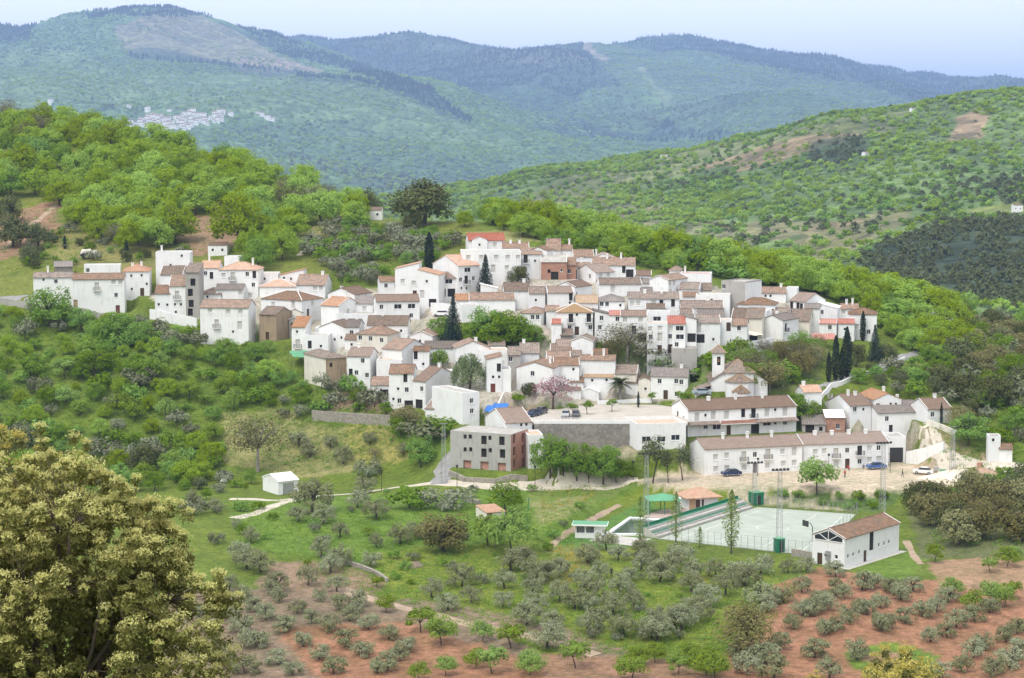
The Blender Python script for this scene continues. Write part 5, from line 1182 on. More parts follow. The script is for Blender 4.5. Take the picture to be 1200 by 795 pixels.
def scatter(poly, n, gap, seed, avoid=(), world_ok=True):
    """n random feet inside a photo polygon, at least gap metres apart on the ground and clear of houses"""
    rng = random.Random(seed); xs = [p[0] for p in poly]; ys = [p[1] for p in poly]; out = []; W = []
    for _ in range(n * 14):
        if len(out) >= n: break
        px, py = rng.uniform(min(xs), max(xs)), rng.uniform(min(ys), max(ys))
        a = np.array([px]); b = np.array([py])
        if not inpoly(a, b, poly)[0] or any(inpoly(a, b, v)[0] for v in avoid): continue
        q = at(px, py)
        if q is None or any((q[0] - w[0]) ** 2 + (q[1] - w[1]) ** 2 < gap * gap for w in W) or infoot(q[0], q[1]): continue
        W.append(q); out.append((px, py))
    return out

# --- instanced woods on the far hills (nobody could count them)
def blob(name, seed, R, Hc, nl, per, size, leaf, z0=0.0):
    V, F = lumpy(seed, R, Hc, z0, nl, per, size); return bpy.data.objects.new(name, npmesh(name, V, F, L[leaf], False))
def cone_blob(name, seed, R, h, leaf):
    rng = np.random.default_rng(seed); n = 150; t = rng.random(n); a = rng.uniform(0, 6.28, n); r = R * (1 - t) ** 0.8 * rng.uniform(0.7, 1.1, n)
    V, F = leaves(np.stack([np.cos(a) * r, np.sin(a) * r, t * h], 1), np.stack([np.cos(a), np.sin(a), np.full(n, 0.6)], 1), 1.0, rng)
    return bpy.data.objects.new(name, npmesh(name, V, F, L[leaf], False))
def wood(name, P, S, temps, pick):
    me = bpy.data.meshes.new(name); me.vertices.add(len(P)); me.vertices.foreach_set('co', np.asarray(P, np.float32).ravel())
    for nm, v, ty in (('sz', S, 'FLOAT'), ('pick', pick, 'INT')):
        at_ = me.attributes.new(nm, ty, 'POINT'); at_.data.foreach_set('value', np.asarray(v, np.float32 if ty == 'FLOAT' else np.int32))
    o = kind(add(name, me), 'stuff')
    g = bpy.data.node_groups.new(name, 'GeometryNodeTree')
    g.interface.new_socket('Geometry', in_out='INPUT', socket_type='NodeSocketGeometry'); g.interface.new_socket('Geometry', in_out='OUTPUT', socket_type='NodeSocketGeometry')
    gi = g.nodes.new('NodeGroupInput'); go = g.nodes.new('NodeGroupOutput'); jn = g.nodes.new('GeometryNodeJoinGeometry')
    def attr(nm, ty):
        a = g.nodes.new('GeometryNodeInputNamedAttribute'); a.data_type = ty; a.inputs['Name'].default_value = nm; return a.outputs[0]
    sz = attr('sz', 'FLOAT'); pk = attr('pick', 'INT')
    rv = g.nodes.new('FunctionNodeRandomValue'); rv.data_type = 'FLOAT_VECTOR'; rv.inputs[0].default_value = (-0.1, -0.1, 0); rv.inputs[1].default_value = (0.1, 0.1, 6.28)
    for k, t in enumerate(temps):
        ip = g.nodes.new('GeometryNodeInstanceOnPoints'); ob = g.nodes.new('GeometryNodeObjectInfo'); ob.inputs[0].default_value = t
        cmp_ = g.nodes.new('FunctionNodeCompare'); cmp_.data_type = 'INT'; cmp_.operation = 'EQUAL'; g.links.new(pk, cmp_.inputs[2]); cmp_.inputs[3].default_value = k
        g.links.new(gi.outputs[0], ip.inputs['Points']); g.links.new(cmp_.outputs[0], ip.inputs['Selection']); g.links.new(ob.outputs['Geometry'], ip.inputs['Instance'])
        g.links.new(sz, ip.inputs['Scale']); g.links.new(rv.outputs[0], ip.inputs['Rotation']); g.links.new(ip.outputs[0], jn.inputs[0])
    g.links.new(jn.outputs[0], go.inputs[0])
    md = o.modifiers.new('wood', 'NODES'); md.node_group = g
    return o
WB = [blob('crown_light', 201, 4.2, 6.0, 9, 15, 0.95, 'chestnut'), blob('crown_light_b', 202, 4.2, 5.4, 9, 15, 0.95, 'green'), blob('crown_dark', 203, 4.0, 6.0, 9, 16, 0.95, 'holm'), cone_blob('crown_conifer', 204, 3.4, 11, 'conifer'), blob('crown_grey', 205, 3.0, 3.4, 7, 12, 0.8, 'grey')]
# ------------------------------------------------------------------ woods beyond the valley
def cover_points(hz, x0, x1, y0, y1, n, seed):
    rng = np.random.default_rng(seed); X = rng.uniform(x0, x1, n); Y = rng.uniform(y0, y1, n); Z = hz(X, Y); px, py = proj(X, Y, Z)
    return X, Y, Z, px, py, rng
X, Y, Z, px, py, rng = cover_points(HZ_R, -200, 1000, 900, 2420, 42000, 5)
pj = px + fbm(X / 70, Y / 70, 4) * 16; qj = py + fbm(X / 70 + 9, Y / 70, 4) * 8
dark = inpoly(pj, qj, [(1010, 300), (1080, 270), (1200, 255), (1400, 250), (1400, 400), (1100, 345), (1000, 325)])
thin = np.zeros(len(X))
for poly, v in (([(560, 235), (700, 195), (900, 155), (1060, 128), (1060, 150), (900, 185), (760, 225), (600, 260)], 0.35), ([(1115, 140), (1140, 125), (1165, 165), (1120, 168)], 0.9), ([(740, 275), (900, 255), (1060, 238), (1060, 262), (960, 320), (900, 300), (800, 300)], 0.45), ([(1130, 245), (1400, 232), (1400, 252), (1140, 254)], 0.92), ([(800, 205), (900, 168), (1012, 152), (1000, 168), (900, 200)], 0.6)):
    thin[inpoly(pj, qj, poly)] = v
den = 0.62 + 0.7 * fbm(X / 130, Y / 130, 3)
keep = (px > -60) & (px < 1260) & (rng.random(len(X)) < np.where(dark, 1.0, np.clip(den * (1 - thin), 0.02, 1)))
n1 = fbm(X / 200 + 4, Y / 200, 3) + rng.normal(0, 0.25, len(X))
pick = np.where(dark, 2, np.where(n1 > 0.42, 2, np.where(n1 > 0.05, 1, np.where(n1 < -0.45, 4, 0))))
strip = inpoly(pj, qj, [(950, 170), (985, 160), (1020, 158), (1020, 180), (990, 196), (950, 190)]); pick[strip] = 2
S = np.where(pick == 4, 0.55, 0.72) * rng.uniform(0.55, 1.25, len(X))
k = keep; wood('oak_wood', np.c_[X, Y, Z - 0.5][k], S[k], WB, pick[k])

X, Y, Z, px, py, rng = cover_points(HZ_L, -1900 * KL, 750 * KL, 2300 * KL, 5900 * KL, 80000, 6)
pj = px + fbm(X / KL / 200, Y / KL / 200, 4) * 12; qj = py + fbm(X / KL / 200 + 9, Y / KL / 200, 4) * 6
bare = inpoly(pj, qj, [(130, 30), (200, 2), (300, 40), (320, 60), (380, 82), (330, 90), (220, 70), (150, 62)])
grassy = inpoly(pj, qj, [(-60, 60), (90, 60), (150, 90), (250, 80), (330, 88), (470, 108), (600, 172), (400, 160), (200, 120), (-60, 125)])
piny = inpoly(pj, qj, [(-80, 15), (45, 18), (35, 47), (-80, 55)]) | inpoly(pj, qj, [(150, 60), (220, 65), (400, 90), (470, 102), (462, 106), (300, 81), (150, 65)]) | inpoly(pj, qj, [(250, 20), (330, 62), (420, 86), (560, 150), (500, 100), (300, 35)])
ridge = (qj < 22) & (pj > 100)
dk = inpoly(pj, qj, [(260, 155), (400, 140), (560, 185), (700, 205), (720, 230), (500, 250), (420, 220)])
den = np.where(bare, 0.10, np.where(grassy, 0.35, 0.75)) + 0.5 * fbm(X / KL / 260, Y / KL / 260, 3); den[piny | ridge] = 1
keep = (px > -60) & (px < 800) & (rng.random(len(X)) < den)
n1 = fbm(X / KL / 400 + 4, Y / KL / 400, 3) + rng.normal(0, 0.3, len(X))
pick = np.where(piny | ridge, 3, np.where(dk & (n1 > -0.25), 2, np.where(n1 > 0.4, 2, np.where(n1 > 0.0, 1, 0))))
S = rng.uniform(1.0, 1.8, len(X)); k = keep & ~inpoly(px, py, [(142, 146), (170, 128), (205, 128), (265, 136), (262, 146), (245, 162), (180, 162)]) & ~inpoly(px, py, [(296, 130), (312, 130), (326, 146), (312, 148)])
wood('chestnut_forest', np.c_[X, Y, Z - 0.5][k], S[k], WB, pick[k])

X, Y, Z, px, py, rng = cover_points(HZ_F, -1500 * KF, 2200 * KF, 3900 * KF, 7900 * KF, 100000, 7)
pj = px + fbm(X / KF / 300, Y / KF / 300, 4) * 10; qj = py + fbm(X / KF / 300 + 9, Y / KF / 300, 4) * 5
light = inpoly(pj, qj, [(690, 46), (740, 60), (830, 62), (900, 80), (1010, 100), (1100, 130), (900, 160), (800, 150), (700, 80)]) | inpoly(pj, qj, [(690, 105), (760, 98), (800, 130), (760, 165), (700, 160), (660, 130)]) | inpoly(pj, qj, [(560, 110), (620, 100), (680, 120), (680, 175), (600, 160)]) | (qj > 165)
track = inpoly(px, py, [(680, 46), (694, 46), (716, 74), (700, 76)]) | inpoly(px, py, [(744, 76), (754, 76), (794, 122), (780, 124)])
keep = (px > -60) & (px < 1260) & ~track & (rng.random(len(X)) < np.where(light, 0.55, 0.9) + 0.4 * fbm(X / KF / 300, Y / KF / 300, 3))
n1 = fbm(X / KF / 400 + 14, Y / KF / 400, 3) + rng.normal(0, 0.3, len(X))
pick = np.where(light, np.where(n1 > 0.25, 2, np.where(n1 > -0.1, 1, 0)), np.where(n1 < -0.45, 1, 3))
S = rng.uniform(0.9, 1.7, len(X)); k = keep
wood('pine_forest', np.c_[X, Y, Z - 0.5][k], S[k], WB, pick[k])

# ------------------------------------------------------------------ chestnut wood on the hill, one by one
W1 = [(-90, 142), (20, 144), (90, 152), (180, 176), (280, 206), (360, 230), (432, 258), (420, 268), (350, 262), (345, 285), (330, 318), (300, 322), (285, 296), (285, 250), (205, 255), (200, 292), (150, 296), (110, 285), (80, 262), (60, 232), (-10, 236), (-90, 240)]
grove('chestnut', scatter(W1, 235, 6.2, 21), 'chestnut tree', 'in hillside wood above left houses', 'tree', 'chestnut trees of the hillside wood', 12, 'chestnut_tree', hm=lambda p: random.uniform(6.5, 10.5), rowword='tier',
      kinds=lambda p: random.choice(('chestnut',) * 8 + ('green_tree', 'bare_tree')))
W2 = [(585, 268), (640, 277), (720, 296), (800, 316), (880, 334), (960, 349), (1040, 371), (1110, 393), (1150, 425), (1100, 425), (1045, 402), (1032, 385), (1000, 355), (935, 336), (880, 328), (840, 324), (800, 318), (740, 302), (700, 292), (660, 285), (600, 280)]
grove('chestnut', scatter(W2, 290, 3.4, 22), 'green tree', 'in wood behind the village ridge', 'tree', 'trees of the wood behind the ridge', 12, 'woodland_tree', hm=lambda p: random.uniform(4.0, 8.0), rowword='tier', kinds=lambda p: random.choice(('chestnut',) * 6 + ('green_tree', 'green_tree', 'shrub')))
BEH = []
rb = random.Random(5)
for px in range(575, 1120, 8):
    for dY in (6 + rb.uniform(0, 6), 15 + rb.uniform(0, 9), 27 + rb.uniform(0, 12)):
        py = np.interp(px, [575, 640, 720, 800, 880, 960, 1040, 1115], [268, 275, 293, 313, 331, 346, 368, 390]); q = None; x = px + rb.uniform(-4, 4)
        while q is None and py < 420: q = at(x, py); py += 1.5
        X_, Y_ = q[0] * (q[1] + dY) / q[1], q[1] + dY; BEH.append((x, np.array((X_, Y_, ground(X_, Y_)))))
for i, (x, q) in enumerate(sorted(BEH, key=lambda t: t[0])):
    plant('chestnut' if rb.random() < .85 else 'green_tree', x, 0, hm=rb.uniform(4.5, 10.5), q=q, name='woodland_tree', cat='tree', group='trees showing their tops behind the ridge', label='bright green treetop rising from behind the village ridge')
W3 = [(-20, 372), (40, 368), (110, 376), (180, 386), (235, 404), (320, 412), (325, 440), (300, 478), (262, 495), (268, 545), (230, 575), (100, 580), (-20, 580)]
grove('chestnut', scatter(W3, 190, 4.4, 23), 'leafy tree', 'on slope below the left houses', 'tree', 'trees on the slope below the left houses', 16, 'slope_tree', hm=lambda p: random.uniform(2.2, 5.4), rowword='tier',
      kinds=lambda p: random.choice(('chestnut', 'chestnut', 'green_tree', 'bright_tree', 'shrub', 'grey_shrub')))
W4 = [(318, 440), (370, 452), (400, 455), (440, 465), (470, 478), (450, 490), (400, 478), (370, 490), (330, 490), (300, 480)]
grove('shrub', scatter(W4, 30, 3.0, 24), 'bush', 'on bank under the bare brown house', 'bush', 'bushes under the bare brown house', 12, 'bush', hm=lambda p: random.uniform(2.0, 4.5), kinds=lambda p: random.choice(('shrub', 'grey_shrub', 'green_tree')))
W5 = [(385, 262), (470, 272), (520, 280), (540, 290), (515, 300), (505, 318), (465, 318), (440, 335), (405, 332), (385, 315), (360, 300)]
grove('grey_shrub', scatter(W5, 90, 3.0, 25), 'shrub', 'on slope above upper middle houses', 'shrub', 'shrubs above the upper middle houses', 12, 'hillside_shrub', hm=lambda p: random.uniform(2.4, 4.6), kinds=lambda p: random.choice(('grey_shrub', 'grey_shrub', 'green_tree', 'shrub')))
W6 = [(1100, 365), (1200, 362), (1215, 480), (1130, 480), (1090, 450), (1085, 410)]
grove('holm_oak', scatter(W6, 70, 5.0, 26), 'oak', 'on right edge slope beyond the lane', 'tree', 'oaks at the right edge', 16, 'oak_tree', hm=lambda p: random.uniform(4.0, 7.5), rowword='tier', kinds=lambda p: random.choice(('holm_oak', 'holm_oak', 'green_tree', 'flowering_oak', 'grey_shrub')))
W7 = [(870, 412), (905, 418), (960, 415), (960, 440), (930, 452), (900, 462), (870, 455), (850, 440), (820, 432), (856, 420)]
grove('green_tree', scatter(W7, 40, 3.0, 27), 'tree', 'on green bank behind the church', 'tree', 'trees on the bank behind the church', 12, 'bank_tree', hm=lambda p: random.uniform(3.5, 6.5), kinds=lambda p: random.choice(('green_tree', 'bare_tree', 'shrub', 'brown_tree')))
W8 = [(1000, 440), (1060, 425), (1120, 440), (1200, 480), (1205, 530), (1140, 510), (1110, 470), (1060, 462), (1000, 462)]
grove('shrub', scatter(W8, 60, 4.0, 28), 'bush', 'in hollow right of walled lane', 'bush', 'bushes right of the walled lane', 12, 'bush', hm=lambda p: random.uniform(2.2, 4.6), kinds=lambda p: random.choice(('shrub', 'green_tree', 'grey_shrub', 'holm_oak')))
W9 = [(1065, 590), (1120, 580), (1205, 570), (1205, 640), (1120, 640), (1090, 625)]
grove('flowering_oak', scatter(W9, 16, 5.5, 29), 'brownish oak', 'in thicket right of sports hall', 'tree', 'oaks of the thicket by the sports hall', 14, 'oak_tree', hm=lambda p: random.uniform(5.0, 7.5), kinds=lambda p: random.choice(('flowering_oak', 'flowering_oak', 'holm_oak')))
W10 = [(905, 578), (960, 578), (1030, 578), (1050, 584), (1030, 596), (1004, 600), (950, 591), (910, 586)]
grove('shrub', scatter(W10, 20, 2.6, 30), 'bush', 'on bank between street and court', 'bush', 'bushes on the bank above the court', 8, 'bush', hm=lambda p: random.uniform(1.4, 2.4))
W11 = [(270, 580), (300, 560), (420, 556), (520, 545), (540, 560), (560, 572), (420, 584), (330, 600), (280, 604)]
W12 = [(1100, 560), (1205, 548), (1205, 575), (1120, 582)]
grove('shrub', scatter(W12, 18, 3.0, 31), 'low shrub', 'on terraces below gravel yard', 'shrub', 'shrubs below the gravel yard', 8, 'shrub', hm=lambda p: random.uniform(1.2, 2.2))

W13 = [(270, 590), (480, 578), (620, 572), (700, 600), (660, 660), (560, 690), (440, 690), (280, 640)]
grove('shrub', scatter(W13, 46, 3.2, 32), 'low shrub', 'scattered on meadow between the olives', 'shrub', 'low shrubs of the meadow', 10, 'shrub', hm=lambda p: random.uniform(.8, 2.0), kinds=lambda p: random.choice(('shrub', 'grey_shrub', 'bright_tree')))
W14 = [(600, 650), (860, 660), (900, 690), (850, 760), (640, 750)]
grove('shrub', scatter(W14, 40, 3.0, 33), 'low shrub', 'in the grass of green olive grove', 'shrub', 'low shrubs of the olive grove', 10, 'shrub', hm=lambda p: random.uniform(.7, 1.7), kinds=lambda p: random.choice(('shrub', 'grey_shrub')))
W15 = [(200, 540), (262, 530), (290, 548), (300, 575), (270, 580), (300, 630), (250, 650), (215, 600)]
grove('shrub', scatter(W15, 26, 2.6, 34), 'bush', 'between foreground oak and garage shed', 'bush', 'bushes left of the garage shed', 10, 'bush', hm=lambda p: random.uniform(1.4, 3.6), kinds=lambda p: random.choice(('shrub', 'grey_shrub', 'big_olive', 'green_tree', 'holm_oak')))
W16 = [(636, 277), (700, 289), (775, 309), (840, 322), (836, 328), (760, 316), (690, 301), (640, 288)]
grove('green_tree', scatter(W16, 34, 2.6, 35), 'small tree', 'right behind the topmost houses', 'tree', 'small trees behind the topmost houses', 10, 'small_tree', hm=lambda p: random.uniform(2.4, 5.0), kinds=lambda p: random.choice(('green_tree', 'chestnut', 'shrub')))
W17 = [(10, 300), (60, 262), (110, 280), (160, 292), (230, 300), (228, 318), (120, 308), (40, 322)]
grove('shrub', scatter(W17, 34, 3.2, 36), 'bush', 'on the terrace behind the leftmost houses', 'bush', 'bushes behind the leftmost houses', 10, 'bush', hm=lambda p: random.uniform(1.4, 3.4), kinds=lambda p: random.choice(('shrub', 'grey_shrub', 'green_tree', 'holm_oak')))
# ------------------------------------------------------------------ olive groves, tree by tree
def conv(x0, y0, s, pts, dy): return [(x0 + u / s, y0 + v / s + dy) for u, v in pts]
G_R = conv(860, 600, 3.53, [(280, 320), (205, 360), (355, 370), (378, 392), (420, 330), (455, 345), (520, 400), (552, 412), (530, 310), (575, 300), (605, 380), (690, 352), (650, 320), (740, 315), (420, 255), (285, 415), (250, 470), (330, 410), (480, 445), (385, 495), (425, 480), (190, 555), (335, 590), (630, 470), (610, 480), (710, 445), (780, 420), (840, 400), (880, 505), (815, 525), (920, 465), (995, 440), (1060, 405), (885, 360), (990, 590), (1035, 552), (1125, 525), (1172, 490), (1185, 590), (1140, 630), (940, 645), (855, 672), (1080, 665)], 4)
grove('olive', G_R, 'grey olive', 'on red soil at lower right', 'olive tree', 'olive trees on the red soil', 11, 'olive_tree', hm=lambda p: random.uniform(2.4, 3.3))
G_L = conv(250, 500, 2.695, [(20, 555), (50, 605), (90, 545), (130, 575), (165, 600), (210, 545), (190, 520), (265, 580), (310, 610), (365, 635), (340, 540), (400, 570), (430, 605), (455, 580), (490, 630), (555, 660), (225, 640), (145, 685), (120, 685), (90, 640), (285, 685), (335, 725), (420, 685), (470, 715), (200, 740), (380, 770), (550, 760), (610, 700), (520, 770), (250, 775), (50, 755), (15, 710), (450, 555), (590, 730), (100, 770), (-30, 730), (-20, 640), (-45, 590)], 4)
grove('olive', G_L, 'grey olive', 'on brown soil at lower left', 'olive tree', 'olive trees on the brown soil', 11, 'olive_tree', hm=lambda p: random.uniform(2.3, 3.1))
G_C = conv(600, 580, 3.697, [(330, 270), (150, 350), (205, 330), (90, 405), (205, 440), (310, 370), (380, 335), (270, 470), (350, 430), (510, 350), (600, 285), (560, 300), (640, 355), (470, 410), (735, 270), (700, 305), (790, 340), (880, 330), (1010, 370), (780, 395), (925, 410), (845, 455), (530, 470), (440, 490), (790, 520), (735, 560), (630, 610), (605, 600), (625, 535), (485, 590), (375, 560), (330, 575), (180, 560), (65, 540), (100, 480), (155, 640), (40, 300), (410, 215), (460, 260), (570, 250), (340, 480), (700, 560)], 7)
grove('big_olive', G_C, 'olive', 'in green grove below the pool', 'olive tree', 'olive trees of the green grove', 9, 'olive_tree', hm=lambda p: random.uniform(2.7, 4.2))
G_M = conv(250, 500, 2.695, [(350, 285), (455, 235), (400, 330), (515, 270), (120, 345), (85, 400), (150, 440), (105, 430), (340, 390), (405, 420), (300, 480), (390, 500), (370, 440), (500, 420), (515, 360), (590, 350), (690, 520), (785, 485), (815, 535), (740, 560), (915, 550), (920, 490), (940, 435), (1010, 460), (270, 280), (640, 330), (480, 190), (600, 70), (305, 75), (270, 40), (370, 45), (495, 35), (410, 95), (50, 500), (200, 500)], 8)
grove('big_olive', G_M, 'grey olive', 'on meadow around the dirt track', 'olive tree', 'olive trees on the meadow below the track', 9, 'olive_tree', hm=lambda p: random.uniform(2.7, 4.2))
G_RR = conv(860, 600, 3.53, [(40, 590), (90, 622), (130, 610), (55, 655), (165, 672), (110, 370), (140, 398), (40, 285), (110, 240), (510, 595), (225, 235), (300, 230), (395, 672), (10, 260)], 5)
grove('olive', G_RR, 'small olive', 'near the round brown budding tree', 'olive tree', 'olives round the brown budding tree', 10, 'olive_tree', hm=lambda p: random.uniform(2.6, 3.8))
G_F = conv(250, 500, 2.695, [(545, 575), (655, 640), (720, 680), (850, 665), (940, 690), (1000, 755), (735, 775), (830, 750), (880, 770), (650, 790)], 4) + conv(600, 580, 3.697, [(275, 740), (80, 770), (540, 730), (620, 715), (520, 790), (720, 770), (840, 770), (770, 720), (880, 790)], 3)
grove('bright_tree', G_F, 'bright fruit tree', 'along the lower edge', 'fruit tree', 'fruit trees along the lower edge', 12, 'fruit_tree', hm=lambda p: random.uniform(2.6, 4.4))
G_FR = conv(860, 600, 3.53, [(830, 200), (1060, 240), (905, 335), (1150, 350), (985, 395), (1060, 370), (1120, 385), (1160, 190), (1130, 215)], 3)
grove('bright_tree', G_FR, 'fruit tree', 'on dry patch right of hall', 'fruit tree', 'fruit trees right of the hall', 10, 'fruit_tree', hm=lambda p: random.uniform(2.4, 3.8))

# ------------------------------------------------------------------ single trees
def one(kind_, px, py, hpx, label, cat='tree', name=None, wide=1.0, Y=None):
    q = None
    if Y: q = pt(px, py, Y)
    return plant(kind_, px, py, hpx=hpx, label=label, cat=cat, name=name, wide=wide, q=q)
one('holm_oak', 497, 263, 54, 'great dark holm oak on the crest in the middle of the skyline', name='holm_oak', wide=1.15)
one('holm_oak', 484, 272, 24, 'small round oak at the foot of the great holm oak on the crest', name='holm_oak')
one('holm_oak', 430, 252, 32, 'dark oak on the crest left of the great holm oak', name='holm_oak')
one('chestnut', 594, 265, 31, 'single round green tree on the crest right of the great oak', name='green_tree')
one('chestnut', 545, 266, 20, 'pale green tree just right of the great holm oak', name='green_tree')
one('chestnut', 280, 292, 66, 'largest chestnut tree beside the brown clearing on the left hill', name='chestnut_tree', wide=0.95)
one('chestnut', 205, 285, 48, 'broad chestnut tree left of the brown clearing on the left hill', name='chestnut_tree')
one('chestnut', 355, 232, 40, 'deep green chestnut on the ridge line left of the crest oaks', name='chestnut_tree')
one('cypress', 503, 318, 46, 'dark bushy cypress between the shrubs and the orange roofed house', name='cypress', wide=2.0)
one('spruce', 569, 346, 50, 'blue spruce in front of the long cream building', name='spruce', wide=0.9, Y=None)
one('holm_oak', 607, 334, 24, 'round dark tree right of the blue spruce', name='holm_oak')
T['spruce'] = T['spruce'][::-1]
one('spruce', 531, 404, 60, 'tall slim dark conifer in the garden in the middle of the village', name='conifer', wide=0.85)
for px, py, h, lab in ((560, 408, 36, 'leftmost broad green tree beside the dark conifer'), (583, 412, 50, 'tallest leafy green tree in the village garden'), (600, 410, 46, 'rounded green tree at the right of the village garden'), (516, 400, 30, 'yellowish green tree left of the dark conifer'), (572, 400, 42, 'dense green tree behind the leafy garden trees'), (612, 408, 34, 'smaller dark tree at the right end of the village garden'), (628, 404, 24, 'thin pale tree below the blue window house')):
    one('green_tree', px, py, h, lab, name='garden_tree', wide=1.1)
one('weeping_tree', 550, 464, 54, 'large drooping grey green tree beside the lane in the lower village', name='weeping_tree', wide=1.0)
one('green_tree', 515, 432, 24, 'dark green tree left of the weeping tree', name='garden_tree')
one('bare_tree', 735, 424, 46, 'big leafless brown tree below the white facades', name='leafless_tree', wide=1.5)
one('brown_tree', 712, 424, 26, 'olive brown bush left of the big leafless tree', 'bush', 'bush')
one('shrub', 700, 416, 16, 'bright green bush at the foot of the ochre roofed villa', 'bush', 'bush')
one('grey_shrub', 760, 425, 22, 'grey shrub under the barred stair window', 'shrub', 'shrub', 1.4)
one('shrub', 775, 432, 14, 'green shrub below the white three storey house', 'shrub', 'shrub')
one('green_tree', 793, 440, 22, 'green bush under the broken concrete block', 'bush', 'bush', 1.3)
one('shrub', 812, 441, 20, 'bush at the right foot of the broken concrete block', 'bush', 'bush', 1.3)
one('grey_shrub', 778, 436, 20, 'grey bush left of the broken concrete block', 'bush', 'bush', 1.2)
one('pink_tree', 648, 480, 40, 'pink blossoming tree above the parked cars', name='blossom_tree', wide=1.1)
one('palm', 727, 472, 38, 'palm tree on the plaza', name='palm_tree')
one('holm_oak', 620, 465, 18, 'dark bush under the blank gable house', 'bush', 'bush')
one('shrub', 606, 470, 10, 'low hedge bush by the lane bend', 'bush', 'bush', 1.5)
for px, py, h, lab in ((671, 487, 15, 'clipped round tree behind the two parked cars'), (688, 486, 17, 'wide clipped tree beside the silver car'), (717, 483, 16, 'small leafy tree below the palm'), (765, 473, 14, 'leafy tree at the back of the plaza'), (800, 478, 20, 'slender green tree at the right corner of the plaza'), (580, 492, 8, 'small shrub above the brown roof')):
    one('plaza_tree', px, py, h, lab, name='plaza_tree', wide=1.3)
one('cypress', 748, 478, 20, 'little dark conical tree in the middle of the plaza', name='conical_tree', wide=1.3)
for px, py, h, lab in ((971, 448, 36, 'leftmost and shortest of the dark cypresses along the walled lane'), (979, 446, 54, 'second cypress from left along the walled lane'), (986, 446, 40, 'short cypress between two taller ones on the walled lane'), (992, 442, 60, 'tallest cypress of the row on the walled lane'), (1011, 400, 36, 'single cypress in front of the last hipped roof house')):
    one('cypress', px, py, h, lab, name='cypress', wide=1.45)
one('spruce', 1025, 424, 46, 'dark spruce at the right end of the village', name='spruce', wide=0.9)
one('holm_oak', 1003, 430, 30, 'dark bushy tree between the cypress row and the spruce', name='bushy_tree', wide=0.8)
one('holm_oak', 1040, 424, 22, 'small dark tree right of the spruce', name='bushy_tree')
for px, py, h, lab in ((645, 562, 56, 'broad green tree below the plaza wall, left of the kiosk'), (660, 556, 44, 'pale green tree beside the narrow parapet house'), (676, 563, 40, 'green tree with dark crown in front of the stone wall'), (690, 560, 42, 'darker tree below the stone wall'), (707, 568, 46, 'tall green tree in the middle of the little park'), (722, 566, 30, 'round green tree in the little park'), (735, 562, 26, 'small tree at the right of the little park'), (716, 550, 30, 'wide green tree against the bar building')):
    one('green_tree', px, py, h, lab, name='park_tree', wide=0.85)
for px, py, h, lab in ((765, 566, 56, 'slim dark poplar in front of the bar building'), (783, 566, 42, 'dark tree right of the slim poplar'), (800, 563, 44, 'dark round tree before the left end of the lower row')):
    one('black_poplar', px, py, h, lab, name='dark_poplar', wide=1.25)
one('bright_tree', 957, 579, 42, 'bright green young tree beside the gravel street', name='street_tree', wide=1.0)
one('poplar', 857, 649, 78, 'tall slim poplar in front of the court', name='poplar', wide=1.15)
one('thin_poplar', 792, 640, 66, 'thin half bare poplar left of the court', name='poplar', wide=1.2)
one('thin_poplar', 750, 642, 64, 'thinnest poplar beside the pool', name='poplar', wide=1.2)
one('thin_poplar', 820, 642, 26, 'very small sparse tree between the poplars', name='sapling', wide=2.0)
one('brown_tree', 871, 768, 66, 'large round brown green tree at the edge of the red soil', name='budding_tree', wide=1.15)
one('flowering_oak', 519, 646, 50, 'big round holm oak in the middle of the meadow', name='holm_oak', wide=1.2)
one('green_tree', 592, 600, 38, 'rounded green tree by the road below the unfinished building', name='meadow_tree', wide=1.15)
one('bright_tree', 600, 650, 56, 'bright green walnut right of the meadow hut', name='meadow_tree', wide=0.9)
one('bright_tree', 572, 640, 36, 'bright green bush left of the meadow hut', name='meadow_tree', wide=1.1)
one('big_olive', 365, 601, 42, 'biggest olive tree beside the garage shed', name='olive_tree', wide=1.1)
one('grey_shrub', 522, 596, 26, 'grey bush beneath the road bend', 'bush', 'bush', 1.5)
one('shrub', 480, 596, 28, 'green bushes below the pole', 'bush', 'bush', 1.4)
one('bare_tree', 302, 553, 66, 'bare greyish tree on the left slope of the dry meadow', name='leafless_tree', wide=1.05)
one('bare_tree', 440, 540, 16, 'small bare tree on the dry meadow', name='leafless_tree')
one('green_tree', 493, 548, 38, 'leafy tree beside the lattice power pole at the road bend', name='leafy_tree')
one('grey_shrub', 500, 520, 30, 'grey shrub under the villa garden', 'shrub', 'shrub', 1.6)
one('shrub', 515, 512, 26, 'green shrub beside the blank white block', 'shrub', 'shrub', 1.4)
one('green_tree', 470, 512, 26, 'leafy tree in the villa garden', name='garden_tree', wide=1.3)
one('brown_tree', 478, 500, 26, 'reddish green bush in front of the villa', 'bush', 'bush', 1.4)
one('grey_shrub', 432, 560, 22, 'grey bush at the edge of the dry meadow', 'bush', 'bush')
one('holm_oak', 168, 552, 34, 'dark round oak behind the flowering foreground oak', name='holm_oak')
one('holm_oak', 30, 535, 34, 'dark oak at the left edge of the slope', name='holm_oak')
for px, py, h, lab in ((60, 384, 48, 'large leafy tree before the long white farmhouse'), (96, 388, 28, 'green tree under the balcony of the long white house'), (140, 398, 34, 'green tree at the right foot of the long white house'), (165, 404, 30, 'bright tree below the square red roofed house'), (120, 404, 30, 'bushy tree below the road wall'), (165, 450, 36, 'large bushy tree in the middle of the left slope'), (110, 440, 34, 'rounded tree on the left slope'), (36, 445, 30, 'dark tree on the left slope')):
    one('green_tree', px, py, h, lab, name='slope_tree', wide=1.25)
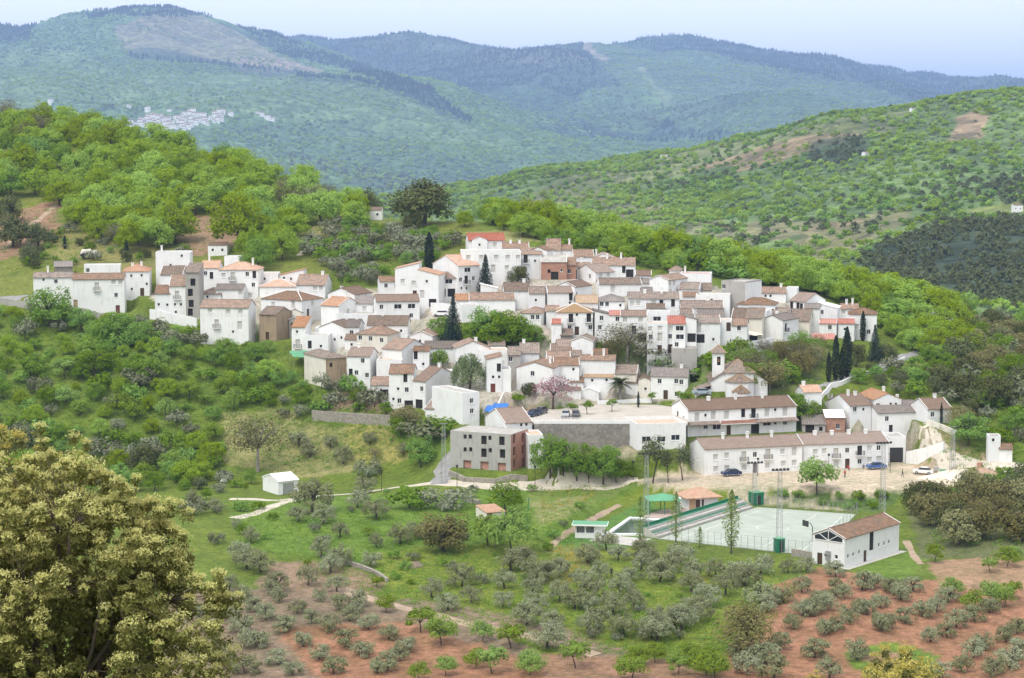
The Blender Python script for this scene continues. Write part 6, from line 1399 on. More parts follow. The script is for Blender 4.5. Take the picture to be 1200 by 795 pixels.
for px, py, h, lab in ((76, 292, 16, 'small dark conifer above the long house'), (148, 300, 20, 'dark slim conifer right of the parked truck')):
    one('cypress', px, py, h, lab, name='conifer', wide=1.8)
for px, py, h, lab in ((15, 290, 40, 'dark oak at the left edge above the houses'), (45, 290, 30, 'dark bush left of the small conifer'), (35, 310, 24, 'dark bush above the roadside wall'), (8, 262, 34, 'brown dark oak on the cutting at the left edge')):
    one('holm_oak', px, py, h, lab, name='oak_tree')
one('cypress', 1103, 497, 26, 'slim cypress beside the rightmost house', name='cypress')
one('green_tree', 1135, 522, 40, 'broad green tree by the lane at the right', name='lane_tree', wide=1.25)
one('brown_tree', 1125, 500, 26, 'brownish tree left of the broad lane tree', name='lane_tree', wide=1.3)
one('green_tree', 930, 500, 40, 'yellow green tree between the upper row and the brick shed', name='yard_tree', wide=1.1)
one('green_tree', 947, 497, 32, 'smaller tree against the brick shed', name='yard_tree')
one('brown_tree', 900, 456, 34, 'large brownish green tree right of the church', name='bank_tree', wide=1.3)
one('brown_tree', 870, 440, 30, 'brown green tree behind the church roof', name='bank_tree', wide=1.2)
# low growth between the olive trees and on the slopes: nobody could count it
def weeds(name, polys, n, seed, leaf, size, hh):
    rng = np.random.default_rng(seed); C = []; 
    for poly, share in polys:
        xs = [p[0] for p in poly]; ys = [p[1] for p in poly]; A = rng.uniform(min(xs), max(xs), int(n * share)); B = rng.uniform(min(ys), max(ys), int(n * share))
        k = inpoly(A, B, poly)
        for a, b in zip(A[k], B[k]):
            q = at(a, b)
            if q is not None and not infoot(q[0], q[1]): C.append(q)
    C = np.array(C); parts = []
    m = 14
    for j in range(m):
        d = rng.normal(0, 1, C.shape) * (hh * 0.9, hh * 0.9, hh * 0.25) + (0, 0, hh * 0.28)
        parts.append(leaves(C + d, np.tile((0, 0, 0.7), (len(C), 1)), size, rng))
    V, F = join(parts); return kind(add(name, npmesh(name, V, F, L[leaf], False)), 'stuff')
weeds('undergrowth', [([(-20, 372), (180, 386), (330, 412), (480, 490), (470, 520), (330, 556), (250, 545), (-20, 560)], 0.9), ([(350, 262), (520, 280), (505, 320), (400, 335)], 0.3), ([(1060, 430), (1205, 470), (1205, 640), (1090, 640), (1120, 560)], 0.5), ([(640, 400), (790, 420), (960, 410), (960, 455), (790, 450)], 0.4), ([(-20, 240), (60, 235), (330, 300), (60, 315), (-20, 330)], 0.4)], 1500, 41, 'green', 0.22, 0.75)
weeds('grass', [([(270, 590), (620, 572), (760, 566), (690, 600), (660, 660), (860, 655), (940, 690), (860, 770), (640, 765), (440, 700), (280, 640)], 2.0), ([(255, 485), (470, 500), (490, 535), (330, 560)], 0.3)], 4200, 42, 'green', 0.13, 0.5)
weeds('yellow_flowers', [([(640, 640), (690, 636), (672, 680), (655, 690), (640, 660)], 0.6), ([(620, 575), (700, 572), (690, 590), (640, 600)], 0.4), ([(815, 672), (835, 672), (830, 685), (815, 684)], 0.1)], 260, 43, 'broom' if 'broom' in L else 'bright', 0.11, 0.35)
# ------------------------------------------------------------------ roads, paths, paving
def drape(name, pts, width, mat, lift=0.07, closed=False):
    W = []
    for a, b in zip(pts[:-1], pts[1:]):
        p, q = at(*a), at(*b)
        if p is None or q is None: continue
        n = max(2, int(np.hypot(*(q - p)[:2]) / 1.2)); W += [p[:2] + (q - p)[:2] * k / n for k in range(n)]
    W.append(at(*pts[-1])[:2]); W = np.array(W)
    for _ in range(6): W[1:-1] = (W[:-2] + W[2:] + 2 * W[1:-1]) / 4
    t = np.gradient(W, axis=0); t /= np.linalg.norm(t, axis=1)[:, None] + 1e-9; nn = np.stack([-t[:, 1], t[:, 0]], 1); ws = np.linspace(-0.5, 0.5, 7)
    wob = 1 + 0.15 * np.sin(np.arange(len(W)) * 0.7) + 0.1 * np.sin(np.arange(len(W)) * 1.9)
    P = W[:, None, :] + nn[:, None, :] * (ws[None, :, None] * width * wob[:, None, None]); Z = grounds(P[..., 0], P[..., 1]) + lift
    Z[:, 0] -= 0.15; Z[:, -1] -= 0.15
    me = npmesh(name, np.c_[P.reshape(-1, 2), Z.ravel()], grid_faces(7, len(W)), mat); return kind(add(name, me), 'structure')
M['dirt'] = plain('pale_dirt', (0.50, 0.45, 0.36), 0.95, 0.18, 0.5, bump=0.2)
M['earth'] = plain('brown_track', (0.36, 0.27, 0.19), 0.95, 0.2, 0.6)
M['asphalt'] = plain('worn_asphalt', (0.26, 0.255, 0.245), 0.9, 0.15, 0.6)
M['paving'] = plain('plaza_paving', (0.46, 0.42, 0.36), 0.9, 0.12, 0.35, bump=0.1)
drape('dirt_road', [(274, 608), (300, 602), (322, 592), (350, 584), (395, 580), (440, 575), (480, 570), (512, 566)], 3.4, M['dirt'])
drape('dirt_path', [(270, 585), (300, 585), (325, 588), (345, 585)], 2.4, M['dirt'], 0.11)
drape('road', [(505, 566), (540, 568), (580, 571), (640, 569), (700, 567), (748, 562)], 4.6, M['dirt'], 0.09)
drape('road', [(514, 568), (518, 556), (522, 542), (532, 528), (545, 520)], 4.4, M['asphalt'], 0.12)
drape('lane', [(1078, 500), (1092, 514), (1106, 530), (1122, 545)], 5.0, M['dirt'])
drape('lane', [(1100, 548), (1140, 541), (1175, 544), (1210, 552)], 6.0, M['dirt'], 0.09)
drape('lane', [(962, 463), (985, 447), (1010, 437), (1035, 430), (1060, 418), (1086, 412)], 4.0, M['asphalt'])
drape('footpath', [(350, 300), (362, 288), (400, 282), (455, 271)], 1.8, M['dirt'])
drape('footpath', [(4, 292), (24, 272), (48, 256), (66, 240)], 2.4, M['earth'])
drape('field_track', [(400, 690), (470, 712), (540, 730), (600, 742), (650, 752), (700, 768)], 3.0, M['earth'])
drape('road', [(-30, 350), (0, 350), (42, 354)], 4.0, M['asphalt'])
drape('footpath', [(640, 640), (664, 625), (700, 606), (726, 592)], 1.3, M['earth'])
drape('footpath', [(1062, 634), (1070, 650), (1080, 662)], 1.6, M['earth'])
drape('village_street', [(577, 476), (580, 490), (586, 500)], 5.0, M['paving'])
drape('road', [(20, 556), (50, 562), (78, 572)], 4.0, M['asphalt'])
def sheet(name, W, z, mat, lift=0.06):
    b = MB(); b.slab([(x, y, z + lift) for x, y in W], 0.4); return b
def on_level(pxs, z):
    out = []
    for px, py in pxs:
        d = ray(px, py); Y = (z - CAMZ) / d[2]; out.append((d[0] * Y, Y))
    return out
PZW = on_level([(626, 496.5), (738, 496.5), (752, 499), (806, 497), (806, 480), (765, 474), (700, 474), (640, 478), (600, 486)], Z_PLAZA)
kind(sheet('plaza', PZW, Z_PLAZA, None).build('plaza', M['paving']), 'structure')

# ------------------------------------------------------------------ walls
def wall_px(label, pts, h, mat, thick=0.35, name='garden_wall', cat='wall', cap=None, group=None, deep=1.2, top=None):
    b = MB(); P = [at(*p) for p in pts]; P = [p for p in P if p is not None]
    o = empty(name, tuple(P[0])); tag(o, label, cat, group); o0 = P[0]; c = MB()
    for a, e in zip(P[:-1], P[1:]):
        n = max(1, int(np.hypot(*(e - a)[:2]) / 3)); t = (e - a)[:2] / (np.hypot(*(e - a)[:2]) + 1e-9); nx, ny = -t[1] * thick / 2, t[0] * thick / 2
        for k in range(n):
            p, q = a + (e - a) * k / n, a + (e - a) * (k + 1) / n
            zp = (top if top else ground(p[0], p[1]) + h) - o0[2]; zq = (top if top else ground(q[0], q[1]) + h) - o0[2]; z0 = -h - deep + min(ground(p[0], p[1]), ground(q[0], q[1])) - o0[2] + h
            x0, y0, x1, y1 = p[0] - o0[0], p[1] - o0[1], q[0] - o0[0], q[1] - o0[1]
            A = [(x0 - nx, y0 - ny), (x1 - nx, y1 - ny), (x1 + nx, y1 + ny), (x0 + nx, y0 + ny)]; zz = (zp, zq, zq, zp)
            for i in range(4):
                j = (i + 1) % 4
                if i in (1, 3) and 0 < k < n - 1: continue
                b.poly([(*A[i], z0), (*A[j], z0), (*A[j], zz[j]), (*A[i], zz[i])])
            b.poly([(*A[i], zz[i]) for i in range(4)])
            if cap: c.slab([(A[i][0] * 1.0 + (nx * 0.3 if i > 1 else -nx * 0.3), A[i][1] + (ny * 0.3 if i > 1 else -ny * 0.3), zz[i] + 0.09) for i in range(4)], 0.085)
    b.build('wall', M[mat], o)
    if cap: c.build('coping', M[cap], o)
    return o
wall_px('long white retaining wall curving below the unfinished grey house', [(176, 374), (200, 379), (231, 385)], 2.6, 'white', name='retaining_wall')
wall_px('grey roadside wall at the left edge leading to the long farmhouse', [(-20, 357), (10, 358), (40, 363)], 1.8, 'grey', name='roadside_wall')
wall_px('grey road parapet under the long white house', [(80, 366), (110, 372), (150, 377)], 1.5, 'grey', name='roadside_wall')
wall_px('white garden wall running right from the dark garage gate', [(1062, 543), (1085, 538), (1106, 531)], 2.6, 'white', name='garden_wall')
wall_px('white stepped garden wall above the bank in the right upper village', [(862, 415), (885, 413), (906, 409)], 2.8, 'white', name='garden_wall')
wall_px('short white garden wall under the red porch roof house', [(942, 415), (962, 418)], 2.4, 'white', name='garden_wall')
wall_px('low white wall along the cypress lane', [(962, 468), (985, 452), (1010, 442), (1036, 435), (1060, 423)], 1.0, 'white', name='lane_wall')
wall_px('pale wall beside the brown hedge under the rightmost house', [(1086, 498), (1105, 504), (1122, 512)], 1.2, 'cream', name='lane_wall')
wall_px('rough stone terrace wall carrying the villa garden', [(366, 492), (395, 494), (425, 496), (458, 498)], 2.2, 'drystone', name='terrace_wall', thick=0.6)
wall_px('curved dry stone wall below the unfinished concrete building', [(527, 557), (545, 565), (580, 567), (618, 563)], 1.0, 'drystone', name='stone_wall', thick=0.6)
wall_px('thin dry stone edge around the ploughed patch in the meadow', [(405, 661), (425, 667), (445, 676), (454, 683)], 0.7, 'drystone', name='stone_wall', thick=0.5)
wall_px('white parapet at the back of the plaza under the palm', [(700, 474), (730, 473), (765, 472)], 0.9, 'white', name='parapet')
wall_px('whitewashed curved wall at the bend of the lane by the weeping tree', [(566, 484), (578, 481), (590, 470)], 2.0, 'cream', name='lane_wall')
wall_px('white terrace wall beneath the barred gate house', [(505, 366), (530, 368), (548, 372)], 2.4, 'white', name='terrace_wall')
wall_px('stone wall above the meadow behind the big round oak', [(545, 588), (562, 592)], 0.9, 'drystone', name='stone_wall', thick=0.5)
wall_px('low stone wall at the foot of the sports hall', [(928, 652), (955, 657)], 1.4, 'drystone', name='stone_wall', thick=0.5)
# the tall plaza retaining wall with its white railing
rw = empty('plaza_retaining_wall', (PZW[0][0], PZW[0][1], Z_PLAZA)); tag(rw, 'tall grey rubble wall with white railing holding up the plaza', 'wall')
(ax, ay), (bx, by) = PZW[0], PZW[1]; b = MB(); b.box(0, bx - ax, -0.7, 0.0, -9, 0.03); b.build('stone_face', M['stone'], rw)
b = MB(); b.box(0, bx - ax, -0.55, -0.25, 0.032, 0.75); b.build('parapet', M['white'], rw)
b = MB(); n = 26
for k in range(n + 1): x = 0.06 + k * (bx - ax - 0.12) / n; b.box(x - 0.04, x + 0.04, -0.44, -0.36, 0.752, 1.35)
b.box(0, bx - ax, -0.44, -0.36, 1.352, 1.42); b.build('railing', M['frame_w'], rw)

# ------------------------------------------------------------------ church
def church():
    q = at(866, 466); s = FPX / q[1]; o = empty('church', tuple(q)); tag(o, 'white church with stepped tiled roofs and a slim bell tower', 'church')
    zt = lambda py, back=0: (466 - py) / s - back * 0.12
    E = zt(447); hw = 33.5 / s; dw = 16.6 / s; D = 13.0; T1 = M['t_old']
    b = MB(); b.box(-hw, hw, 0, D, -4, E, skip='bt'); b.box(-dw, dw, -0.6, D * 0.8, -4, zt(436), skip='b'); b.build('nave_wall', M['white'], o)
    r = MB(); ez = zt(436) + 0.02
    for sx in (-1, 1):
        t = [(sx * (hw + .3), -.3, E), (sx * (hw + .3), D + .3, E), (sx * (dw + 0.002), D * 0.8, ez), (sx * (dw + 0.002), -.3, ez)]
        r.poly(t if sx > 0 else t[::-1]); r.poly(([(sx * hw, 0.0, E - 0.002), (sx * dw, 0.0, ez), (sx * dw, 0.0, E - 0.002)]), 1)
    r.poly([(hw + .3, D + .3, E), (-hw - .3, D + .3, E), (-dw, D * .8, ez), (dw, D * .8, ez)]); r.build('aisle_roof', [T1, M['white']], o)
    r = MB(); a = dw + 0.35; y0, y1 = -0.95, D * 0.8 + 0.3; ap = (0, (y0 + y1) / 2 - 1.5, zt(419.5, (y0 + y1) / 2)); c = [(-a, y0, ez), (a, y0, ez), (a, y1, ez), (-a, y1, ez)]
    for k in range(4): r.poly([c[k], c[(k + 1) % 4], ap]); r.tube(c[k], ap, 0.16, n=6, m=1)
    r.slab(c, 0.12); r.build('nave_roof', [T1, M['t_ochre']], o)
    def apse(w, y0, y1, top, apx, nm):
        b = MB(); pts = [(-w, y1), (-w, y0 + w * .5), (-w * .5, y0), (w * .5, y0), (w, y0 + w * .5), (w, y1)]; zt_ = zt(top)
        for p, q2 in zip(pts[:-1], pts[1:]): b.poly([(*p, -4), (*q2, -4), (*q2, zt_), (*p, zt_)])
        b.build(nm + '_wall', M['white'], o); r = MB(); k = 1.08; cy = y1
        P = [(x * k, cy + (y - cy) * k if y != y1 else y, zt_ + 0.01) for x, y in pts]; A = (0, y1 - 0.01, zt(apx))
        for p, q2 in zip(P[:-1], P[1:]): r.poly([p, q2, A]); r.tube(p, A, 0.12, n=5, m=1)
        r.slab(P[::1], 0.1); r.build(nm + '_roof', [T1, M['t_ochre']], o)
    apse(dw * 0.98, -3.4, -0.62, 446, 436.8, 'apse'); apse(1.9, -5.6, -3.42, 457, 448.7, 'chapel')
    tx = (842.8 - 866) / s; w = 6.6 / s; ty = 2.0; th = zt(414, 0)
    b = MB(); holes = [(w - 0.42, w + 0.42, th - 2.9, th - 0.9, 0.5)]
    face_holes(b, (tx - w, ty, 0), (1, 0, 0), (0, -1, 0), 2 * w, -3, th, holes); face_holes(b, (tx + w, ty, 0), (0, 1, 0), (1, 0, 0), 2 * w, -3, th, holes)
    face_holes(b, (tx + w, ty + 2 * w, 0), (-1, 0, 0), (0, 1, 0), 2 * w, -3, th, []); face_holes(b, (tx - w, ty + 2 * w, 0), (0, -1, 0), (-1, 0, 0), 2 * w, -3, th, holes)
    b.box(tx - w + .55, tx + w - .55, ty + .55, ty + 2 * w - .55, -3, th - .02, 1); tw = b.build('bell_tower', [M['white'], M['void']], o)
    r = MB(); e = w + 0.35; c = [(tx - e, ty + w - e, th), (tx + e, ty + w - e, th), (tx + e, ty + w + e, th), (tx - e, ty + w + e, th)]; A = (tx, ty + w, th + 1.75)
    for k in range(4): r.poly([c[k], c[(k + 1) % 4], A]); r.tube(c[k], A, 0.13, n=5, m=1)
    r.slab(c, 0.14); r.build('tower_roof', [T1, M['t_ochre']], tw)
    be = MB(); be.path([(tx, ty + .28, th - 1.3), (tx, ty + .28, th - 1.5), (tx, ty + .28, th - 1.9), (tx, ty + .28, th - 2.1)], [.08, .2, .24, .34], 8); be.build('bell', M['rust'], tw)
    b = MB(); b.box(-hw - 3.6, -hw - 0.01, -1.5, 4, -4, zt(456), skip='b'); b.build('sacristy_wall', M['white'], o)
    b = MB(); b.slab([(-hw - 3.8, -1.8, zt(456.4)), (-hw - 0.01, -1.8, zt(450)), (-hw - 0.01, 4.2, zt(450)), (-hw - 3.8, 4.2, zt(456.4))], 0.15); b.build('sacristy_roof', T1, o)
church()
# tiled canopy between the floors of the upper row
W, D, Hh = HD[UP.name]
for x0, x1, z in ((-W / 2, -W * 0.22, 2.75), (W * 0.10, W / 2, 2.75)):
    b = MB(); b.slab([(x0, -1.5, z), (x1, -1.5, z), (x1, -0.01, z + 0.55), (x0, -0.01, z + 0.55)], 0.16); b.build('canopy', M['t_old'], UP)
b = MB(); b.box(-W * 0.22 + 0.02, W * 0.10 - 0.02, -1.4, -0.01, 2.5, 2.66, 0); UPB = b.build('terrace', M['trim'], UP)
b = MB(); b.box(-W * 0.22 + 0.02, W * 0.10 - 0.02, -1.4, -1.25, 2.662, 3.4); b.build('parapet', M['brick_pink'], UPB)
# open glazed gable of the sports hall: timber truss, air conditioner
W, D, Hh = HD[HALL.name]; rise = D / 2 * 0.42
b = MB(); x = -W / 2 - 0.012
b.poly([(x, D - 0.5, Hh - 0.75), (x, 0.5, Hh - 0.75), (x, 0.5, Hh - 0.05), (x, D / 2, Hh + rise - 0.35), (x, D - 0.5, Hh - 0.05)]); gz = b.build('gable_glazing', M['glass'], HALL)
b = MB()
for p, q in (((D / 2, Hh - 0.75), (D / 2, Hh + rise - 0.35)), ((D / 2, Hh - 0.7), (D * 0.22, Hh + 0.35)), ((D / 2, Hh - 0.7), (D * 0.78, Hh + 0.35)), ((0.5, Hh - 0.75), (D - 0.5, Hh - 0.75))):
    b.tube((x - 0.06, p[0], p[1]), (x - 0.06, q[0], q[1]), 0.07, n=5)
b.build('truss', M['frame_w'], gz)
b = MB(); b.box(-W / 2 - 0.45, -W / 2 - 0.01, D * 0.42, D * 0.55, 2.0, 2.7); b.box(-W / 2 - 0.45, -W / 2 - 0.01, D * 0.42, D * 0.55, 1.1, 1.8); b.build('air_conditioner', M['galv'], HALL)
b = MB(); b.box(-W / 2 - 0.6, W / 2 + 0.6, -1.3, -0.01, -0.6, 0.06); b.build('plinth', M['concrete_plain'], HALL)

# ------------------------------------------------------------------ sports ground and pool
CZ = Z_COURT
CC = on_level([(772, 632), (888, 595), (1003, 603.5), (955, 652)], CZ)
n_ = NT('court_paint'); c_ = n_.coord('Object'); M['court'] = n_.base(n_.mix(n_.ramp(n_.noise(c_, 0.25, 5, 0.65), [(0.35, 0.0), (0.7, 1.0)]), (0.33, 0.375, 0.305), (0.41, 0.44, 0.375)), 0.8)
ct = sheet('court', CC, CZ, None, 0.10).build('sports_court', M['court']); tag(ct, 'pale green concrete sports court with worn white lines', 'sports court')
def bil(u, v):
    a, b_, c, d = [np.array(p) for p in (CC[0], CC[1], CC[2], CC[3])]; return (a * (1 - v) + b_ * v) * (1 - u) + (d * (1 - v) + c * v) * u
ln = MB()
def cline(p, q, w=0.10):
    p, q = bil(*p), bil(*q); t = (q - p) / np.linalg.norm(q - p); nn = np.array((-t[1], t[0])) * w / 2
    ln.poly([(*(p - nn), CZ + 0.106), (*(q - nn), CZ + 0.106), (*(q + nn), CZ + 0.106), (*(p + nn), CZ + 0.106)])
for a, e in (((.1, .08), (.1, .92)), ((.9, .08), (.9, .92)), ((.1, .08), (.9, .08)), ((.1, .92), (.9, .92)), ((.1, .5), (.9, .5)), ((.35, .08), (.35, .25)), ((.65, .08), (.65, .25)), ((.35, .25), (.65, .25)), ((.35, .92), (.35, .75)), ((.65, .92), (.65, .75)), ((.35, .75), (.65, .75))): cline(a, e)
for k in range(24):
    t0, t1 = 2 * math.pi * k / 24, 2 * math.pi * (k + 1) / 24; cline((.5 + .12 * math.cos(t0), .5 + .07 * math.sin(t0)), (.5 + .12 * math.cos(t1), .5 + .07 * math.sin(t1)))
ln.build('line_marking', M['frame_w'], ct)
# fence: posts, rails and wires along the near and far edge
def fence(label, a, b_, n, h, name='court_fence'):
    o = empty(name, (a[0], a[1], CZ)); tag(o, label, 'fence'); d = np.array(b_) - np.array(a); pm = MB(); pm.tube((0, 0, -0.6), (0, 0, h), 0.035, n=5); me = pm.mesh('post', M['galv'])
    for k in range(n + 1): add('post', me, o, (d[0] * k / n, d[1] * k / n, 0))
    w = MB()
    for j in range(7): z = 0.15 + j * (h - 0.2) / 6; w.tube((0, 0, z), (d[0], d[1], z), 0.009 if j < 6 else 0.025, n=3)
    w.build('wire', M['galv'], o)
fence('wire fence with thin posts along the near side of the court', bil(-.01, -.012), bil(1.01, -.012), 24, 2.6)
fence('wire fence along the far side of the court under the street', bil(0.05, 1.012), bil(1.0, 1.012), 20, 2.4)
fence('wire fence between the court and the sports hall', bil(1.015, 0.05), bil(1.015, 1.0), 10, 2.6)
# grandstand on the left side
gs = empty('grandstand', (*CC[0], CZ)); tag(gs, 'long green and white stepped grandstand at the left side of the court', 'grandstand')
d = np.array(CC[1]) - np.array(CC[0]); Lg = np.hypot(*d); gs.rotation_euler = (0, 0, math.atan2(d[1], d[0]))
for k in range(4):
    b = MB(); b.box(0.5, Lg - 1.5, 0.3 + k * 0.85, 0.3 + (k + 1) * 0.85 - 0.004, -1, 0.45 * (k + 1), 0); b.box(0.5, Lg - 1.5, 0.42 + k * 0.85, 0.3 + (k + 1) * 0.85 - 0.06, 0.45 * (k + 1) + 0.003, 0.45 * (k + 1) + 0.06, k % 2); b.build('step', [M['concrete_plain'], M['green_paint']], gs)
b = MB(); b.box(0.5, Lg - 1.5, 3.72, 3.9, -1, 2.3); b.build('back_wall', M['green_paint'], gs)
def green_box(label, px, py, w, h):
    q = on_level([(px, py)], CZ)[0]; o = empty('green_cabin', (*q, CZ + 0.1), 0.45); tag(o, label, 'cabin')
    b = MB(); b.box(-w / 2, w / 2, -w / 2, w / 2, -0.3, h); b.build('wall', M['green_paint'], o); b = MB(); b.box(-w / 2 - .08, w / 2 + .08, -w / 2 - .08, w / 2 + .08, h + .003, h + .1); b.build('roof', M['green_sheet'], o)
    b = MB(); b.box(-0.4, 0.4, -w / 2 - 0.04, -w / 2 - 0.003, 0.02, min(h - .3, 1.9)); b.build('door', M['iron'], o)
green_box('dark green metal cabin at the far end of the grandstand', 886, 591, 2.3, 2.4)
green_box('dark green box at the foot of the mast before the court', 913, 647, 1.5, 2.4)
# basketball hoop
q = on_level([(952, 636)], CZ)[0]; o = empty('basketball_hoop', (*q, CZ + 0.1), 0.5); tag(o, 'black basketball hoop on a bent post by the sports hall', 'basketball hoop')
b = MB(); b.path([(0, 0, -.1), (0, 0, 2.8), (-0.5, 0, 3.6), (-1.6, 0, 3.7)], [.09, .08, .07, .06], 6); b.build('post', M['iron'], o)
b = MB(); b.box(-1.68, -1.6, -0.9, 0.9, 3.1, 4.2); b.build('backboard', M['iron'], o); b = MB()
for k in range(12): a0, a1 = 2 * math.pi * k / 12, 2 * math.pi * (k + 1) / 12; b.tube((-1.95 + .23 * math.cos(a0), .23 * math.sin(a0), 3.25), (-1.95 + .23 * math.cos(a1), .23 * math.sin(a1), 3.25), 0.015, n=4)
b.build('rim', M['rust'], o)
# pool
PW = on_level([(709, 628), (738, 608), (786, 611), (766, 628)], CZ); cx_, cy_ = np.mean(PW, axis=0); o = empty('swimming_pool', (cx_, cy_, CZ)); tag(o, 'small swimming pool of dark green water with pale coping', 'swimming pool')
b = MB(); O = [(x - cx_, y - cy_) for x, y in PW]; I = [(x * 0.86, y * 0.9) for x, y in O]; K = [(x * 1.04, y * 1.03) for x, y in O]
for k in range(4):
    j = (k + 1) % 4; b.slab([(*K[k], .35), (*K[j], .35), (*I[j], .35), (*I[k], .35)], 0.9)
b.build('coping', M['trim'], o)
wn = NT('pool_water'); wn.base((0.035, 0.075, 0.045), 0.12); wn.bsdf.inputs['Specular IOR Level'].default_value = 0.5
b = MB(); b.slab([(*p, .12) for p in I], 0.3); b.build('water', wn.mat, o)
T2 = on_level([(690, 634), (712, 628), (764, 632), (740, 640)], CZ)
kind(sheet('pool_terrace', T2, CZ, None, 0.08).build('pool_terrace', M['concrete_plain']), 'structure')
kind(sheet('hut_terrace', on_level([(752, 606), (775, 598), (862, 594), (850, 604), (800, 610)], CZ), CZ, None, 0.08).build('hut_terrace', plain('pink_paving', (0.45, 0.35, 0.30), 0.9, 0.1, 1)), 'structure')
# kiosk by the pool
q = on_level([(691, 631)], CZ)[0]; s = FPX / q[1]; o = empty('pool_kiosk', (*q, CZ + 0.05), -0.12); tag(o, 'small white kiosk with a pale green roof at the pool', 'kiosk')
b = MB(); w2 = 17.5 / s; hk = 15 / s
b.box(-w2, w2, 2.2, 2.4, -.3, hk); b.box(-w2, w2, 0, 0.18, -.3, 0.95)
for x in (-w2, -w2 * .35, w2 * .3, w2 - .3): b.box(x, x + .3, 0.0, .3, .952, hk)
b.box(-w2, -w2 + .18, .302, 2.198, -.3, hk); b.box(w2 - .18, w2, .302, 2.198, -.3, hk); b.box(w2 * .3 + .31, w2 - .31, .02, .16, .953, hk); b.build('wall', M['white'], o)
b = MB(); b.box(-w2 - .6, w2 + .6, -.7, 3.0, hk + .003, hk + .3, 0); b.box(-w2 - .5, w2 + .5, -.6, 2.9, hk + .303, hk + .36, 1); b.build('roof', [M['trim'], M['green_sheet']], o)
# green canopy
q = on_level([(778, 603)], CZ)[0]; s = FPX / q[1]; o = empty('green_canopy', (*q, CZ + 0.08), 0.1); tag(o, 'open shelter with a low green pyramid roof beside the pool', 'canopy'); w2 = 20 / s; z = 17 / s
b = MB(); c = [(-w2, -1, z), (w2, -1, z), (w2, 4.5, z), (-w2, 4.5, z)]
for k in range(4): b.poly([c[k], c[(k + 1) % 4], (0, 1.75, z + 1.1)])
b.slab(c, .12); b.build('roof', M['green_sheet'], o)
pm = MB(); pm.tube((0, 0, -.3), (0, 0, z - .13), .09, n=6); pm = pm.mesh('post', M['green_paint'])
for x in (-w2 + .4, 0, w2 - .4):
    for y in (-.6, 4.1): add('post', pm, o, (x, y, 0))
# hut with the orange roof
q = on_level([(824, 597)], CZ)[0]; s = FPX / q[1]; o = empty('changing_hut', (*q, CZ + 0.05), 0.3); tag(o, 'low white hut with a bright orange hipped roof behind the grandstand', 'hut'); w2 = 19 / s; z = 15 / s; dp = 5.2
b = MB(); face_holes(b, (-w2, 0, 0), (1, 0, 0), (0, -1, 0), 2 * w2, -.5, z, [(w2 * 0.5, w2 * 0.5 + 1, 0, 2, .2), (w2 * .9, w2 * .9 + .5, 0, 2, .2)]); face_holes(b, (w2, 0, 0), (0, 1, 0), (1, 0, 0), dp, -.5, z, [(1, 1.6, 0, 2, .2), (3, 3.6, 0, 2, .2)]); face_holes(b, (-w2, dp, 0), (0, -1, 0), (-1, 0, 0), dp, -.5, z, []); face_holes(b, (w2, dp, 0), (-1, 0, 0), (0, 1, 0), 2 * w2, -.5, z, []); b.build('wall', M['white'], o)
b = MB(); b.box(-w2 * .95, -w2 * .52, -.06, -.003, 0, z - .1); b.build('timber_panel', M['wood_light'], o)
for x, ww in ((w2 * .5 - w2 + .5, 1), (w2 * .9 - w2 + .25, .5)): b = MB(); b.box(x - ww / 2, x + ww / 2, .12, .18, 0, 2); b.build('door', M['wood'], o)
for y in (1.3, 3.3): b = MB(); b.box(w2 - .18, w2 - .12, y - .3, y + .3, 0, 2); b.build('door', M['wood'], o)
b = MB(); e = .8; c = [(-w2 - e, -e, z - .1), (w2 + e, -e, z - .1), (w2 + e, dp + e, z - .1), (-w2 - e, dp + e, z - .1)]; r0, r1 = (-w2 * .25, dp / 2, z + 1.5), (w2 * .25, dp / 2, z + 1.5)
b.poly([c[0], c[1], r1, r0]); b.poly([c[1], c[2], r1]); b.poly([c[2], c[3], r0, r1]); b.poly([c[3], c[0], r0]); b.slab([(x, y, zz - .004) for x, y, zz in c], .12); b.build('roof', M['t_orange'], o)
q = on_level([(794, 599)], CZ)[0]; o = empty('water_tank', (*q, CZ + .05)); tag(o, 'white upright water tank between the green shelter and the hut', 'tank'); b = MB(); b.path([(0, 0, 0), (0, 0, 2.6), (0, 0, 2.9)], [.75, .75, .3], 12); b.build('tank', M['trim'], o)

# ------------------------------------------------------------------ lattice masts, poles, street lamps
def mast_mesh(h, w0, w1, bays):
    b = MB(); cor = lambda k, z: (lambda w: [(-w, -w, z), (w, -w, z), (w, w, z), (-w, w, z)][k])(w0 + (w1 - w0) * z / h)
    for k in range(4): b.tube(cor(k, -0.5), cor(k, h), 0.045, 0.035, n=4)
    for j in range(bays):
        z0, z1 = h * j / bays, h * (j + 1) / bays
        for k in range(4): b.tube(cor(k, z0), cor((k + 1) % 4, z1), 0.022, n=3); b.tube(cor(k, z1), cor((k + 1) % 4, z1), 0.02, n=3)
    return b.mesh('mast', M['galv'])
MMAST = mast_mesh(15, .5, .28, 14)
fb = MB(); fb.box(-1.6, 1.6, -.08, .08, 0, .12)
for k in range(5): x = -1.4 + k * .7; fb.box(x - .22, x + .22, -.36, -.085, .0, .42)
FB = fb.mesh('floodlight_bar', M['iron']); ins = MB()
for z in (0, .7): ins.box(-1.0, 1.0, -.05, .05, z, z + .1)
INS = ins.mesh('cross_arm', M['galv'])
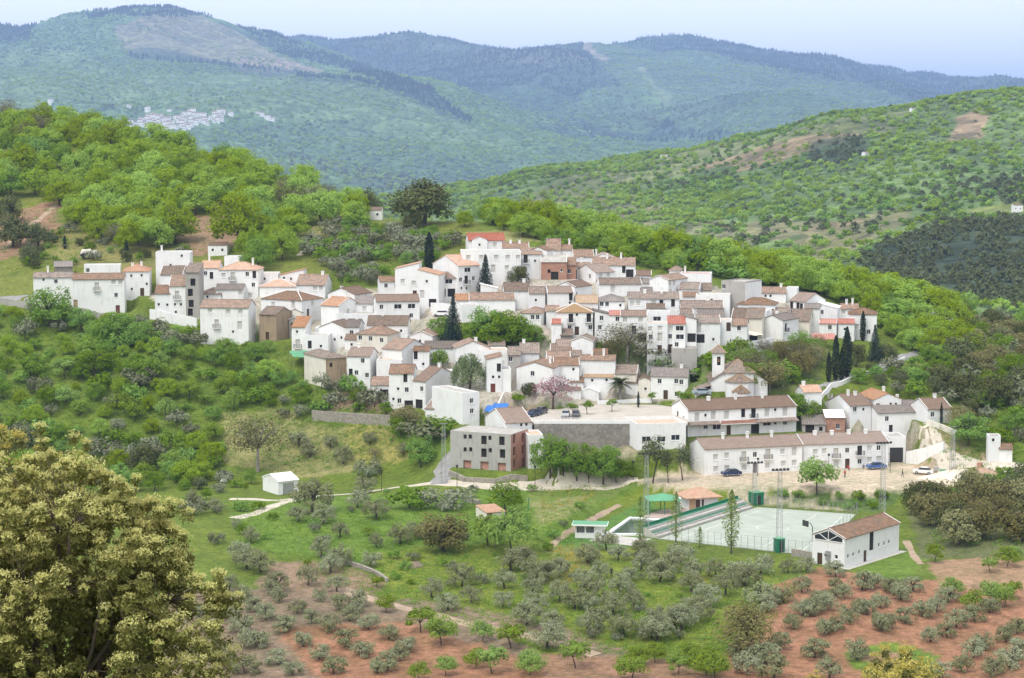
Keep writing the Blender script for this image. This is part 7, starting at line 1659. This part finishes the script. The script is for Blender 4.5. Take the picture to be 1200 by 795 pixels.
def mast(label, px, py, hpx, flood, level=None, name='floodlight_mast'):
    q = (*on_level([(px, py)], CZ)[0], CZ) if level else tuple(at(px, py)); s = FPX / q[1]; h = hpx / s; o = empty(name, q, 0.2); tag(o, label, 'mast' if flood else 'pylon')
    m = add('mast', MMAST, o); m.scale = (1, 1, h / 15); add('floodlight_bar' if flood else 'cross_arm', FB if flood else INS, o, (0, 0, h))
mast('lattice floodlight mast at the near edge of the court', 913, 645, 96, True, 1)
mast('lattice floodlight mast at the pool', 757, 628, 98, True, 1)
mast('lattice floodlight mast at the far end of the grandstand', 884, 592, 50, True, 1)
mast('lattice floodlight mast behind the sports hall', 1034, 602, 84, True, 1)
mast('lattice pylon at the lane beside the gravel yard', 1116, 551, 48, False, name='power_pylon')
mast('grey lattice power pole where the road bends below the villa', 520, 567, 72, False, name='power_pylon')
lp = MB(); lp.path([(0, 0, -.4), (0, 0, .4), (0, 0, 4.0)], [.09, .07, .05], 6); LPM = lp.mesh('post', M['iron']); lh = MB(); lh.path([(0, 0, 4.0), (0, 0, 4.1), (0, 0, 4.5), (0, 0, 4.55), (0, 0, 4.7)], [.08, .16, .28, .36, .06], 8); LHM = lh.mesh('lantern', M['iron'])
for px, py, hp, lab in ((447, 575, 26, 'street lamp beside the dirt road near the garage shed'), (535.6, 571, 27, 'street lamp by the stone wall left of the unfinished building'), (627, 572, 27, 'street lamp on the road right of the unfinished building'), (690, 567, 27, 'street lamp among the little park trees'), (742, 563, 24, 'street lamp at the right end of the little park'), (971, 555, 24, 'street lamp before the right half of the lower row'), (1043, 554, 24, 'street lamp beside the dark garage gate'), (888, 558, 22, 'street lamp before the left half of the lower row'), (588, 496, 18, 'street lamp at the lane bend by the plaza')):
    q = at(px, py); s = FPX / q[1]; o = empty('street_lamp', tuple(q)); tag(o, lab, 'street lamp', 'street lamps'); o.scale = (1, 1, hp / s / 4.7); add('post', LPM, o); add('lantern', LHM, o)
for px, py, hp, lab in ((618, 620, 40, 'thin green pole in the meadow right of the hut'),):
    q = at(px, py); o = empty('utility_pole', tuple(q)); tag(o, lab, 'pole'); b = MB(); b.path([(0, 0, -.5), (.1, 0, 3), (.25, 0, 6)], [.1, .09, .07], 6); b.build('post', M['green_paint'], o); b = MB(); b.box(-.3, .8, -.05, .05, 5.6, 5.72); b.build('cross_arm', M['galv'], o)

# ------------------------------------------------------------------ vehicles
def car_meshes(paint):
    body = MB(); prof = [(-2.1, .35), (-2.12, .75), (-1.95, .92), (-1.0, .98), (1.45, .98), (2.05, .92), (2.12, .6), (2.08, .35)]
    def ext(b, pr, w0, w1=None, m=0):
        w1 = w1 or w0; n = len(pr); zmax = max(z for _, z in pr); zmin = min(z for _, z in pr); i = len(b.v)
        for sy in (-1, 1):
            for x, z in pr: w = w0 + (w1 - w0) * (z - zmin) / (zmax - zmin); b.v.append((x, sy * w, z))
        b.f.append(tuple(range(i, i + n))); b.f.append(tuple(range(i + 2 * n - 1, i + n - 1, -1))); b.m += [m, m]
        for k in range(n): j = (k + 1) % n; b.f.append((i + j, i + k, i + n + k, i + n + j)); b.m.append(m)
    ext(body, prof, .86, .80); ext(body, [(-0.62, 1.42), (1.05, 1.40), (1.0, 1.47), (-.5, 1.48)], .62, .58)
    g = MB(); ext(g, [(-1.12, .985), (1.62, .985), (1.06, 1.415), (-.64, 1.415)], .77, .62)
    p = plain('car_paint', paint, .25, .05); p.node_tree.nodes['Principled BSDF'].inputs['Coat Weight'].default_value = .4
    wh = MB(); wh.tube((0, -.1, 0), (0, .1, 0), .32, n=12); wh.tube((0, -.115, 0), (0, .115, 0), .18, n=8, m=1)
    return body.mesh('body', p), g.mesh('window', M['glass']), wh.mesh('wheel', [M['iron'], M['galv']])
_carc = {}
def car(label, px, py, paint, rz, name='parked_car', sc=1.0, cat='car', z=None):
    q = at(px, py) if z is None else (*on_level([(px, py)], z)[0], z)
    if paint not in _carc: _carc[paint] = car_meshes(paint)
    b, g, w = _carc[paint]; o = empty(name, (q[0], q[1], q[2] + .1), math.radians(rz)); o.scale = (sc, sc, sc); tag(o, label, cat, 'parked cars'); add('body', b, o); add('window', g, o)
    for x in (-1.3, 1.3):
        for y in (-.78, .78): add('wheel', w, o, (x, y, .32))
car('dark blue car parked in front of the lower row', 857, 558, (.03, .045, .11), 18)
car('bright blue car parked near the right end of the lower row', 1027, 550, (.06, .12, .32), 12)
car('dark blue car at the left end of the plaza wall', 625, 488, (.025, .04, .10), 60, z=Z_PLAZA + .06)
car('second dark car behind the one at the left end of the plaza', 634, 485, (.03, .03, .05), 65, z=Z_PLAZA + .06)
car('silver car parked under the clipped trees on the plaza', 663, 489, (.42, .43, .44), 84, z=Z_PLAZA + .06)
car('dark grey car next to the silver car on the plaza', 675, 489, (.10, .10, .11), 84, z=Z_PLAZA + .06)
car('pale blue car beside the church sacristy', 822, 463, (.30, .38, .42), 4)
car('white car standing on the gravel yard at the right', 1082, 556, (.7, .7, .68), -20)
car('white car on the lane between gate house and spruce', 517, 371, (.7, .7, .7), -10)
q = at(105, 303); o = empty('truck', tuple(q), math.radians(-70)); tag(o, 'small white truck with a pale yellow load parked above the farmhouse', 'truck')
b = MB(); b.box(-1.0, 1.0, -2.6, 1.0, .7, .95); b.box(-1.0, -.92, -2.6, 1.0, .952, 1.5); b.box(.92, 1.0, -2.6, 1.0, .952, 1.5); b.box(-.91, .91, -2.6, -2.52, .952, 1.5); b.build('cargo_bed', M['iron'], o)
b = MB(); b.box(-.95, .95, 1.05, 2.7, .5, 1.35); b.slab([(-.9, 1.1, 2.15), (.9, 1.1, 2.15), (.9, 2.2, 2.15), (-.9, 2.2, 2.15)], .8); b.build('cab', M['trim'], o); b = MB(); b.box(-.8, .8, 2.2, 2.26, 1.4, 2.0); b.build('windscreen', M['glass'], o)
b = MB(); b.path([(0, -2.3, 1.0), (0, -1.8, 1.9), (0, 0, 2.0), (0, .8, 1.1)], [.5, .85, .85, .5], 8); b.build('load', M['cream'], o)
wm = MB(); wm.tube((-.12, 0, 0), (.12, 0, 0), .42, n=10); wm = wm.mesh('wheel', M['iron'])
for x in (-.85, .85):
    for y in (-1.7, 1.9): add('wheel', wm, o, (x, y, .42))

# ------------------------------------------------------------------ people
import bmesh
def figure(label, px, py, shirt, trousers, hair, rz=0, pose='stand', z=None):
    q = at(px, py) if z is None else (*on_level([(px, py)], z)[0], z)
    J = {'pelvis': (0, 0, .95, .13), 'waist': (0, 0, 1.12, .12), 'chest': (0, -.01, 1.33, .15), 'neck': (0, -.01, 1.50, .055), 'head0': (0, -.02, 1.58, .085), 'head1': (0, -.03, 1.70, .088)}
    st = .26 if pose == 'walk' else .0
    for s, sg in (('l', -1), ('r', 1)):
        f = sg * st
        if pose == 'sit': J.update({'hip' + s: (sg * .1, -.05, .93, .09), 'knee' + s: (sg * .13, -.45, .95, .065), 'ankle' + s: (sg * .13, -.5, .55, .045), 'toe' + s: (sg * .14, -.66, .50, .035)})
        else: J.update({'hip' + s: (sg * .1, 0, .90, .09), 'knee' + s: (sg * .11, -f * .5 - .02, .50, .065), 'ankle' + s: (sg * .11, -f + .04, .09, .045), 'toe' + s: (sg * .13, -f - .14, .04, .035)})
        J.update({'sh' + s: (sg * .19, 0, 1.42, .065), 'elb' + s: (sg * .25, f * .5 + .02, 1.14, .045), 'wr' + s: (sg * .25, f * .8 - .12, .90, .03), 'hand' + s: (sg * .25, f * .85 - .16, .82, .032)})
    E = [('pelvis', 'waist'), ('waist', 'chest'), ('chest', 'neck'), ('neck', 'head0'), ('head0', 'head1')]
    for s in 'lr': E += [('pelvis', 'hip' + s), ('hip' + s, 'knee' + s), ('knee' + s, 'ankle' + s), ('ankle' + s, 'toe' + s), ('chest', 'sh' + s), ('sh' + s, 'elb' + s), ('elb' + s, 'wr' + s), ('wr' + s, 'hand' + s)]
    bm = bmesh.new(); sl_ = bm.verts.layers.skin.verify(); V = {}
    dz = -.5 if pose == 'sit' else 0
    for k, (x, y, zz, r) in J.items():
        v = bm.verts.new((x, y, zz + dz)); v[sl_].radius = (r, r); v[sl_].use_root = k == 'pelvis'; V[k] = v
    for a, e in E: bm.edges.new((V[a], V[e]))
    n = NT('clothes_and_skin'); c = n.node('ShaderNodeSeparateXYZ', Vector=n.coord('Object')); r_ = n.node('ShaderNodeValToRGB', Fac=n.math('DIVIDE', n.math('SUBTRACT', c.outputs[2], dz), 2.0)); r_.color_ramp.interpolation = 'CONSTANT'; e = r_.color_ramp.elements
    e[0].position = 0; e[0].color = (.05, .04, .04, 1); e[1].position = .05; e[1].color = (*trousers, 1); x = e.new(.50 if pose != 'sit' else .49); x.color = (*shirt, 1); x = e.new(.755); x.color = (.42, .26, .19, 1); n.base(r_.outputs[0], .8)
    me = bpy.data.meshes.new('person'); bm.to_mesh(me); bm.free(); me.materials.append(n.mat); o = add('person', me, None, (q[0], q[1], q[2] + .05)); o.rotation_euler = (0, 0, math.radians(rz)); tag(o, label, 'person')
    o.modifiers.new('skin', 'SKIN'); sb = o.modifiers.new('smooth', 'SUBSURF'); sb.levels = 1; sb.render_levels = 1
    h = MB(); h.path([(0, .0, 1.62 + dz), (0, .01, 1.70 + dz), (0, .0, 1.78 + dz), (0, -.01, 1.81 + dz)], [.085, .108, .095, .03], 8); h.build('hair', plain('hair', hair, .7, .1), o, True)
figure('person in a red top and dark trousers standing on the gravel street', 990, 560.5, (.50, .05, .04), (.06, .06, .08), (.05, .03, .02), 40)
figure('person in red sitting by the dark doorway of the lower row', 994, 551.5, (.45, .05, .05), (.10, .05, .05), (.05, .03, .02), 10, 'sit')
figure('person in dark clothes sitting against the lower row beside the bright blue car', 1012, 551, (.08, .09, .11), (.25, .23, .2), (.1, .08, .06), -20, 'sit')
figure('person in dark clothes walking across the gravel street', 1057.5, 560, (.05, .04, .05), (.04, .04, .06), (.03, .02, .02), 70, 'walk')
figure('person in dark clothes standing among the olive trees', 716.5, 677, (.04, .04, .05), (.03, .03, .04), (.2, .18, .16), 0)

# ------------------------------------------------------------------ building yard and odds and ends
def heap(label, px, py, rx, ry, h, col, name, cat):
    q = at(px, py); rng = np.random.default_rng(int(px)); n = 22; V = [(0, 0, h)]; F = MB(); rings = 6
    g = [[(math.cos(2 * math.pi * a / n) * rx * k / rings * (1 + .15 * math.sin(a * 1.9)), math.sin(2 * math.pi * a / n) * ry * k / rings, h * (1 - (k / rings) ** 1.4) * (1 + .18 * rng.normal()) - (0.4 if k == rings else 0)) for a in range(n)] for k in range(1, rings + 1)]
    for a in range(n): F.poly([(0, 0, h), g[0][a], g[0][(a + 1) % n]])
    for k in range(rings - 1):
        for a in range(n): b2 = (a + 1) % n; F.poly([g[k][a], g[k + 1][a], g[k + 1][b2], g[k][b2]])
    o = F.build(name, col); o.location = tuple(q); tag(o, label, cat)
heap('large heap of whitish sand on the gravel yard', 1122, 562, 8.5, 6.0, 1.9, plain('white_sand', (.62, .56, .46), .95, .1, 1, bump=.3), 'sand_heap', 'sand heap')
heap('smaller pile of reddish earth behind the sand heap', 1146, 556, 5.0, 4.0, 1.3, plain('reddish_earth', (.40, .27, .19), .95, .2, 1), 'earth_heap', 'earth heap')
heap('small heap of pale sand in front of the big one', 1102, 567, 4.0, 3.0, 1.0, plain('pale_sand', (.58, .50, .38), .95, .1, 1), 'sand_heap', 'sand heap')
heap('pile of old logs and branches in the meadow', 486, 664, 1.7, 1.3, .9, plain('old_wood', (.22, .17, .13), .95, .3, 3), 'log_pile', 'log pile')
def pallet(label, px, py, col, rz, k=1.0, name='brick_pallet', cat='pallet'):
    q = at(px, py); o = empty(name, tuple(q), rz); tag(o, label, cat); b = MB()
    for x in (-.55, 0, .55): b.box(x - .06, x + .06, -.5, .5, 0, .12)
    b.box(-.6, .6, -.5, .5, .122, .16); b.build('pallet', M['wood_light'], o); b = MB(); b.box(-.55 * k, .55 * k, -.45, .45, .162, .162 + .9 * k); b.build('bricks', col, o)
pallet('pallet of red bricks in front of the sand heap', 1129, 566, M['brick_pink'], .3, 1.25)
pallet('second pallet of red bricks at the right edge of the yard', 1148, 548, M['brick_pink'], 1.0)
pallet('pallet of grey blocks beside the white car', 1097, 553, M['concrete'], .2)
pallet('pallet with green wrapped goods on the yard', 1105, 556, M['green_sheet'], .6)
q = at(583, 497); o = empty('blue_tarpaulin', (*pt(583, 496, FPX / 5.2)[:2], 0)); bpy.data.objects.remove(o)
wall_px('rusty low fence along the edge of the gravel yard', [(1085, 575), (1120, 570), (1150, 560), (1160, 552)], .9, 'grey', .12, 'yard_fence', 'fence')
q = at(270, 571)
for px, py, lab, c_ in ((262, 566, 'white bundle lying on the grass left of the garage shed', 'trim'), (268, 562, 'second white bundle on the grass left of the garage shed', 'trim')):
    q = at(px, py); b = MB(); b.path([(-.7, 0, .2), (-.2, .1, .5), (.4, 0, .45), (.8, -.1, .15)], [.2, .45, .42, .15], 8); o = b.build('white_bundle', M[c_], None, True); o.location = tuple(q); tag(o, lab, 'bundle')
def sheet_thing(label, px, py, w, d, h, mat, rz, name, cat):
    q = at(px, py); o = empty(name, tuple(q), rz); tag(o, label, cat); b = MB(); n = 6
    g = [[(-w / 2 + w * i / n, -d / 2 + d * j / n, h + .12 * math.sin(i * 1.7 + j) + h * .5 * j / n) for i in range(n + 1)] for j in range(n + 1)]
    for j in range(n):
        for i in range(n): b.slab([g[j][i], g[j][i + 1], g[j + 1][i + 1], g[j + 1][i]], .06)
    b.build('cover', M[mat], o); b = MB()
    for x in (-w / 2 + .1, w / 2 - .1):
        for y, hh in ((-d / 2 + .1, h - .1), (d / 2 - .1, h * 1.5 - .15)): b.tube((x, y, -.6), (x, y, hh), .05, n=5)
    b.build('support', M['galv'], o)
sheet_thing('green sheet roof on poles beside the orange lean-to house', 352, 428, 4.5, 3.6, 2.2, 'green_sheet', .4, 'sheet_shelter', 'shelter')
sheet_thing('bright blue tarpaulin over the terrace behind the unfinished building', 582, 500, 5.0, 2.6, 3.4, 'blue_sheet', -.4, 'tarpaulin', 'tarpaulin')
sheet_thing('yellowish awning on the white garden terrace in the right village', 884, 403, 3.5, 2.5, 2.2, 'cream', .2, 'awning', 'awning')
sheet_thing('red metal carport roof by the cypress row', 965, 408, 5.6, 3.6, 2.3, 't_red', -.1, 'carport', 'carport')
sheet_thing('bleached blue sheet on the small terrace next to the crumbling house', 846, 389, 2.6, 1.6, 1.9, 'sky_blue', 0, 'sun_sheet', 'sheet')

# ------------------------------------------------------------------ far white village and lone farmhouses
def at_hill(hz, px, py, y0, y1):
    d = ray(px, py); Y = np.linspace(y0, y1, 500); z = CAMZ + d[2] * Y; g = hz(d[0] * Y, Y); k = np.nonzero(z < g)[0]
    if not len(k): return None
    Y = Y[k[0]]; return np.array([d[0] * Y, Y, float(hz(d[0] * Y, Y))])
def tiny_house(rng, w, d, h):
    b = MB(); b.box(-w / 2, w / 2, 0, d, -4, h, 0, skip='bt'); r = d * .2
    for sx in (-1, 1):
        t = [(sx * w / 2, 0, h), (sx * w / 2, d, h), (sx * w / 2, d / 2, h + r)]; b.poly(t if sx > 0 else t[::-1], 0)
    b.slab([(-w / 2, -.2, h - .05), (w / 2, -.2, h - .05), (w / 2, d / 2, h + r + .1), (-w / 2, d / 2, h + r + .1)], .12, 1); b.slab([(-w / 2, d / 2, h + r + .1), (w / 2, d / 2, h + r + .1), (w / 2, d + .2, h - .05), (-w / 2, d + .2, h - .05)], .12, 1)
    for k in range(2): x = -w * .25 + k * w * .5; b.box(x - .6, x + .6, -.06, -.005, h * .45, h * .45 + 1.4, 2)
    return b.mesh('house', [M['white'], M['t_tan'], M['void']])
rr = random.Random(77); TH = [tiny_house(rr, rr.uniform(7, 14), rr.uniform(7, 9), rr.uniform(5.5, 9)) for _ in range(8)]
VP = []
def far_house(px, py, hz, y0, y1, label, group, rz=None):
    q = at_hill(hz, px, py, y0, y1)
    if q is None: return
    o = add('distant_house', TH[rr.randrange(8)], None, tuple(q)); o.scale = (1.5, 1.3, 2.1) if hz is HZ_L else (.55, .6, .55); o.rotation_euler = (0, 0, rr.uniform(-.6, .6) if rz is None else rz); tag(o, label, 'house', group); return o
for _ in range(900):
    if len(VP) >= 92: break
    px = rr.uniform(147, 262); py = rr.uniform(133, 158); u = (px - 147) / 115
    if not (146 - 11 * u ** .6 + 3 * math.sin(u * 17) < py < 149 + 8 * math.sin(math.pi * min(1, u * 1.05)) - 5 * u + 2 * math.sin(u * 23)) or rr.random() < .12 + .5 * u ** 4: continue
    if any(abs(px - a) < 3.6 and abs(py - b) < 2.2 for a, b in VP): continue
    VP.append((px, py))
for px, py in sorted(VP, key=lambda p: p[1]): far_house(px, py, HZ_L, 2400 * KL, 5200 * KL, 'tiny white house in the dense far village on the left mountain slope', 'houses of the far village')
for px, py, lab in ((172, 132, 'tiny white house above the left part of the far village'), (198, 132, 'long pale building above the far village'), (270, 138, 'tiny white house just right of the far village'), (302, 135, 'largest white building of the outlying group right of the far village'), (307, 137, 'second building of the outlying group right of the far village'), (313, 141, 'third building of the outlying group, lower right'), (319, 144, 'lowest building of the outlying group right of the far village'), (152, 128, 'lone white speck of a house left above the far village'), (58, 123, 'lone white house on the far slope above the chestnut wood')):
    o = far_house(px, py, HZ_L, 2400 * KL, 5200 * KL, lab, None)
    if o and px in (198, 302): o.scale = (1.6, 1.2, 1.1)
for px, py, lab in ((1193, 249, 'small white farmhouse on the terrace at the right edge of the opposite hill'), (1072, 132, 'white farmhouse near the top of the opposite hill'), (1016, 184, 'tiny white hut in the middle of the opposite hill'), (777, 186, 'tiny white hut near the left crest of the opposite hill')):
    far_house(px, py, HZ_R, 950, 2400, lab, None)
for px, py, lab in ((437, 258, 'small red roofed cottage among the trees on the crest'), (1100, 413, 'small pale house at the end of the cypress lane'), (255, 300, 'little white shed on the slope behind the second cluster')):
    q = at(px, py)
    if q is not None: o = add('cottage', TH[2], None, tuple(q)); o.scale = (.5, .6, .5); tag(o, lab, 'cottage')

# ------------------------------------------------------------------ flowering holm oak in the foreground
L['cat'] = leaf_mat('oak_catkins', (0.62, 0.56, 0.16), (0.46, 0.40, 0.10), (0.74, 0.70, 0.32), 0.4, 1.5, .12)
L['oakleaf'] = leaf_mat('oak_leaves_near', (0.230, 0.230, 0.070), (0.150, 0.160, 0.052), (0.34, 0.32, 0.11), 0.35, 1.2, .12)
def near_oak(label, foot, centre, R, ncl, seed, limbs, squash=(1, 1, 1), dens=1.0):
    rng = np.random.default_rng(seed); o = empty('flowering_oak', tuple(foot)); tag(o, label, 'tree'); F = np.array(foot); C0 = np.array(centre) - F
    d = sph(ncl, rng); r = (rng.random(ncl) ** 0.38)
    lob = 1 + 0.14 * np.sin(d[:, 0] * 5 + d[:, 2] * 4 + seed) + 0.10 * np.sin(d[:, 2] * 9 + d[:, 1] * 6)
    cen = C0 + d * (r * lob)[:, None] * R * np.array(squash); keep = cen[:, 2] > 0.8; cen = cen[keep]; d = d[keep]; r = r[keep]
    tb = MB(); fork = np.array((C0[0] * .35, C0[1] * .35, max(.8, C0[2] * .35))); tb.path([(0, 0, -.6), tuple(fork * .5 + (.05, 0, 0)), tuple(fork)], [.20, .15, .12], 9)
    mains = []
    for k in range(limbs):
        t = C0 + sph(1, rng)[0] * R * .62 * np.array(squash); t[2] = max(t[2], fork[2] + .5); m = (fork + t) / 2 + rng.normal(0, .22, 3); tb.path([tuple(fork * .95), tuple(m), tuple((m + t) / 2 + rng.normal(0, .1, 3)), tuple(t)], [.085, .05, .033, .02], 7); mains += [m, (m + t) / 2, t]
    mains = np.array(mains)
    lv = []; ct_ = []
    for c, dd, rad in zip(cen, d, r):
        if math.sin(c[0] * 2.3 + 1.7 * seed) * math.sin(c[2] * 2.6 + c[1] * 2.0) < -0.30 and rad < .95: continue      # gaps that let the branches show
        a = mains[np.argmin(((mains - c) ** 2).sum(1))]; md = (a + c) / 2 + rng.normal(0, .08, 3); tb.path([tuple(a), tuple(md), tuple(c)], [.014, .008, .003], 4)
        for _ in range(3):
            c2 = c + rng.normal(0, .13, 3); cr = rng.uniform(.09, .17); m = int(46 * dens); p = sph(m, rng) * (rng.random((m, 1)) ** .4) * cr * (1, 1, .8); lv.append(leaves(c2 + p - (0, 0, .04), p * 2 + dd * .15 + (0, 0, .2), .040, rng, .5))
            out = rad * (.62 + .38 * max(dd[2], -.6) + .10 * dd[0])
            if out > .36 and rng.random() < out * 1.4:
                m = int(60 * dens); p = sph(m, rng); p[:, 2] = np.abs(p[:, 2]) * .8 - .1; p *= cr * rng.uniform(.5, 1.25, (m, 1)); ct_.append(leaves(c2 + p + (0, 0, .05), p * 3 + (0, 0, .5), .034, rng, .32, 1.0))
    tb.build('trunk', M['bark'], o, True); V, Fc = join(lv); add('crown', npmesh('crown', V, Fc, L['oakleaf'], False), o); V, Fc = join(ct_); add('catkins', npmesh('catkins', V, Fc, L['cat'], False), o)
YF = 35.0
def foot_at(px, Y): x = ray(px, 800)[0] * Y; return (x, Y, ground(x, Y))
near_oak('big flowering holm oak with yellow catkins in the left foreground', foot_at(50, YF), pt(84, 722, YF), 2.72, 900, 5, 30, (1.0, .7, 1.02))
near_oak('flowering holm oak cut by the left edge of the foreground', foot_at(-60, YF + 3), pt(-35, 640, YF + 3), 2.2, 380, 8, 14, (1, .9, 1))
near_oak('top of a flowering oak at the bottom edge right of centre', foot_at(1040, 33), pt(1040, 835, 33), 1.0, 110, 11, 8, (1.05, 1, 1))
near_oak('small yellow flowering twig top at the bottom edge, left of the other oak top', foot_at(950, 34), pt(948, 818, 34), .42, 20, 14, 4, (1.4, 1, .9))
